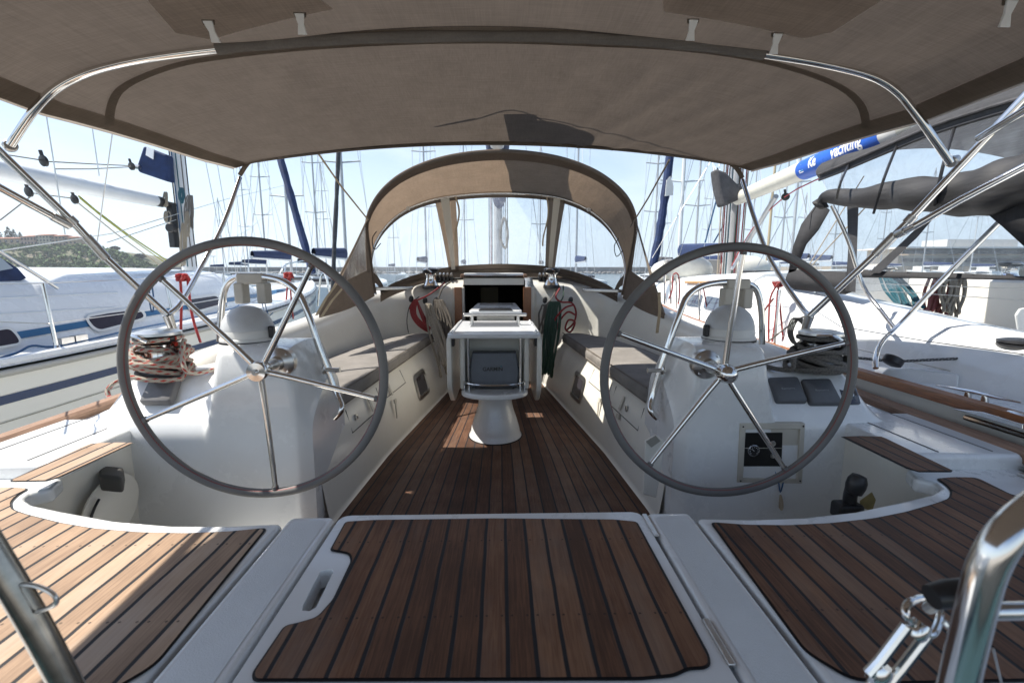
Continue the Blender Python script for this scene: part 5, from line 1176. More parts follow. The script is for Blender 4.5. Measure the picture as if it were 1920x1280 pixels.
MB().tube([(0, 2.56, 2.2), (0, 4.5, 8.5), (0, 7.8, 13.8)], .006, 6).build('topping_lift', STEELR, BO)
MB().tube([(.05, 2.66, 2.3), (.0, 2.50, 2.10), (-.3, 2.62, 2.22), (-.45, 2.70, 2.10), (-.20, 2.60, 2.08)], .006, 6, smooth=5).build('reef_line', R_GREY, BO)

# ============================================================ FOREGROUND PUSHPIT RAILS
PR = empty('pushpit_rail', at(1800, 1270, .36), 'thick polished pushpit rail close by the lens at the lower right corner', 'rail', 'pushpit rails at the stern')
MB().tube([at(1786, 1330, .345), at(1806, 1240, .345), at(1832, 1130, .345), at(1852, 1062, .345), at(1880, 1012, .345), at(1925, 965, .35), at(2010, 905, .36)], .0135, 24, smooth=6).build('rail', STEEL, PR)
MB().tube([at(1850, 1145, .40), at(1960, 1143, .40), at(2100, 1142, .40)], .0085, 16).build('cross_bar', STEEL, PR)
MB().tube([at(1862, 1215, .5), at(1880, 1290, .5)], .0015, 6).build('wire', STEELR, PR)
TK = empty('turnbuckle', at(1690, 1200, .46), 'chromed turnbuckle and shackle hanging beside the near right pushpit rail', 'turnbuckle')
yk = .46
MB().tube([at(1628, 1262, yk), at(1650, 1238, yk), at(1700, 1172, yk)], .0062, 10).build('turnbuckle_side', STEEL, TK)
MB().tube([at(1668, 1278, yk), at(1690, 1252, yk), at(1738, 1190, yk)], .0062, 10).build('turnbuckle_side', STEEL, TK)
MB().lathe([(.010, -.012), (.012, -.006), (.012, .006), (.010, .012)], at(1648, 1262, yk), (.3, 0, .8), 16).build('turnbuckle_end', STEEL, TK)
MB().lathe([(.009, -.010), (.011, -.005), (.011, .005), (.009, .010)], at(1720, 1180, yk), (.6, .1, .8), 16).build('turnbuckle_end', STEEL, TK)
MB().tube([at(1648, 1262, yk), at(1628, 1290, yk), at(1600, 1330, yk)], .005, 10).build('threaded_rod', STEELR, TK)
MB().tube([at(1698, 1152, yk), at(1706, 1128, yk+.01), at(1742, 1122, yk+.02), at(1762, 1150, yk+.01), at(1748, 1188, yk), at(1722, 1178, yk)], .0042, 10, closed=True, smooth=5).build('shackle', STEEL, TK)
MB().tube([at(1740, 1140, yk), at(1775, 1120, .43), at(1815, 1118, .40)], .006, 10).build('pin', STEELR, TK)
MB().lathe([(.012, -.02), (.014, 0), (.012, .02)], at(1782, 1112, .42), (1, 0, .2), 14).build('clamp', BLACK, TK)
MB().tube([at(1770, 1165, .42), at(1800, 1200, .41), at(1795, 1235, .41)], .0035, 8, smooth=4).build('split_ring', STEEL, TK)
PL = empty('pushpit_rail', at(80, 1200, .50), 'dark pushpit rail with a wire hook crossing the lower left corner', 'rail', 'pushpit rails at the stern')
MB().tube([at(-110, 880, .46), at(-30, 1010, .46), at(60, 1160, .46), at(150, 1330, .46)], .0135, 24, smooth=4).build('rail', mat('stainless_in_shade', (.30, .28, .25), .22, metal=1.0, noise=.3, nscale=30), PL)  # steel colour darkened to stand in for shade and dark reflections
MB().tube([at(18, 1098, .46), at(60, 1096, .455), at(98, 1112, .45), at(104, 1132, .45), at(70, 1146, .455)], .0024, 8, smooth=5).build('wire_hook', STEELR, PL)

# ============================================================ LEFT NEIGHBOUR YACHT
XL = -3.0
LY = empty('sailing_yacht', (-4.8, 5, 0), 'white neighbour yacht with blue stripes moored close on the left', 'sailing yacht', 'yachts moored beside the near yacht')
def lx(Y): return -3.0-.0*Y if Y < 5 else -3.0-1.75*((Y-5)/6.8)**1.9
def lz(Y): return .545+.012*max(0, Y-3)**1.45
LEN = 11.8
YL0 = -2.0
def ly(v): return YL0+(LEN-YL0)*v
HULLM = mat('neighbour_hull', (.70, .70, .66), .22, noise=.02, nscale=1, coat=.4)
MB().grid(lambda u, v: (lx(ly(v))-.10*u*u-.02, ly(v), lz(ly(v))+(WZ-.6-lz(ly(v)))*u), 10, 60).build('hull_side', HULLM, LY)
MB().grid(lambda u, v: (-9.6-lx(ly(v)), ly(v), lz(ly(v))+(WZ-.6-lz(ly(v)))*u), 3, 40).build('hull_side', HULLM, LY)
MB().grid(lambda u, v: (lx(ly(v))+(-9.6-2*lx(ly(v)))*u, ly(v), lz(ly(v))+.02+.04*sin(pi*u)), 8, 60).build('deck', GEL, LY)
MB().tube([(lx(ly(k/60))-.005, ly(k/60), lz(ly(k/60))-.02) for k in range(61)], .022, 8).build('rubbing_strake', mat('strake_grey', (.42, .41, .38), .5), LY)
MB().tube([(lx(ly(k/60))-.05, ly(k/60), lz(ly(k/60))+.04) for k in range(61)], .03, 8).build('gunwale', GEL, LY)
m = MB(); m.grid(lambda u, v: (lx(ly(v))-.10*(.18+.05*u)**2-.012, ly(v), lz(ly(v))-.155-.055*u), 1, 60); m.build('hull_stripe', mat('navy_hull_stripe', (.008, .03, .10), .25), LY)
m = MB(); m.grid(lambda u, v: (lx(ly(v))-.012, ly(v), lz(ly(v))-.315-.006*u), 1, 60); m.build('hull_line', mat('hull_line', (.25, .24, .2), .5), LY)
# cabin trunk
def cabx(Y): return -3.42-.0 if Y < 4 else -3.42-.9*((Y-4)/5.2)**1.8
def cabh(Y): return 1.10+.035*sin((Y+1)*.25)-.62*sstep(6.2, 9.3, Y)**1.3
def cby(v): return -1.9+11.2*v
def cab(u, v):
    Y = cby(v); x0 = cabx(Y); z0 = lz(Y)+.03; z1 = max(z0+.02, cabh(Y)); hw = -4.8-x0
    T = [(0, 0), (.05, .30), (.10, .55), (.17, .80), (.26, .95), (.42, 1.02), (1.0, 1.08)]
    k = u*12; q = T[int(k)] if k <= 6 else T[int(12-k)]
    x = x0+q[0]*hw if k <= 6 else (-9.6-x0)-q[0]*hw
    return (x, Y, z0+(z1-z0)*q[1])
m = MB(); m.grid(cab, 12, 70); m.build('cabin_trunk', GEL, LY, smooth=60)
def onc(px, py, o=.012): 
    p_ = ax(px, py, -3.44); Y = p_[1]
    for _ in range(3):
        x0 = cabx(Y); z0 = lz(Y)+.03; z1 = cabh(Y); f = min(1, max(0, (p_[2]-z0)/(z1-z0))); x = x0+(-4.8-x0)*(f/.55*.10 if f < .55 else .10+.07*(f-.55)/.25)
        p_ = ax(px, py, x+o); Y = p_[1]
    return p_
# stripe & windows on the cabin side
def bandq(a, b_, n=24):
    m = MB(); m.grid(lambda u, v: onc(a[0][0]+(a[1][0]-a[0][0])*v, (a[0][1]+(a[1][1]-a[0][1])*v)*(1-u)+(b_[0][1]+(b_[1][1]-b_[0][1])*v)*u, .014), 2, n); return m
bandq(((-60, 637), (560, 536)), ((-60, 652), (560, 543)), 60).build('cabin_stripe', BLUEST, LY)
CABGL = mat('smoked_cabin_glass', (.028, .020, .028), .2, noise=.3, nscale=2, spec=.25)
def cwin(P, nm='cabin_window'):
    c = (sum(p_[0] for p_ in P)/len(P), sum(p_[1] for p_ in P)/len(P)); R = rounded(P, 9, 4); m = MB(); n_ = len(R); O = [onc(*p_, .022) for p_ in offset(R, 5)]; I = [onc(*p_, .026) for p_ in R]
    for L_ in (O, I): m.v += [Vector(q) for q in L_]
    for i in range(n_): j = (i+1) % n_; m.face([i, j, n_+j, n_+i])
    w = m.build(nm, WHITEP, LY); m = MB(); m.v = [Vector(onc(*p_, .024)) for p_ in R]; m.face(range(n_)); m.build('pane', CABGL, w, smooth=0)
cwin([(163, 595), (205, 587), (262, 580), (272, 594), (230, 607), (188, 618), (176, 612)]); cwin([(352, 562), (408, 554), (414, 570), (370, 582), (358, 578)])
cwin([(-60, 628), (18, 616), (30, 628), (38, 642), (-60, 660)])
for k, (yy0, yy1) in enumerate(((560, 540), (590, 566))):
    m = MB(); m.tube([onc(px, yy0+(yy1-yy0)*(px+40)/420, .004) for px in range(-40, 230, 20)], .006, 6); m.build('moulded_line', mat('pale_blue_shade_line', (.55, .6, .66), .4), LY)
# handrail, forward details
m = MB(); P = [ax(px, py, -3.75) for px, py in ((100, 540), (112, 532), (228, 524), (300, 519), (308, 524))]; m.tube(P, .012, 8); m.build('handrail', STEEL, LY)
# stanchions + lifelines
def stanchion(px0, py0, px1, py1, x, par, nm='stanchion'): 
    a = ax(px0, py0, x); t_ = at(px1, py1, a[1]+.02); MB().tube([a, t_], .0125, 10).lathe([(.025, 0), (.022, .03), (.014, .05)], a, (0, 0, 1), 12).build(nm, STEEL, par); return t_
tops = [stanchion(108, 660, 80, 531, -3.08, LY), stanchion(324, 590, 309, 521, -3.1, LY), stanchion(424, 575, 418, 512, -3.15, LY), stanchion(488, 560, 484, 510, -3.3, LY)]
t0 = ax(-300, 545, -3.05)
for dzz in (0, -.02): pass
MB().tube([at(-60, 532, 1.8)]+[tuple(np.array(t_)) for t_ in tops]+[ax(560, 508, -3.9)], .004, 6).build('lifeline', STEELR, LY)
MB().tube([at(-60, 600, 1.8)]+[tuple(np.array(t_)-np.array([0, 0, .28])) for t_ in tops]+[ax(560, 530, -3.9)], .004, 6).build('lifeline', STEELR, LY)
# genoa track cars and blue line along the deck
m = MB()
for px in (122, 148): q = ax(px, 640-(px-122)*.19, -3.22); m.box((q[0], q[1], q[2]), (.05, .10, .06))
m.build('track_car', STEELR, LY); 
m = MB(); m.tube([ax(-20, 676, -3.2), ax(30, 662, -3.2), ax(60, 648, -3.2), ax(100, 650, -3.2), ax(170, 636, -3.2), ax(260, 615, -3.25), ax(350, 598, -3.3), ax(430, 580, -3.4), ax(448, 572, -3.45)], .008, 6, smooth=4); m.build('deck_line', R_BLUE, LY)
# mast, boom, sail cover, rigging
LM = empty('mast', at(357, 518, 7.3), 'white mast of the left neighbour with coiled halyards hung on its front', 'mast', 'masts of the neighbour yachts')
mp0 = Vector(at(357, 524, 7.3)); MB().lathe([(.085, 0), (.085, 13)], (mp0.x, mp0.y, mp0.z-.1), seg=20, sy=1.35).build('mast_tube', ALU, LM)
for k, (px, mt) in enumerate(((345, R_BLUE), (352, R_TEAL), (361, R_GREY), (369, R_BLK), (341, R_BLK))):
    q = at(px, 500, 7.12); MB().tube([q, (q[0], q[1], q[2]+2.5), (mp0.x+(q[0]-mp0.x)*.6, mp0.y, 12)], .008, 6).build('halyard', mt, LM)
def hank(px, py, Y, w, h, n, mt, par, nm='halyard_hank', seed=0):
    rn = random.Random(seed); m = MB()
    for k in range(n):
        dx = rn.uniform(-.3, .3)*w; hh = h*rn.uniform(.8, 1.0); a = rn.uniform(.15, 1.0)
        m.tube([at(px+dx, py, Y), at(px+dx-w*.5*a, py+hh*.4, Y-.03), at(px+dx-w*.35*a, py+hh*.9, Y-.04), at(px+dx+w*.1, py+hh, Y-.04), at(px+dx+w*.45*a, py+hh*.7, Y-.03), at(px+dx+w*.4*a, py+hh*.3, Y-.02)], .0085, 6, closed=True, smooth=3)
    m.build(nm, mt, par, smooth=80)
hank(345, 418, 7.0, 11, 82, 5, R_BEIGE, LM, seed=1); hank(356, 366, 7.0, 16, 64, 5, R_GREY, LM, seed=2); hank(350, 396, 6.95, 9, 56, 3, R_BEIGE, LM, seed=8); hank(312, 360, 6.95, 12, 28, 4, R_BEIGE, LM, seed=3); hank(313, 396, 6.95, 12, 22, 4, R_BEIGE, LM, seed=4); hank(340, 352, 7.05, 10, 30, 4, R_TEAL, LM, seed=6)
m = MB(); q = at(322, 427, 7.05); m.lathe([(.06, -.05), (.075, -.03), (.05, 0), (.075, .03), (.06, .05)], q, (0, 1, 0), 16); m.box(at(323, 405, 7.1), (.09, .1, .35)); m.box(at(325, 445, 7.1), (.08, .1, .3)); m.build('mast_winch', BLACK, LM, bevel=.008)
for zz in (5.6, 9.2): MB().tube([(mp0.x-1.0, mp0.y+.1, zz+.05), (mp0.x, mp0.y, zz), (mp0.x+1.0, mp0.y+.1, zz+.05)], .03, 6).build('spreader', ALU, LM)
m_ = []
for pts in ([(428, 515, 7.2), (388, 315, 7.2)], [(443, 515, 7.2), (410, 322, 7.2)], [(462, 515, 7.4), (440, 335, 7.4)], [(122, 440, 4.2), (85, 205, 4.2)], [(180, 470, 4.6), (210, 255, 4.6)], [(186, 330, 4.8), (173, 240, 4.8)]):
    P = [Vector(at(*q)) for q in pts]; d = (P[1]-P[0]); MB().tube([P[0], P[1]+d*1.6], .005, 6).build('shroud', STEELR, LM)
for pts in ([(0, 470, 4), (210, 438, 5.5), (430, 372, 9), (545, 345, 14)], [(380, 480, 7), (470, 428, 12), (545, 360, 20)], [(200, 455, 5), (330, 412, 7)]):
    MB().tube([at(*q) for q in pts], .005, 6).build('stay', STEELR, LM)
LB = empty('boom', at(288, 376, 6.7), 'white boom of the left neighbour crossing behind the bimini frame', 'boom', 'booms of the neighbour yachts')
q0, q1 = Vector(at(288, 376, 6.75)), Vector(at(-8, 318, 4.2)); q2 = q1+(q1-q0)*.55
MB().tube([q0, q2], .082, 18).build('boom_tube', ALU, LB)
MB().tube([q0+(q0-q1)*.0, q0+(q0-q1).normalized()*.22], .075, 14).build('gooseneck', BLACK, LB); MB().tube([q0+(q0-q1).normalized()*.15, Vector(at(328, 385, 7.2))], .035, 10).build('gooseneck', BLACK, LB)
def block(px, py, Y, r, par, nm='block'):
    q = Vector(at(px, py, Y)); m = MB(); m.lathe([(r*.6, -r*.35), (r, -r*.2), (r*.8, 0), (r, r*.2), (r*.6, r*.35)], q, (.3, 1, .2), 14); m.tube([q, q+Vector((-.02, 0, r*1.9))], r*.3, 6); m.build(nm, BLACK, par)
block(54, 360, 4.9, .05, LB); block(140, 374, 5.4, .05, LB); block(82, 302, 5.0, .055, LB); block(247, 312, 6.5, .05, LB)
MB().tube([at(90, 303, 5.0), at(180, 308, 5.6), at(245, 311, 6.4)], .006, 6).build('reef_line', R_GREY, LB); MB().tube([at(10, 290, 4.6), at(75, 300, 5.0)], .006, 6).build('reef_line', R_GREY, LB); MB().tube([at(105, 317, 5.1), at(170, 317, 5.6), at(245, 313, 6.4)], .006, 6).build('reef_line', R_GREY, LB)
for pts, mt, r in (([(148, 368, 5.4), (180, 395, 5.7), (240, 440, 6.3), (312, 488, 6.9)], R_YEL, .010), ([(150, 372, 5.4), (186, 402, 5.7), (244, 446, 6.3), (306, 490, 6.9)], R_YEL, .007), ([(146, 380, 5.4), (220, 440, 6.1), (298, 496, 6.9)], R_BEIGE, .007), ([(58, 368, 4.9), (0, 413, 4.6)], R_GREY, .006), ([(60, 362, 4.9), (136, 372, 5.4)], R_GREY, .006)):
    MB().tube([at(*q) for q in pts], r, 6).build('mainsheet', mt, LB)
SC = empty('sail_cover', at(290, 320, 6.9), 'navy blue sail cover end with white patch beside the left mast', 'sail cover')
P = [(268, 273), (312, 290), (314, 341), (258, 322), (255, 312)]
m = MB(); m.plate([at(px, py, 6.9) for px, py in P], .16, (0, -1, 0)); m.build('cover', NAVY, SC, bevel=.03)
MB().plate([at(px, py, 6.87) for px, py in ((275, 276), (288, 280), (287, 299), (273, 291))], .01, (0, -1, 0)).build('patch', WHITET, SC)
MB().tube([at(252, 312, 6.85), at(262, 314, 6.85)], .03, 8).build('ring', STEELR, SC)
# left yacht sprayhood corner + cabin roof stripe
e = empty('sprayhood', ax(10, 520, -3.7), 'small navy sprayhood corner with clear window at the left edge of the photo', 'sprayhood', 'sprayhoods of the neighbour yachts')
m = MB(); m.plate([ax(-90, 455, -3.75), ax(0, 487, -3.75), ax(26, 503, -3.75), ax(42, 521, -3.75), ax(30, 527, -3.75), ax(-90, 530, -3.75)], .03); m.build('canvas', NAVY, e)
m = MB(); m.plate([ax(-60, 462, -3.70), ax(0, 484, -3.70), ax(22, 503, -3.70), ax(-60, 518, -3.70)], .012); m.build('window', mat('window_film', (.35, .42, .5), .1), e)
m = MB(); m.tube([ax(-30, 455, -3.6), ax(0, 472, -3.6), ax(108, 540, -3.6)], .013, 8); tag(m.build('vang_strut', STEELR), 'slanting pale tube rising from the cabin roof of the left neighbour', 'tube')
# red sheets hung on lifelines of the left yacht
def hang_line(pts_list, mt, label, group='ropes hung on the neighbours lifelines', r=.008, knot=None):
    m = MB()
    for P in pts_list: m.tube([at(*q) if len(q) == 3 else q for q in P], r, 7, smooth=3)
    if knot:
        q = at(*knot[:3]); 
        for k in range(5): m.tube([(q[0]+knot[3]*cos(a)*(.6+.1*k), q[1]+.02*sin(a*2)+.01*k-.03, q[2]+knot[3]*.5*sin(a+k)) for a in np.linspace(0, 2*pi, 12)[:-1]], r*1.1, 6, closed=True)
    tag(m.build('rope', mt, smooth=80), label, 'rope', group)
hang_line([[(338, 525, 4.1), (340, 560, 4.1), (339, 620, 4.1)], [(352, 525, 4.1), (360, 590, 4.05), (376, 642, 4.0)]], R_RED if 0 else rope('rope_bright_red', (.62, .03, .03), (.5, .02, .02)), 'bright red rope hung from the lifeline inside the left wheel', r=.011, knot=(343, 520, 4.1, .05))
hang_line([[(540, 518, 7.0), (537, 560, 7.0), (534, 592, 7.0)], [(543, 518, 7.0), (546, 560, 7.0), (550, 598, 7.0)]], rope('rope_scarlet', (.62, .04, .03), (.5, .02, .02)), 'red rope hung on the left neighbours bow lifeline', r=.012, knot=(541, 516, 7.0, .07))
hang_line([[(281, 528, 4.0), (280, 560, 4.0), (284, 585, 4.0)], [(284, 528, 4.0), (288, 560, 4.0), (287, 585, 4.0)]], R_BLUE, 'blue rope hung on the lifeline left of the bright red one', r=.006, knot=(282, 528, 4.0, .03))
hang_line([[(490, 555, 6), (494, 580, 6), (503, 598, 6), (500, 585, 6)], [(494, 556, 6), (503, 590, 6), (512, 586, 6)]], R_BLUE, 'thin blue rope hanging beside the left compass bracket', r=.006)
# bow pulpit of the left neighbour
for P in ([(596, 574, 9.2), (600, 530, 9.2), (604, 515, 9.2), (609, 513, 9.2), (614, 528, 9.2), (617, 548, 9.2)],): MB().tube([at(*q) for q in P], .02, 10, smooth=4).build('pulpit', STEEL, LY)
m = MB(); m.tube([at(525, 512, 9), at(532, 500, 9), at(545, 493, 9.4), at(590, 486, 10)], .014, 8, smooth=4); m.tube([at(533, 516, 9), at(536, 494, 9.05)], .014, 8); m.build('pulpit', STEEL, LY)

# furled navy genoas
def furl(P, r, label, mt=NAVY):
    Q = cat_rom([at(*q) for q in P], 6); rn = random.Random(int(P[0][0])); m = MB(); m.tube(Q, [r*(1+.12*rn.uniform(-1, 1)) for _ in Q], 10); tag(m.build('furled_sail', mt), label, 'furled sail', 'furled headsails')
furl([(505, 228, 11), (535, 330, 10.6), (560, 420, 10.3), (577, 478, 10.1), (585, 512, 10)], .075, 'navy furled headsail slanting behind the top of the left wheel')
furl([(1262, 240, 11), (1254, 310, 11), (1245, 380, 11), (1236, 440, 11), (1224, 500, 11)], .095, 'navy furled headsail right of the brown sprayhood')
furl([(637, 230, 16), (632, 350, 16), (627, 460, 16), (624, 545, 16)], .07, 'thin dark furled headsail just left of the brown sprayhood', GREYH)
m = MB(); m.plate([at(px, py, 10.8) for px, py in ((1250, 338), (1257, 330), (1263, 350), (1262, 366), (1247, 368))], .02, (0, -1, 0)); tag(m.build('pennant', WHITEP), 'small white cloth tied to the navy furled headsail', 'pennant')

# ============================================================ DISTANT YACHTS (hull, coachroof, mast, boom, rigging)
def far_yacht(px, Y, H, label, mastmt=ALUG, cover=NAVY, spr=(.38, .66), L=11, w=1.7, z0=0, lean=0, clutter=0):
    X = at(px, 500, Y)[0]; e = empty('sailing_yacht', (X, Y, WZ), label, 'sailing yacht', 'yachts moored across the basin')
    rn = random.Random(int(px))
    def hl_(u, v): 
        y = Y-L*.45+L*v; b_ = w*(1-max(0, (v-.45)/.55)**2.2)*(.82+.18*min(1, v*4)); s_ = 2*u-1; 
        return (X+b_*s_*(1-.0), y, WZ+1.05+.25*v*v) if abs(s_) < .9 else (X+b_*(1 if s_ > 0 else -1), y, WZ-.2)
    m = MB(); b0 = 0
    m.grid(lambda u, v: (X+(w*(1-max(0, (v-.45)/.55)**2.2)*(.82+.18*min(1, v*4)))*[-.72, -1, -.97, -.0, .97, 1, .72][int(round(u*6))], Y-L*.45+L*v, WZ+[-.3, .95, 1.05, 1.12, 1.05, .95, -.3][int(round(u*6))]+.25*v*v), 6, 16)
    m.face([i*17 for i in range(7)]); m.build('hull', GEL, e)
    m = MB(); m.grid(lambda u, v: (X+w*.62*(1-.5*v)*[-1, -.9, 0, .9, 1][int(round(u*4))], Y-L*.18+L*.5*v, WZ+1.1+.1*v+[0, .38, .46, .38, 0][int(round(u*4))]*(1-.6*v)), 4, 8); m.face([i*9 for i in range(5)]); m.build('coachroof', GEL, e)
    MB().box((X, Y-L*.1, WZ+1.32), (w*1.22, L*.22, .14)).build('window_band', DARKGL, e)
    MB().lathe([(.085, 0), (.07, H)], (X, Y, WZ+1.2), seg=8).build('mast', mastmt, e)
    MB().tube([(X, Y-.1, WZ+2.35), (X, Y-4.2, WZ+2.4)], .075, 8).build('boom', ALU, e)
    m = MB(); m.grid(lambda u, v: (X+.16*cos(2*pi*u)*(1-.4*v), Y-.2-3.9*v, WZ+2.62-.08*v+(.28-.10*v)*sin(2*pi*u)), 8, 10); m.build('sail_cover', cover, e)
    for f in spr: MB().tube([(X-.95, Y+.1, WZ+1.2+H*f+.1), (X, Y, WZ+1.2+H*f), (X+.95, Y+.1, WZ+1.2+H*f+.1)], .03+Y*.0004, 5).build('spreader', mastmt, e)
    rr = .006+Y*.00028
    for s_ in (-1, 1): MB().tube([(X+s_*w*.9, Y, WZ+1.1), (X+s_*.95, Y+.1, WZ+1.2+H*spr[0]+.1), (X+s_*.9, Y+.1, WZ+1.2+H*spr[1]+.1), (X, Y, WZ+1.2+H)], rr, 4).build('shroud', STEELR, e)
    MB().tube([(X, Y+L*.54, WZ+1.35), (X, Y, WZ+1.2+H*.97)], rr, 4).build('forestay', STEELR, e)
    MB().tube([(X, Y-L*.44, WZ+1.2), (X, Y, WZ+1.2+H)], rr, 4).build('backstay', STEELR, e)
    return e
specs = [
 (546, 27, 13, 'far yacht whose grey mast shows between the navy furled sail and the left wheel', ALUG, NAVY, (.36, .62)),
 (650, 24, 14, 'far yacht with grey mast just left of the sprayhood side window', ALUG, NAVY, (.42, .68)),
 (598, 42, 14, 'distant yacht with thin mast between two nearer masts left of the sprayhood', ALUG, GREYH, (.4, .7)),
 (466, 60, 15, 'distant yacht with thin mast above the left compass bracket', ALU, NAVY, (.4, .7)),
 (1302, 34, 13, 'far yacht with thin grey mast above the left part of the right wheel', ALUG, NAVY, (.4, .7)),
 (1272, 20, 13, 'far yacht with pale mast next to the navy furled sail on the right', ALU, NAVY, (.33, .6)),
 (1437, 30, 13, 'far yacht with beige mast behind the right wheel rim', mat('beige_mast', (.42, .34, .22), .5), NAVY, (.45, .7)),
 (1462, 45, 14, 'distant yacht with thin mast right of the beige mast', ALUG, NAVY, (.4, .7)),
 (1500, 70, 12, 'distant yacht with short looking mast left of the grey hood', ALUG, GREYH, (.4, .7)),
 (1240, 55, 15, 'distant yacht with thin mast behind the right side window of the sprayhood', ALUG, NAVY, (.4, .7)),
 (800, 38, 14, 'distant yacht blurred behind the left front window of the sprayhood', ALUG, NAVY, (.4, .7)),
 (872, 48, 14, 'distant yacht blurred behind the left half of the middle window', ALUG, NAVY, (.4, .7)),
 (1080, 36, 14, 'distant yacht blurred behind the right front window of the sprayhood', ALUG, NAVY, (.4, .7)),
 (1012, 52, 14, 'distant yacht blurred behind the right half of the middle window', ALUG, GREYH, (.4, .7)),
 (740, 80, 15, 'faint yacht farthest off behind the left front window', ALUG, NAVY, (.4, .7)),
 (500, 46, 13, 'distant yacht with thin mast left of the first far yacht inside the left wheel', ALUG, NAVY, (.45, .72)),
 (612, 70, 16, 'very distant tall mast between the dark furled sail and the bow of the left neighbour', ALU, NAVY, (.5, .75)),
 (1225, 38, 15, 'far yacht whose mast stands at the foot of the navy furled sail on the right', ALUG, GREYH, (.35, .6)),
 (1328, 52, 12, 'distant yacht with thin mast left of the fenders', ALU, NAVY, (.42, .7)),
 (1405, 58, 15, 'distant yacht with tall thin mast between the silver mast and the beige mast', ALUG, NAVY, (.37, .64)),
 (1482, 33, 14, 'far yacht with grey mast nearest the grey hood', ALUG, NAVY, (.48, .74)),
 (420, 90, 14, 'small yacht far off near the breakwater above the left wheel hub', ALU, NAVY, (.4, .7)),
 (1560, 60, 13, 'distant yacht seen through the creased vinyl of the grey hood', ALUG, NAVY, (.4, .7)),
 (1650, 75, 14, 'distant yacht seen through the grey hood beside the harbour building', ALUG, NAVY, (.4, .7)),
 (1730, 62, 14, 'distant yacht with navy sail cover in front of the harbour building', ALUG, NAVY, (.4, .7)),
 (1820, 80, 14, 'distant yacht at the right in front of the harbour building', ALU, NAVY, (.4, .7)),
]
for a in specs: far_yacht(a[0], a[1], a[2], a[3], a[4], a[5], a[6])

# ============================================================ RIGHT NEIGHBOUR YACHT
_before = set(bpy.data.objects)
motor_mark = None
RY = empty('sailing_yacht', (4.1, 5, 0), 'white neighbour yacht with teak rail and grey canvas moored close on the right', 'sailing yacht', 'yachts moored beside the near yacht')
XC = 4.15
def rx(Y): return 2.42 if Y < 4.5 else 2.42+1.70*((Y-4.5)/8.3)**1.9
def rz(Y): return .43+.010*max(0, Y-3)**1.5
def ry(v): return -1.2+14.0*v
MB().grid(lambda u, v: (rx(ry(v))+.16*u*u+.01, ry(v), rz(ry(v))+(WZ-.6-rz(ry(v)))*u), 10, 60).build('hull_side', HULLM, RY)
MB().grid(lambda u, v: (rx(ry(v))+(2*XC-2*rx(ry(v)))*u, ry(v), rz(ry(v))+.01+.03*sin(pi*u)), 8, 60).build('deck', GEL, RY)
MB().grid(lambda u, v: (2*XC-rx(ry(v)), ry(v), rz(ry(v))+(WZ-.6-rz(ry(v)))*u), 3, 40).build('hull_side', HULLM, RY)
secp = [(-.03, 0), (.035, 0), (.03, .055), (.012, .062), (-.02, .05), (-.03, .02), (-.03, 0)]
MB().grid(lambda u, v: (rx(ry(v))+.02+secp[int(round(u*6))][0], ry(v), rz(ry(v))+.005+secp[int(round(u*6))][1]), 6, 60).build('toe_rail', WOODV, RY, smooth=30)
MB().tube([(rx(y)-.002, y, rz(y)-.03) for y in np.linspace(-1.2, 2.2, 12)], .014, 8).build('rail_strip', STEEL, RY)
# chock / fairlead plates and cleat
m = MB(); m.plate([ax(1788, 765, 2.40), ax(1850, 772, 2.40), ax(1925, 795, 2.40), ax(1925, 805, 2.40), ax(1860, 786, 2.40)], .02); m.build('fairlead', STEEL, RY, bevel=.004)
MB().tube([ax(1888, 775, 2.44), ax(1905, 778, 2.44), ax(1930, 784, 2.44)], .018, 10).build('rail_end', STEEL, RY)
cl = MB(); a, bq = Vector(ax(1755, 722, 2.62)), Vector(ax(1915, 755, 2.62)); mid = (a+bq)/2
cl.tube([a, a.lerp(bq, .25)+Vector((0, 0, .002)), mid+Vector((0, 0, .004)), a.lerp(bq, .75), bq], [.004, .010, .012, .010, .004], 10)
for f in (.42, .62): p_ = a.lerp(bq, f); cl.lathe([(.022, -.07), (.018, -.03), (.014, 0)], p_, (0, 0, 1), 12)
cle = cl.build('mooring_cleat', STEEL); tag(cle, 'polished mooring cleat on the right neighbours side deck', 'cleat')
# coaming and cockpit
def rcx(Y): return 2.86
def rch(Y): return lerp([(-1, .70), (1.5, .71), (2.2, .74), (3.0, .81), (4.0, .93), (4.8, 1.02), (5.2, 1.08)], Y)
def rcoam(u, v):
    Y = -1.0+6.3*v; h = rch(Y); z0 = rz(Y)+.02
    T = [(-.02, 0), (.03, .35), (.09, .72), (.17, .93), (.27, 1.0), (.42, 1.0), (.46, .97), (.48, .7), (.48, 0)]
    q = T[int(round(u*8))]; return (2.80+q[0]*(1 if q[0] < .3 else 1.0), Y, z0+(h-z0)*q[1])
MB().grid(rcoam, 8, 40).build('coaming', GEL, RY, smooth=50)
MB().grid(lambda u, v: ([5.35, 5.0, 4.92, 4.78, 4.74, 4.72][int(round(u*5))], -1.0+6.3*v, [.45, .9, 1.0, 1.03, 1.0, .2][int(round(u*5))]+.04*v), 5, 20).build('coaming', GELC, RY, smooth=50)
m = MB(); m.grid(lambda u, v: (3.28+1.46*u, 5.25, .2+.9*v), 1, 1); m.build('cabin_bulkhead', GELC, RY)
m = MB(); m.grid(lambda u, v: (3.28+1.46*u, -1+6.3*v, .16), 1, 1); m.build('cockpit_floor', GELC, RY)
m = MB(); m.box((4.55, 2.5, .34), (.42, 5, .34)); m.build('cockpit_seat', GELC, RY, bevel=.03)
MB().box(ax(1700, 527, 4.8), (.06, 1.9, .02)).build('teak_trim', WOODV, RY)
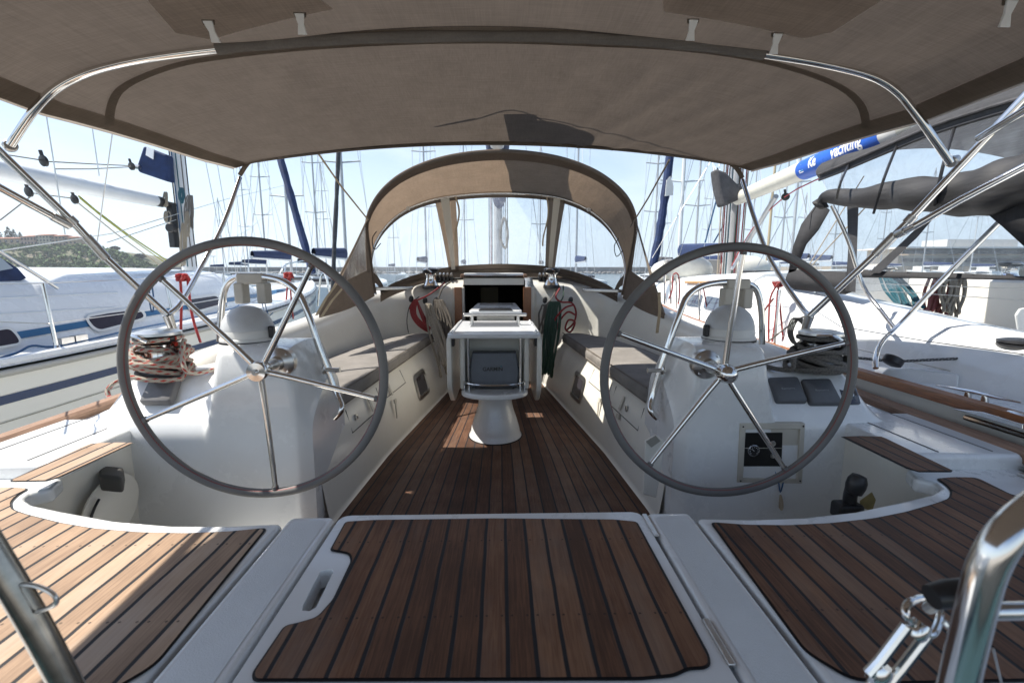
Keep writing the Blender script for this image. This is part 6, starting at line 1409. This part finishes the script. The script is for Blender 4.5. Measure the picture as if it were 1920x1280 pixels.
# coachroof with long windows
def rcab(u, v):
    Y = 5.2+5.6*v; w = 1.35-.55*v**1.5; hz_ = 1.12-.42*v**2.2; z0 = rz(Y)
    T = [(-1, 0), (-.985, .3), (-.95, .66), (-.90, .88), (-.82, .97), (0, 1.06), (.82, .97), (.9, .88), (.95, .66), (.985, .3), (1, 0)]
    q = T[int(round(u*10))]; return (XC+.0+w*q[0], Y, z0+(hz_-z0)*q[1])
m = MB(); m.grid(rcab, 10, 30); m.face([i*31 for i in range(11)]); m.build('coachroof', GEL, RY, smooth=50)
def onr(px, py, o=.015):
    p_ = ax(px, py, XC-1.33); 
    for _ in range(4):
        v = min(1, max(0, (p_[1]-5.2)/5.6)); w = 1.35-.55*v**1.5; hz_ = 1.12-.42*v**2.2; z0 = rz(p_[1]); f = min(1, max(0, (p_[2]-z0)/(hz_-z0)))
        x = XC-w*(1-.05*f/.66); p_ = ax(px, py, x-o)
    return p_
for P, nm in (([(1283, 553), (1318, 552), (1312, 576), (1287, 573)], 0), ([(1324, 554), (1372, 563), (1362, 592), (1318, 578)], 0)):
    m = MB(); m.v = [Vector(onr(*p_)) for p_ in rounded(P, 5)]; m.face(range(len(m.v))); m.build('cabin_window', mat('blue_glass', (.06, .085, .13), .08, coat=.5), RY, smooth=0)
m = MB(); m.v = [Vector(ax(px, py, 2.93)) for px, py in ((1400, 577), (1425, 577), (1420, 598), (1392, 588))]; m.face(range(4)); m.build('cabin_window', DARKGL, RY, smooth=0)
MB().tube([onr(1285, 529), onr(1330, 529), onr(1372, 531)], .018, 8).build('teak_handrail', mat('oiled_teak', (.45, .25, .10), .5), RY); MB().tube([at(1410, 540, 5.6), at(1445, 543, 5.3)], .018, 8).build('teak_handrail', mat('oiled_teak2', (.45, .25, .10), .5), RY)
# boom, mast
RM = empty('mast', at(1363, 515, 8.0), 'silver mast of the right neighbour hung with halyards', 'mast', 'masts of the neighbour yachts')
q = at(1365, 520, 8.0); MB().lathe([(.10, 0), (.09, 13)], q, seg=20, sy=1.35).build('mast_tube', ALUG, RM)
rn = random.Random(9)
for px, mt in ((1348, R_REDW), (1351, R_RED), (1356, R_GREY), (1372, R_GREEN), (1376, R_RED), (1379, R_REDW), (1384, R_RED), (1345, R_BEIGE), (1360, R_TEAL), (1388, R_BEIGE)):
    b_ = at(px, 515, 7.8); MB().tube([b_, (b_[0]+.02*rn.uniform(-1, 1), b_[1], b_[2]+1.2), (b_[0]*.5+q[0]*.5, b_[1]+.1, b_[2]+12)], .010, 6).build('halyard', mt, RM)
for zz in (5.2, 8.6): MB().tube([(q[0]-1.1, q[1]+.1, zz+.05), (q[0], q[1], zz), (q[0]+1.1, q[1]+.1, zz+.05)], .03, 6).build('spreader', ALU, RM)
for pts in ([(1240, 510, 8), (1300, 300, 8)], [(1262, 515, 8.2), (1330, 300, 8)], [(1312, 505, 9), (1344, 340, 9)], [(1460, 350, 8.4), (1484, 455, 8.4)], [(1497, 320, 9), (1520, 440, 9)], [(1225, 480, 9), (1340, 290, 9)], [(1420, 500, 7), (1500, 350, 7)]):
    P = [Vector(at(*t_)) for t_ in pts]; MB().tube([P[0]+(P[0]-P[1])*.02, P[1]+(P[1]-P[0])*1.0], .0055, 6).build('shroud', STEELR, RM)
for pts, mt in (([(1322, 455, 9), (1350, 350, 9)], R_BLUE), ([(1338, 455, 9), (1358, 420, 9)], R_BLUE)): MB().tube([at(*t_) for t_ in pts], .014, 6).build('halyard', mt, RM)
RB = empty('boom', at(1385, 388, 7.8), 'pale boom of the right neighbour with a blue lettered banner', 'boom', 'booms of the neighbour yachts')
# axis of the boom
ba = Vector(at(1384, 372, 7.6)); bb = Vector(at(1735, 222, 3.45)); bd = (bb-ba)
MB().tube([ba, bb], .105, 24).build('boom_tube', mat('cream_boom', (.60, .59, .52), .4, noise=.05), RB)
def bpt(px):  # point on boom axis nearest pixel x
    best = min(range(401), key=lambda k: abs(px-(960+F*float((np.array(ba+bd*(k/400))-CAM)@rgt)/float((np.array(ba+bd*(k/400))-CAM)@fwd))))
    return ba+bd*(best/400)
s0, s1 = bpt(1510), bpt(1672)
MB().tube([s0, s1], .109, 28).build('banner', BLUES, RB)
MB().tube([s1, s1+(bd.normalized()*.22)], .107, 24).build('end_patch', WHITEP, RB)
MB().lathe([(.125, -.20), (.14, 0), (.12, .2)], ba+Vector((0, .1, .1)), bd, 16).build('boom_bag', GREYH, RB)
# curved lettering on the tube, wrapped on the camera side
def tube_text(body, axp, d, r, size, mt, par, ang0, spacing=1.0, ext=.001):
    cu = bpy.data.curves.new('t', 'FONT'); cu.body = body; cu.size = size; cu.extrude = ext; cu.offset = .0035; cu.space_character = spacing; cu.align_y = 'CENTER'
    o = bpy.data.objects.new('t', cu); COL.objects.link(o); bpy.context.view_layer.update()
    me = bpy.data.meshes.new_from_object(o.evaluated_get(bpy.context.evaluated_depsgraph_get())); bpy.data.objects.remove(o)
    bm = bmesh.new(); bm.from_mesh(me); bmesh.ops.triangulate(bm, faces=bm.faces); bmesh.ops.subdivide_edges(bm, edges=[e_ for e_ in bm.edges if e_.calc_length() > .02], cuts=2); bm.to_mesh(me); bm.free()
    d = d.normalized(); up = (Vector((0, 0, 1))-d*d.z).normalized(); out = d.cross(up)
    if out.dot(Vector(CAM)-axp) < 0: out = -out
    for v in me.vertices:
        a = v.co.y/r+ang0; v.co = axp+d*v.co.x+(out*cos(a)+up*sin(a))*(r+v.co.z+.002)
    me.materials.clear(); me.materials.append(mt); o = bpy.data.objects.new('lettering', me); COL.objects.link(o); o.parent = par; me.transform(Matrix.Translation(-par.location)); return o
bdn = bd.normalized()
tube_text('yachting', bpt(1580), bdn, .109, .155, WHITET, RB, .05)
tube_text('Ke', bpt(1536), bdn, .109, .15, WHITET, RB, .05)
# sail emblem: small boat mark
def tube_patch(pts, axp, mt, nm):
    d = bdn; up = (Vector((0, 0, 1))-d*d.z).normalized(); out = d.cross(up)
    if out.dot(Vector(CAM)-axp) < 0: out = -out
    m = MB(); m.v = [axp+d*x+(out*cos(y/.109+.05)+up*sin(y/.109+.05))*.1115 for x, y in pts]; m.face(range(len(pts))); m.build(nm, mt, RB, smooth=0)
lb = mat('light_blue_mark', (.12, .45, .75), .4)
tube_patch([(0, -.045), (.0, .06), (.055, -.045)], bpt(1521), lb, 'emblem_sail'); tube_patch([(-.045, -.045), (-.01, -.045), (-.01, .03)], bpt(1521), WHITET, 'emblem_sail'); tube_patch([(-.05, -.055), (.06, -.055), (.05, -.065), (-.04, -.065)], bpt(1521), WHITET, 'emblem_hull')
MB().tube([at(1345, 315, 7.6), at(1353, 350, 7.5), at(1357, 378, 7.5)], .01, 6).build('bag_edge', BLACK, RB)
e = empty('mast_bag', at(1390, 345, 7.4), 'dark grey canvas bag wrapped round boom end and mast', 'bag')
m = MB(); m.plate([at(px, py, 7.3) for px, py in ((1343, 315), (1362, 322), (1385, 345), (1392, 372), (1357, 388), (1348, 352))], .25, (0, -1, 0)); m.build('bag', GREYH, e, bevel=.05)
# kicker and sheets
MB().tube([at(1398, 460, 7.6), at(1455, 368, 6.4)], .035, 10).build('kicker', ALUG, RB); MB().tube([at(1372, 505, 7.6), at(1398, 460, 7.6)], .025, 10).build('kicker', STEELR, RB)
hang_line([[(1372, 498, 7.6), (1410, 430, 7.2), (1470, 370, 6.2), (1540, 333, 5.2)]], rope('rope_red_thin', (.55, .03, .04), (.4, .02, .02)), 'thin red line rising from the right mast foot towards the boom', r=.008)
block(1473, 369, 6.2, .05, RB)
# fenders on the foredeck
def fender(px, py, Y, r, L_, d, label):
    q = Vector(at(px, py, Y)); m = MB(); m.lathe([(.01, -L_/2), (r*.35, -L_/2+.02), (r*.62, -L_/2+.10), (r*.92, -L_*.22), (r, 0), (r*.92, L_*.22), (r*.62, L_/2-.10), (r*.35, L_/2-.02), (.01, L_/2)], q, d, 24); o = m.build('fender', mat('fender_white', (.62, .61, .55), .35, noise=.06), smooth=80); tag(o, label, 'fender', 'white fenders lying on the foredeck')
fender(1292, 506, 8.4, .27, .98, (1, .35, 0), 'white fender in front of the right mast, left of the pair'); fender(1258, 508, 9.4, .25, 1.0, (1, .5, 0), 'white fender half hidden at the left end of the row'); fender(1396, 503, 8.6, .24, .9, (1, -.2, 0), 'white fender just right of the silver mast')
MB().box(at(1318, 500, 9.0), (1.5, .1, .28)).build('fender_board', mat('fender_board_grey', (.28, .28, .28), .7), RY, bevel=.03)
MB().box(at(1424, 512, 7.0), (.36, .4, .08)).build('deck_hatch', BLACK, RY, bevel=.02)
# stanchions, lifelines, hanging ropes
hang_line([[(1455, 537, 4.4), (1444, 560, 4.4), (1441, 612, 4.35), (1442, 652, 4.3)], [(1459, 537, 4.4), (1464, 590, 4.4), (1471, 662, 4.3)], [(1446, 650, 4.3), (1454, 600, 4.35), (1458, 545, 4.4)], [(1450, 560, 4.4), (1436, 578, 4.5), (1428, 596, 4.6)]], rope('rope_dull_red', (.38, .03, .03), (.2, .02, .02)), 'dull red rope hung on the right neighbours stanchion', r=.009, knot=(1458, 533, 4.4, .04))
hang_line([[(1313, 540, 6.2), (1311, 585, 6.2), (1316, 608, 6.2)], [(1319, 540, 6.2), (1326, 580, 6.2), (1331, 613, 6.2)], [(1316, 608, 6.2), (1331, 611, 6.2)]], rope('rope_crimson', (.34, .02, .04), (.2, .02, .02)), 'crimson rope loop hanging in front of the right neighbours cabin windows', r=.009)
hang_line([[(1262, 515, 7.2), (1268, 512, 7.2), (1273, 520, 7.2), (1274, 550, 7.2), (1272, 570, 7.2)], [(1262, 516, 7.2), (1260, 545, 7.2), (1254, 560, 7.3)]], rope('rope_red_bow', (.45, .03, .03), (.3, .02, .02)), 'red rope draped over the pulpit stanchions near the sprayhood strap', r=.011)
st = [stanchion(1452, 655, 1462, 543, 2.5, RY), stanchion(1522, 620, 1529, 532, 3.0, RY, 'coaming_stanchion'), stanchion(1312, 610, 1310, 530, 2.6, RY)]
for px in (1247, 1258, 1269): MB().tube([at(px, 570 if px < 1265 else 580, 7.3), at(px-1, 514, 7.3)], .016, 10).build('stanchion', STEEL, RY)
MB().tube([at(1246, 514, 7.3), at(1310, 524, 6.0), at(1462, 540, 4.4), at(1576, 612, 3.0), at(1740, 640, 2.75), at(1980, 672, 2.3)], .0035, 6).build('lifeline', STEELR, RY)
MB().tube([at(1270, 560, 7.3), at(1380, 596, 5.2), at(1458, 628, 4.2), at(1580, 648, 3.1), at(1760, 690, 2.75), at(1980, 745, 2.3)], .0035, 6).build('lifeline', STEELR, RY)
MB().tube([at(1425, 526, 5.0), at(1529, 528, 4.6), at(1680, 533, 4.2), at(1960, 543, 3.6)], .0035, 6).build('lifeline', STEELR, RY); MB().tube([at(1480, 538, 4.8), at(1700, 548, 4.2), at(1960, 566, 3.6)], .0035, 6).build('lifeline', STEELR, RY)
m = MB(); m.tube([at(1440, 640, 3.6), at(1480, 610, 3.5), at(1510, 592, 3.4), at(1522, 588, 3.4)], .006, 6, smooth=3)
for k in range(4): m.tube([at(1500-4*k, 596, 3.4), at(1486-3*k, 622, 3.4), at(1496-2*k, 645, 3.4), at(1512, 620, 3.4)], .006, 6, closed=True, smooth=4)
tag(m.build('rope', R_TAUPE, smooth=80), 'small dark line coil hanging left of the right winch', 'rope')
# sheet, turning block, winch
m = MB(); m.tube([at(1540, 668, 2.9), at(1600, 670, 2.9), at(1660, 676, 2.85), at(1690, 677, 2.8), at(1800, 672, 2.7), at(1880, 664, 2.6)], .009, 8); tag(m.build('sheet', R_BW), 'black and white sheet led through the turning block to the neighbours winch', 'rope')
e = empty('turning_block', ax(1672, 682, 2.95), 'black turning block on a white plinth on the right neighbours deck', 'block')
MB().lathe([(.03, -.03), (.055, -.02), (.058, 0), (.055, .02), (.03, .03)], at(1674, 676, 2.82), (.5, .1, .8), 20).build('sheave', BLACK, e)
m = MB(); m.plate([at(1650, 722, 2.86), at(1655, 700, 2.86), at(1668, 690, 2.86), at(1700, 690, 2.86), at(1800, 700, 2.6), at(1800, 740, 2.6)], .16, (-.4, -1, .1)); m.build('plinth', GEL, e, bevel=.02)
wr_ = at(1905, 702, 2.5); winch((wr_[0], wr_[1], wr_[2]), .105, .21, 'big black and chrome winch on the right neighbour, cut by the photo edge', 'winches of the right neighbour')
wq = at(1663, 520, 5.1); winch(wq, .085, .12, 'small black topped winch beside the teal rope on the right neighbour', 'winches of the right neighbour'); wq = at(1890, 528, 4.3); winch(wq, .09, .19, 'winch on the far coaming of the right neighbour near the photo edge', 'winches of the right neighbour')
# ropes on far coaming
coil((1668, 518), (1712, 600), 34, 40, 6, .014, R_TEAL, 'teal rope bundle hanging over the right neighbours far coaming', 4.7, 4.2, 11, group='rope bundles on the right neighbours coaming')
coil((1768, 520), (1752, 606), 44, 40, 6, .013, rope('rope_brick', (.36, .04, .03), (.3, .2, .15)), 'brick red rope bundle hanging over the right neighbours far coaming', 4.35, 4.1, 12, group='rope bundles on the right neighbours coaming')
coil((1790, 524), (1784, 604), 40, 34, 5, .013, R_BEIGE, 'beige rope loops hung over the brick red bundle', 4.2, 4.0, 13, group='rope bundles on the right neighbours coaming')
m = MB(); m.plate([at(px, py, 3.1) for px, py in ((1905, 622), (1900, 590), (1908, 578), (1940, 572), (1960, 640))], .02); tag(m.build('white_panel', WHITEP, bevel=.01), 'rounded white panel edge standing at the right edge of the photo', 'panel')
# grey hood of the right neighbour
GH = empty('sprayhood', (3.9, 3.5, 1.6), 'large grey canvas hood with creased clear windows over the right neighbours cockpit', 'sprayhood', 'sprayhoods of the neighbour yachts')
E0 = [(1538, 338), (1585, 320), (1640, 297), (1740, 256), (1840, 224), (1960, 190), (2100, 150)]
E1 = [(1541, 306), (1580, 291), (1645, 272), (1722, 233), (1800, 198), (1960, 140), (2100, 85)]
lo = [Vector(ax(px, py, 2.92)) for px, py in E0]; hi = [Vector(ax(px, py, 3.02)) for px, py in E1]
lo = [Vector(p_) for p_ in cat_rom(lo, 5)]; hi = [Vector(p_) for p_ in cat_rom(hi, 5)]; nb = len(lo)-1
def hood(u, v):
    i = int(round(v*nb)); a, b_ = lo[i], hi[i]
    if u < .25: p_ = a.lerp(b_, u*4); return (p_.x-.05*sin(u*4*pi), p_.y, p_.z+.006*sin(v*30))
    f = (u-.25)/.75; return (b_.x+(5.2-b_.x)*f, b_.y, b_.z+.16*sin(pi*f)-.05*f)
MB().grid(hood, 24, nb).build('roof', GREYF, GH, smooth=180)
MB().tube([tuple(p_+Vector((-.02, 0, .05))) for p_ in lo], .012, 8).build('seam_roll', GREYH, GH); MB().tube([tuple(p_+Vector((-.01, 0, .0))) for p_ in lo], .010, 8).build('zip', BLACK, GH)
def panel(P, mt, nm, dx=0, th=0):
    """pixel polygon on the near side of the hood; P = (px, py, X)"""
    m = MB(); m.v = [Vector(ax(px, py, X+dx)) for px, py, X in P]; m.face(range(len(P)), [(0, 0)]*len(P)); bmx = m.build(nm, mt, GH, smooth=0, solid=th); return bmx
front = [(1541, 338), (1560, 372), (1520, 440), (1478, 500), (1425, 548)]
panel([(1541, 338, 2.95), (1740, 256, 2.95), (1960, 190, 2.95), (1960, 500, 2.95), (1600, 552, 2.95), (1600, 420, 2.95), (1596, 340, 2.95)], VINYLR, 'side_window')
panel([(1541, 338, 2.95), (1596, 340, 2.95), (1600, 420, 2.95), (1600, 552, 2.95), (1480, 520, 2.97), (1427, 524, 3.0), (1497, 450, 2.97), (1560, 372, 2.95)], VINYLR, 'front_side_window')
panel([(1534, 378, 2.945), (1556, 394, 2.945), (1534, 432, 2.945), (1512, 458, 2.945), (1492, 508, 2.945), (1478, 512, 2.945), (1487, 462, 2.945), (1503, 420, 2.945)], GREYF, 'front_curtain', 0, .004)
panel([(1588, 378, 2.925), (1610, 378, 2.925), (1606, 500, 2.925), (1604, 548, 2.925), (1585, 545, 2.925), (1590, 470, 2.925)], GREYF, 'window_band', 0, 0)
panel([(1480, 505, 2.945), (1600, 510, 2.945), (1602, 545, 2.945), (1585, 552, 2.945), (1490, 543, 2.945), (1470, 530, 2.945)], GREYF, 'lower_band', 0, .004)
panel([(1745, 402, 2.925), (1765, 392, 2.925), (1720, 445, 2.925), (1650, 512, 2.925), (1628, 512, 2.925), (1690, 455, 2.925)], GREYF, 'window_band', 0, 0)
panel([(1600, 503, 2.945), (1640, 508, 2.945), (1800, 512, 2.945), (1960, 520, 2.945), (1960, 526, 2.945), (1600, 520, 2.945)], GREYF, 'lower_band', 0, .004)
panel([(1850, 400, 2.75), (1925, 330, 2.75), (2000, 300, 2.75), (2000, 500, 2.75), (1925, 466, 2.75), (1880, 425, 2.75)], GREYF, 'aft_curtain', 0, .004)
# rolled curtain
cpts = [ax(1536, 388, 2.78), ax(1556, 366, 2.78), ax(1640, 372, 2.78), ax(1700, 367, 2.78), ax(1780, 362, 2.78), ax(1860, 352, 2.78), ax(1960, 330, 2.78), ax(2100, 300, 2.78)]
cq = cat_rom(cpts, 7); rads = [lerp([(0, .03), (.04, .055), (.08, .032), (.15, .06), (.3, .085), (.45, .105), (.6, .125), (.75, .14), (1, .15)], k/(len(cq)-1))*(1+.05*sin(k*.9)+.04*sin(k*.37+1)) for k in range(len(cq))]
m = MB(); m.tube(cq, rads, 20)
for v_ in m.v: v_.x += .014*sin(v_.y*9+v_.z*14); v_.z += .016*sin(v_.y*6+1)
m.build('rolled_curtain', mat('rolled_vinyl', (.026, .026, .028), .62, noise=.5, nscale=6, bump=1.0, bscale=5, nstretch=(2, .5, 2.5)), GH, smooth=80)
for a, bq in (((1682, 272), (1638, 400)), ((1592, 308), (1568, 372)), ((1790, 238), (1752, 385))):
    P = [Vector(ax(a[0], a[1], 2.93)), Vector(ax((a[0]+bq[0])/2-3, (a[1]+bq[1])/2, 2.62)), Vector(ax(bq[0], bq[1], 2.66))]
    MB().tube(P, .009, 8, smooth=3).build('tie_strap', BLACK, GH)
MB().tube([ax(1540, 372, 2.72), ax(1522, 400, 2.72), ax(1518, 430, 2.72)], .004, 6).build('cord', BLACK, GH)
# frame tubes of the right neighbour
for P, r in (([(1560, 385, 3.4), (1590, 450, 3.35), (1618, 535, 3.3), (1650, 580, 3.15), (1678, 616, 3.0)], .014), ([(1642, 690, 2.75), (1643, 668, 2.8), (1655, 640, 2.9), (1690, 605, 2.95), (1800, 490, 2.85), (1925, 365, 2.7)], .016), ([(1595, 640, 2.0), (1640, 480, 2.3)], .0)):
    if r: MB().tube([at(*q) for q in P], r, 12, smooth=4).build('frame_tube', STEEL, GH)
MB().tube([at(1862, 395, 3.4), at(1900, 425, 3.3), at(1960, 470, 3.2)], .013, 10).build('frame_tube', STEEL, GH)
# thin lines left of hood (shrouds in front)
for P in ([(1520, 500, 5), (1640, 370, 4)], [(1490, 540, 5), (1620, 330, 4.5)]): MB().tube([at(*q) for q in P], .006, 6).build('guy_line', STRAP, GH)

# the right neighbour is scaled about the camera: reference-point scaling plus matching shift
RS = .82; SCALE_REF = Vector((4.15, 5.0, -.65)); CAM_SHIFT = Vector((-.7416, -.90, .324)); _done = set()
for o in [o for o in bpy.data.objects if o not in _before]:
    if o.parent is None: o.location = SCALE_REF+(o.location-SCALE_REF)*RS+CAM_SHIFT
    else: o.location = o.location*RS
    if o.type == 'MESH' and o.data not in _done:
        o.data.transform(Matrix.Scale(RS, 4)); _done.add(o.data)
    for md in o.modifiers:
        if md.type == 'BEVEL': md.width *= RS
        if md.type == 'SOLIDIFY': md.thickness *= RS
# ============================================================ FAR HARBOUR BUILDING AND QUAY (seen through the grey hood)
QM = mat('quay_stone', (.36, .30, .23), .9, noise=.15, nscale=.2)
Yq = 150
a, bq = at(1560, 506, Yq)[0], at(2300, 506, Yq)[0]
q_ = MB().box(((a+bq)/2, Yq+20, WZ+1.4), (bq-a, 40, 3.2)).build('quay', QM); tag(q_, 'sandy stone quay behind the right neighbour', 'quay')
HB = empty('harbour_building', (at(1800, 500, Yq)[0], Yq+14, WZ+3), 'long white flat roofed harbour building seen through the grey hood', 'building')
x0, x1 = at(1690, 470, Yq+8)[0], at(1960, 470, Yq+8)[0]; zb = WZ+3
MB().box(((x0+x1)/2, Yq+16, zb+3), (x1-x0, 14, 6)).build('wall', mat('building_white', (.55, .55, .52), .7, noise=.05), HB)
for k, zz in enumerate((2.2, 5.0)): MB().box(((x0+x1)/2, Yq+8.8, zb+zz), ((x1-x0)*.94, .5, 1.3)).build('window_row', DARKGL, HB)
MB().box(((x0+x1)/2-2, Yq+13, zb+6.2), ((x1-x0)+3, 22, .5)).build('roof', WHITEP, HB)
MB().box(((x0+x1)/2+6, Yq+16, zb+8), ((x1-x0)*.5, 10, 3)).build('penthouse', mat('building_white2', (.5, .5, .48), .7), HB)
for k in range(7): xx = x0+(x1-x0)*k/6; MB().box((xx, Yq+4, zb+3.9), (5.0, 3.4, .25)).build('awning', mat('awning_tan', (.42, .33, .24), .8), HB)
for k, px in enumerate((1600, 1628, 1720, 1768, 1840)):
    X = at(px, 500, Yq-4)[0]; e = empty('motor_boat', (X, Yq-6, WZ), ['white motor boat at the left end of the far quay', 'white motor boat second from the left at the far quay', 'white motor boat below the left end of the harbour building', 'white motor boat below the middle of the harbour building', 'white motor boat at the right end of the far quay'][k], 'motor boat', 'motor boats along the far quay')
    m = MB(); m.grid(lambda u, v: (X+(1.7*(1-max(0, (v-.5)/.5)**2))*[-.7, -1, -.95, .95, 1, .7][int(round(u*5))], Yq-9+9*v, WZ+[-.2, 1.2, 1.4, 1.4, 1.2, -.2][int(round(u*5))]+.4*v), 5, 10); m.face([i*11 for i in range(6)]); m.build('hull', GEL, e)
    MB().box((X, Yq-5.5, WZ+2.2), (2.4, 4, 1.5)).build('cabin', WHITEP, e, bevel=.3); MB().box((X, Yq-7.55, WZ+2.4), (2.0, .1, .7)).build('window', DARKGL, e)

# ============================================================ HAZE
hm = bpy.data.materials.new('haze_air'); hm.use_nodes = True; n, l = nodes(hm); n.remove(n['Principled BSDF'])
pv = n.new('ShaderNodeVolumePrincipled'); pv.inputs['Color'].default_value = (.86, .92, 1.0, 1); pv.inputs['Density'].default_value = .0003; pv.inputs['Anisotropy'].default_value = .35
l.new(pv.outputs[0], n['Material Output'].inputs['Volume'])
hz_o = MB().box((0, 330, 24), (1400, 760, 56)).build('haze', hm, smooth=0); tag(hz_o, kind='stuff')

# unseen stone quay added behind the camera for neutral reflections (yachts moored stern to it)
tag(MB().box((0, -12.5, -.1), (60, 20, .9)).build('unseen_quay', mat('quay_pavement', (.33, .31, .28), .9, noise=.2, nscale=1.5)), kind='structure')
for s_ in (-1, 1):
    for xx in (1.60, 1.80):
        MB().tube([(s_*xx, 1.52, .5035), (s_*xx, 1.96, .5035)], .0028, 6).build('step_groove', mat('groove_grey', (.22, .22, .22), .8), YT)
    e = empty('fairlead', (s_*1.80, 1.30, .45), 'white fairlead at the %s stern corner beside the teak' % ('left' if s_ < 0 else 'right'), 'fairlead', 'stern fairleads')
    MB().tube([(s_*1.83, 1.22, .452), (s_*1.83, 1.24, .50), (s_*1.82, 1.32, .515), (s_*1.83, 1.40, .50), (s_*1.83, 1.42, .452)], .014, 10, smooth=4).build('arch', WHITEP, e)
    MB().box((s_*1.83, 1.32, .455), (.05, .24, .012)).build('base_plate', STEELR, e, bevel=.004)

for dx, dz_, a0 in ((0, 0, .6),):
    c = pz(1411, 843)+Vector((0, -.0115, 0)); MB().lathe([(.021, 0), (.021, .001)], c, (0, -1, 0), 20).build('gauge_face', mat('gauge_face_black', (.03, .03, .032), .2), gp_o)
    for k in range(9):
        a = radians(-40+k*32); MB().box((c.x+.017*cos(a), c.y-.0018, c.z+.017*sin(a)), (.0022, .0008, .0022)).build('gauge_tick', WHITET, gp_o)
    MB().tube([(c.x, c.y-.002, c.z), (c.x-.011, c.y-.002, c.z+.009)], .0008, 5).build('needle', WHITET, gp_o)
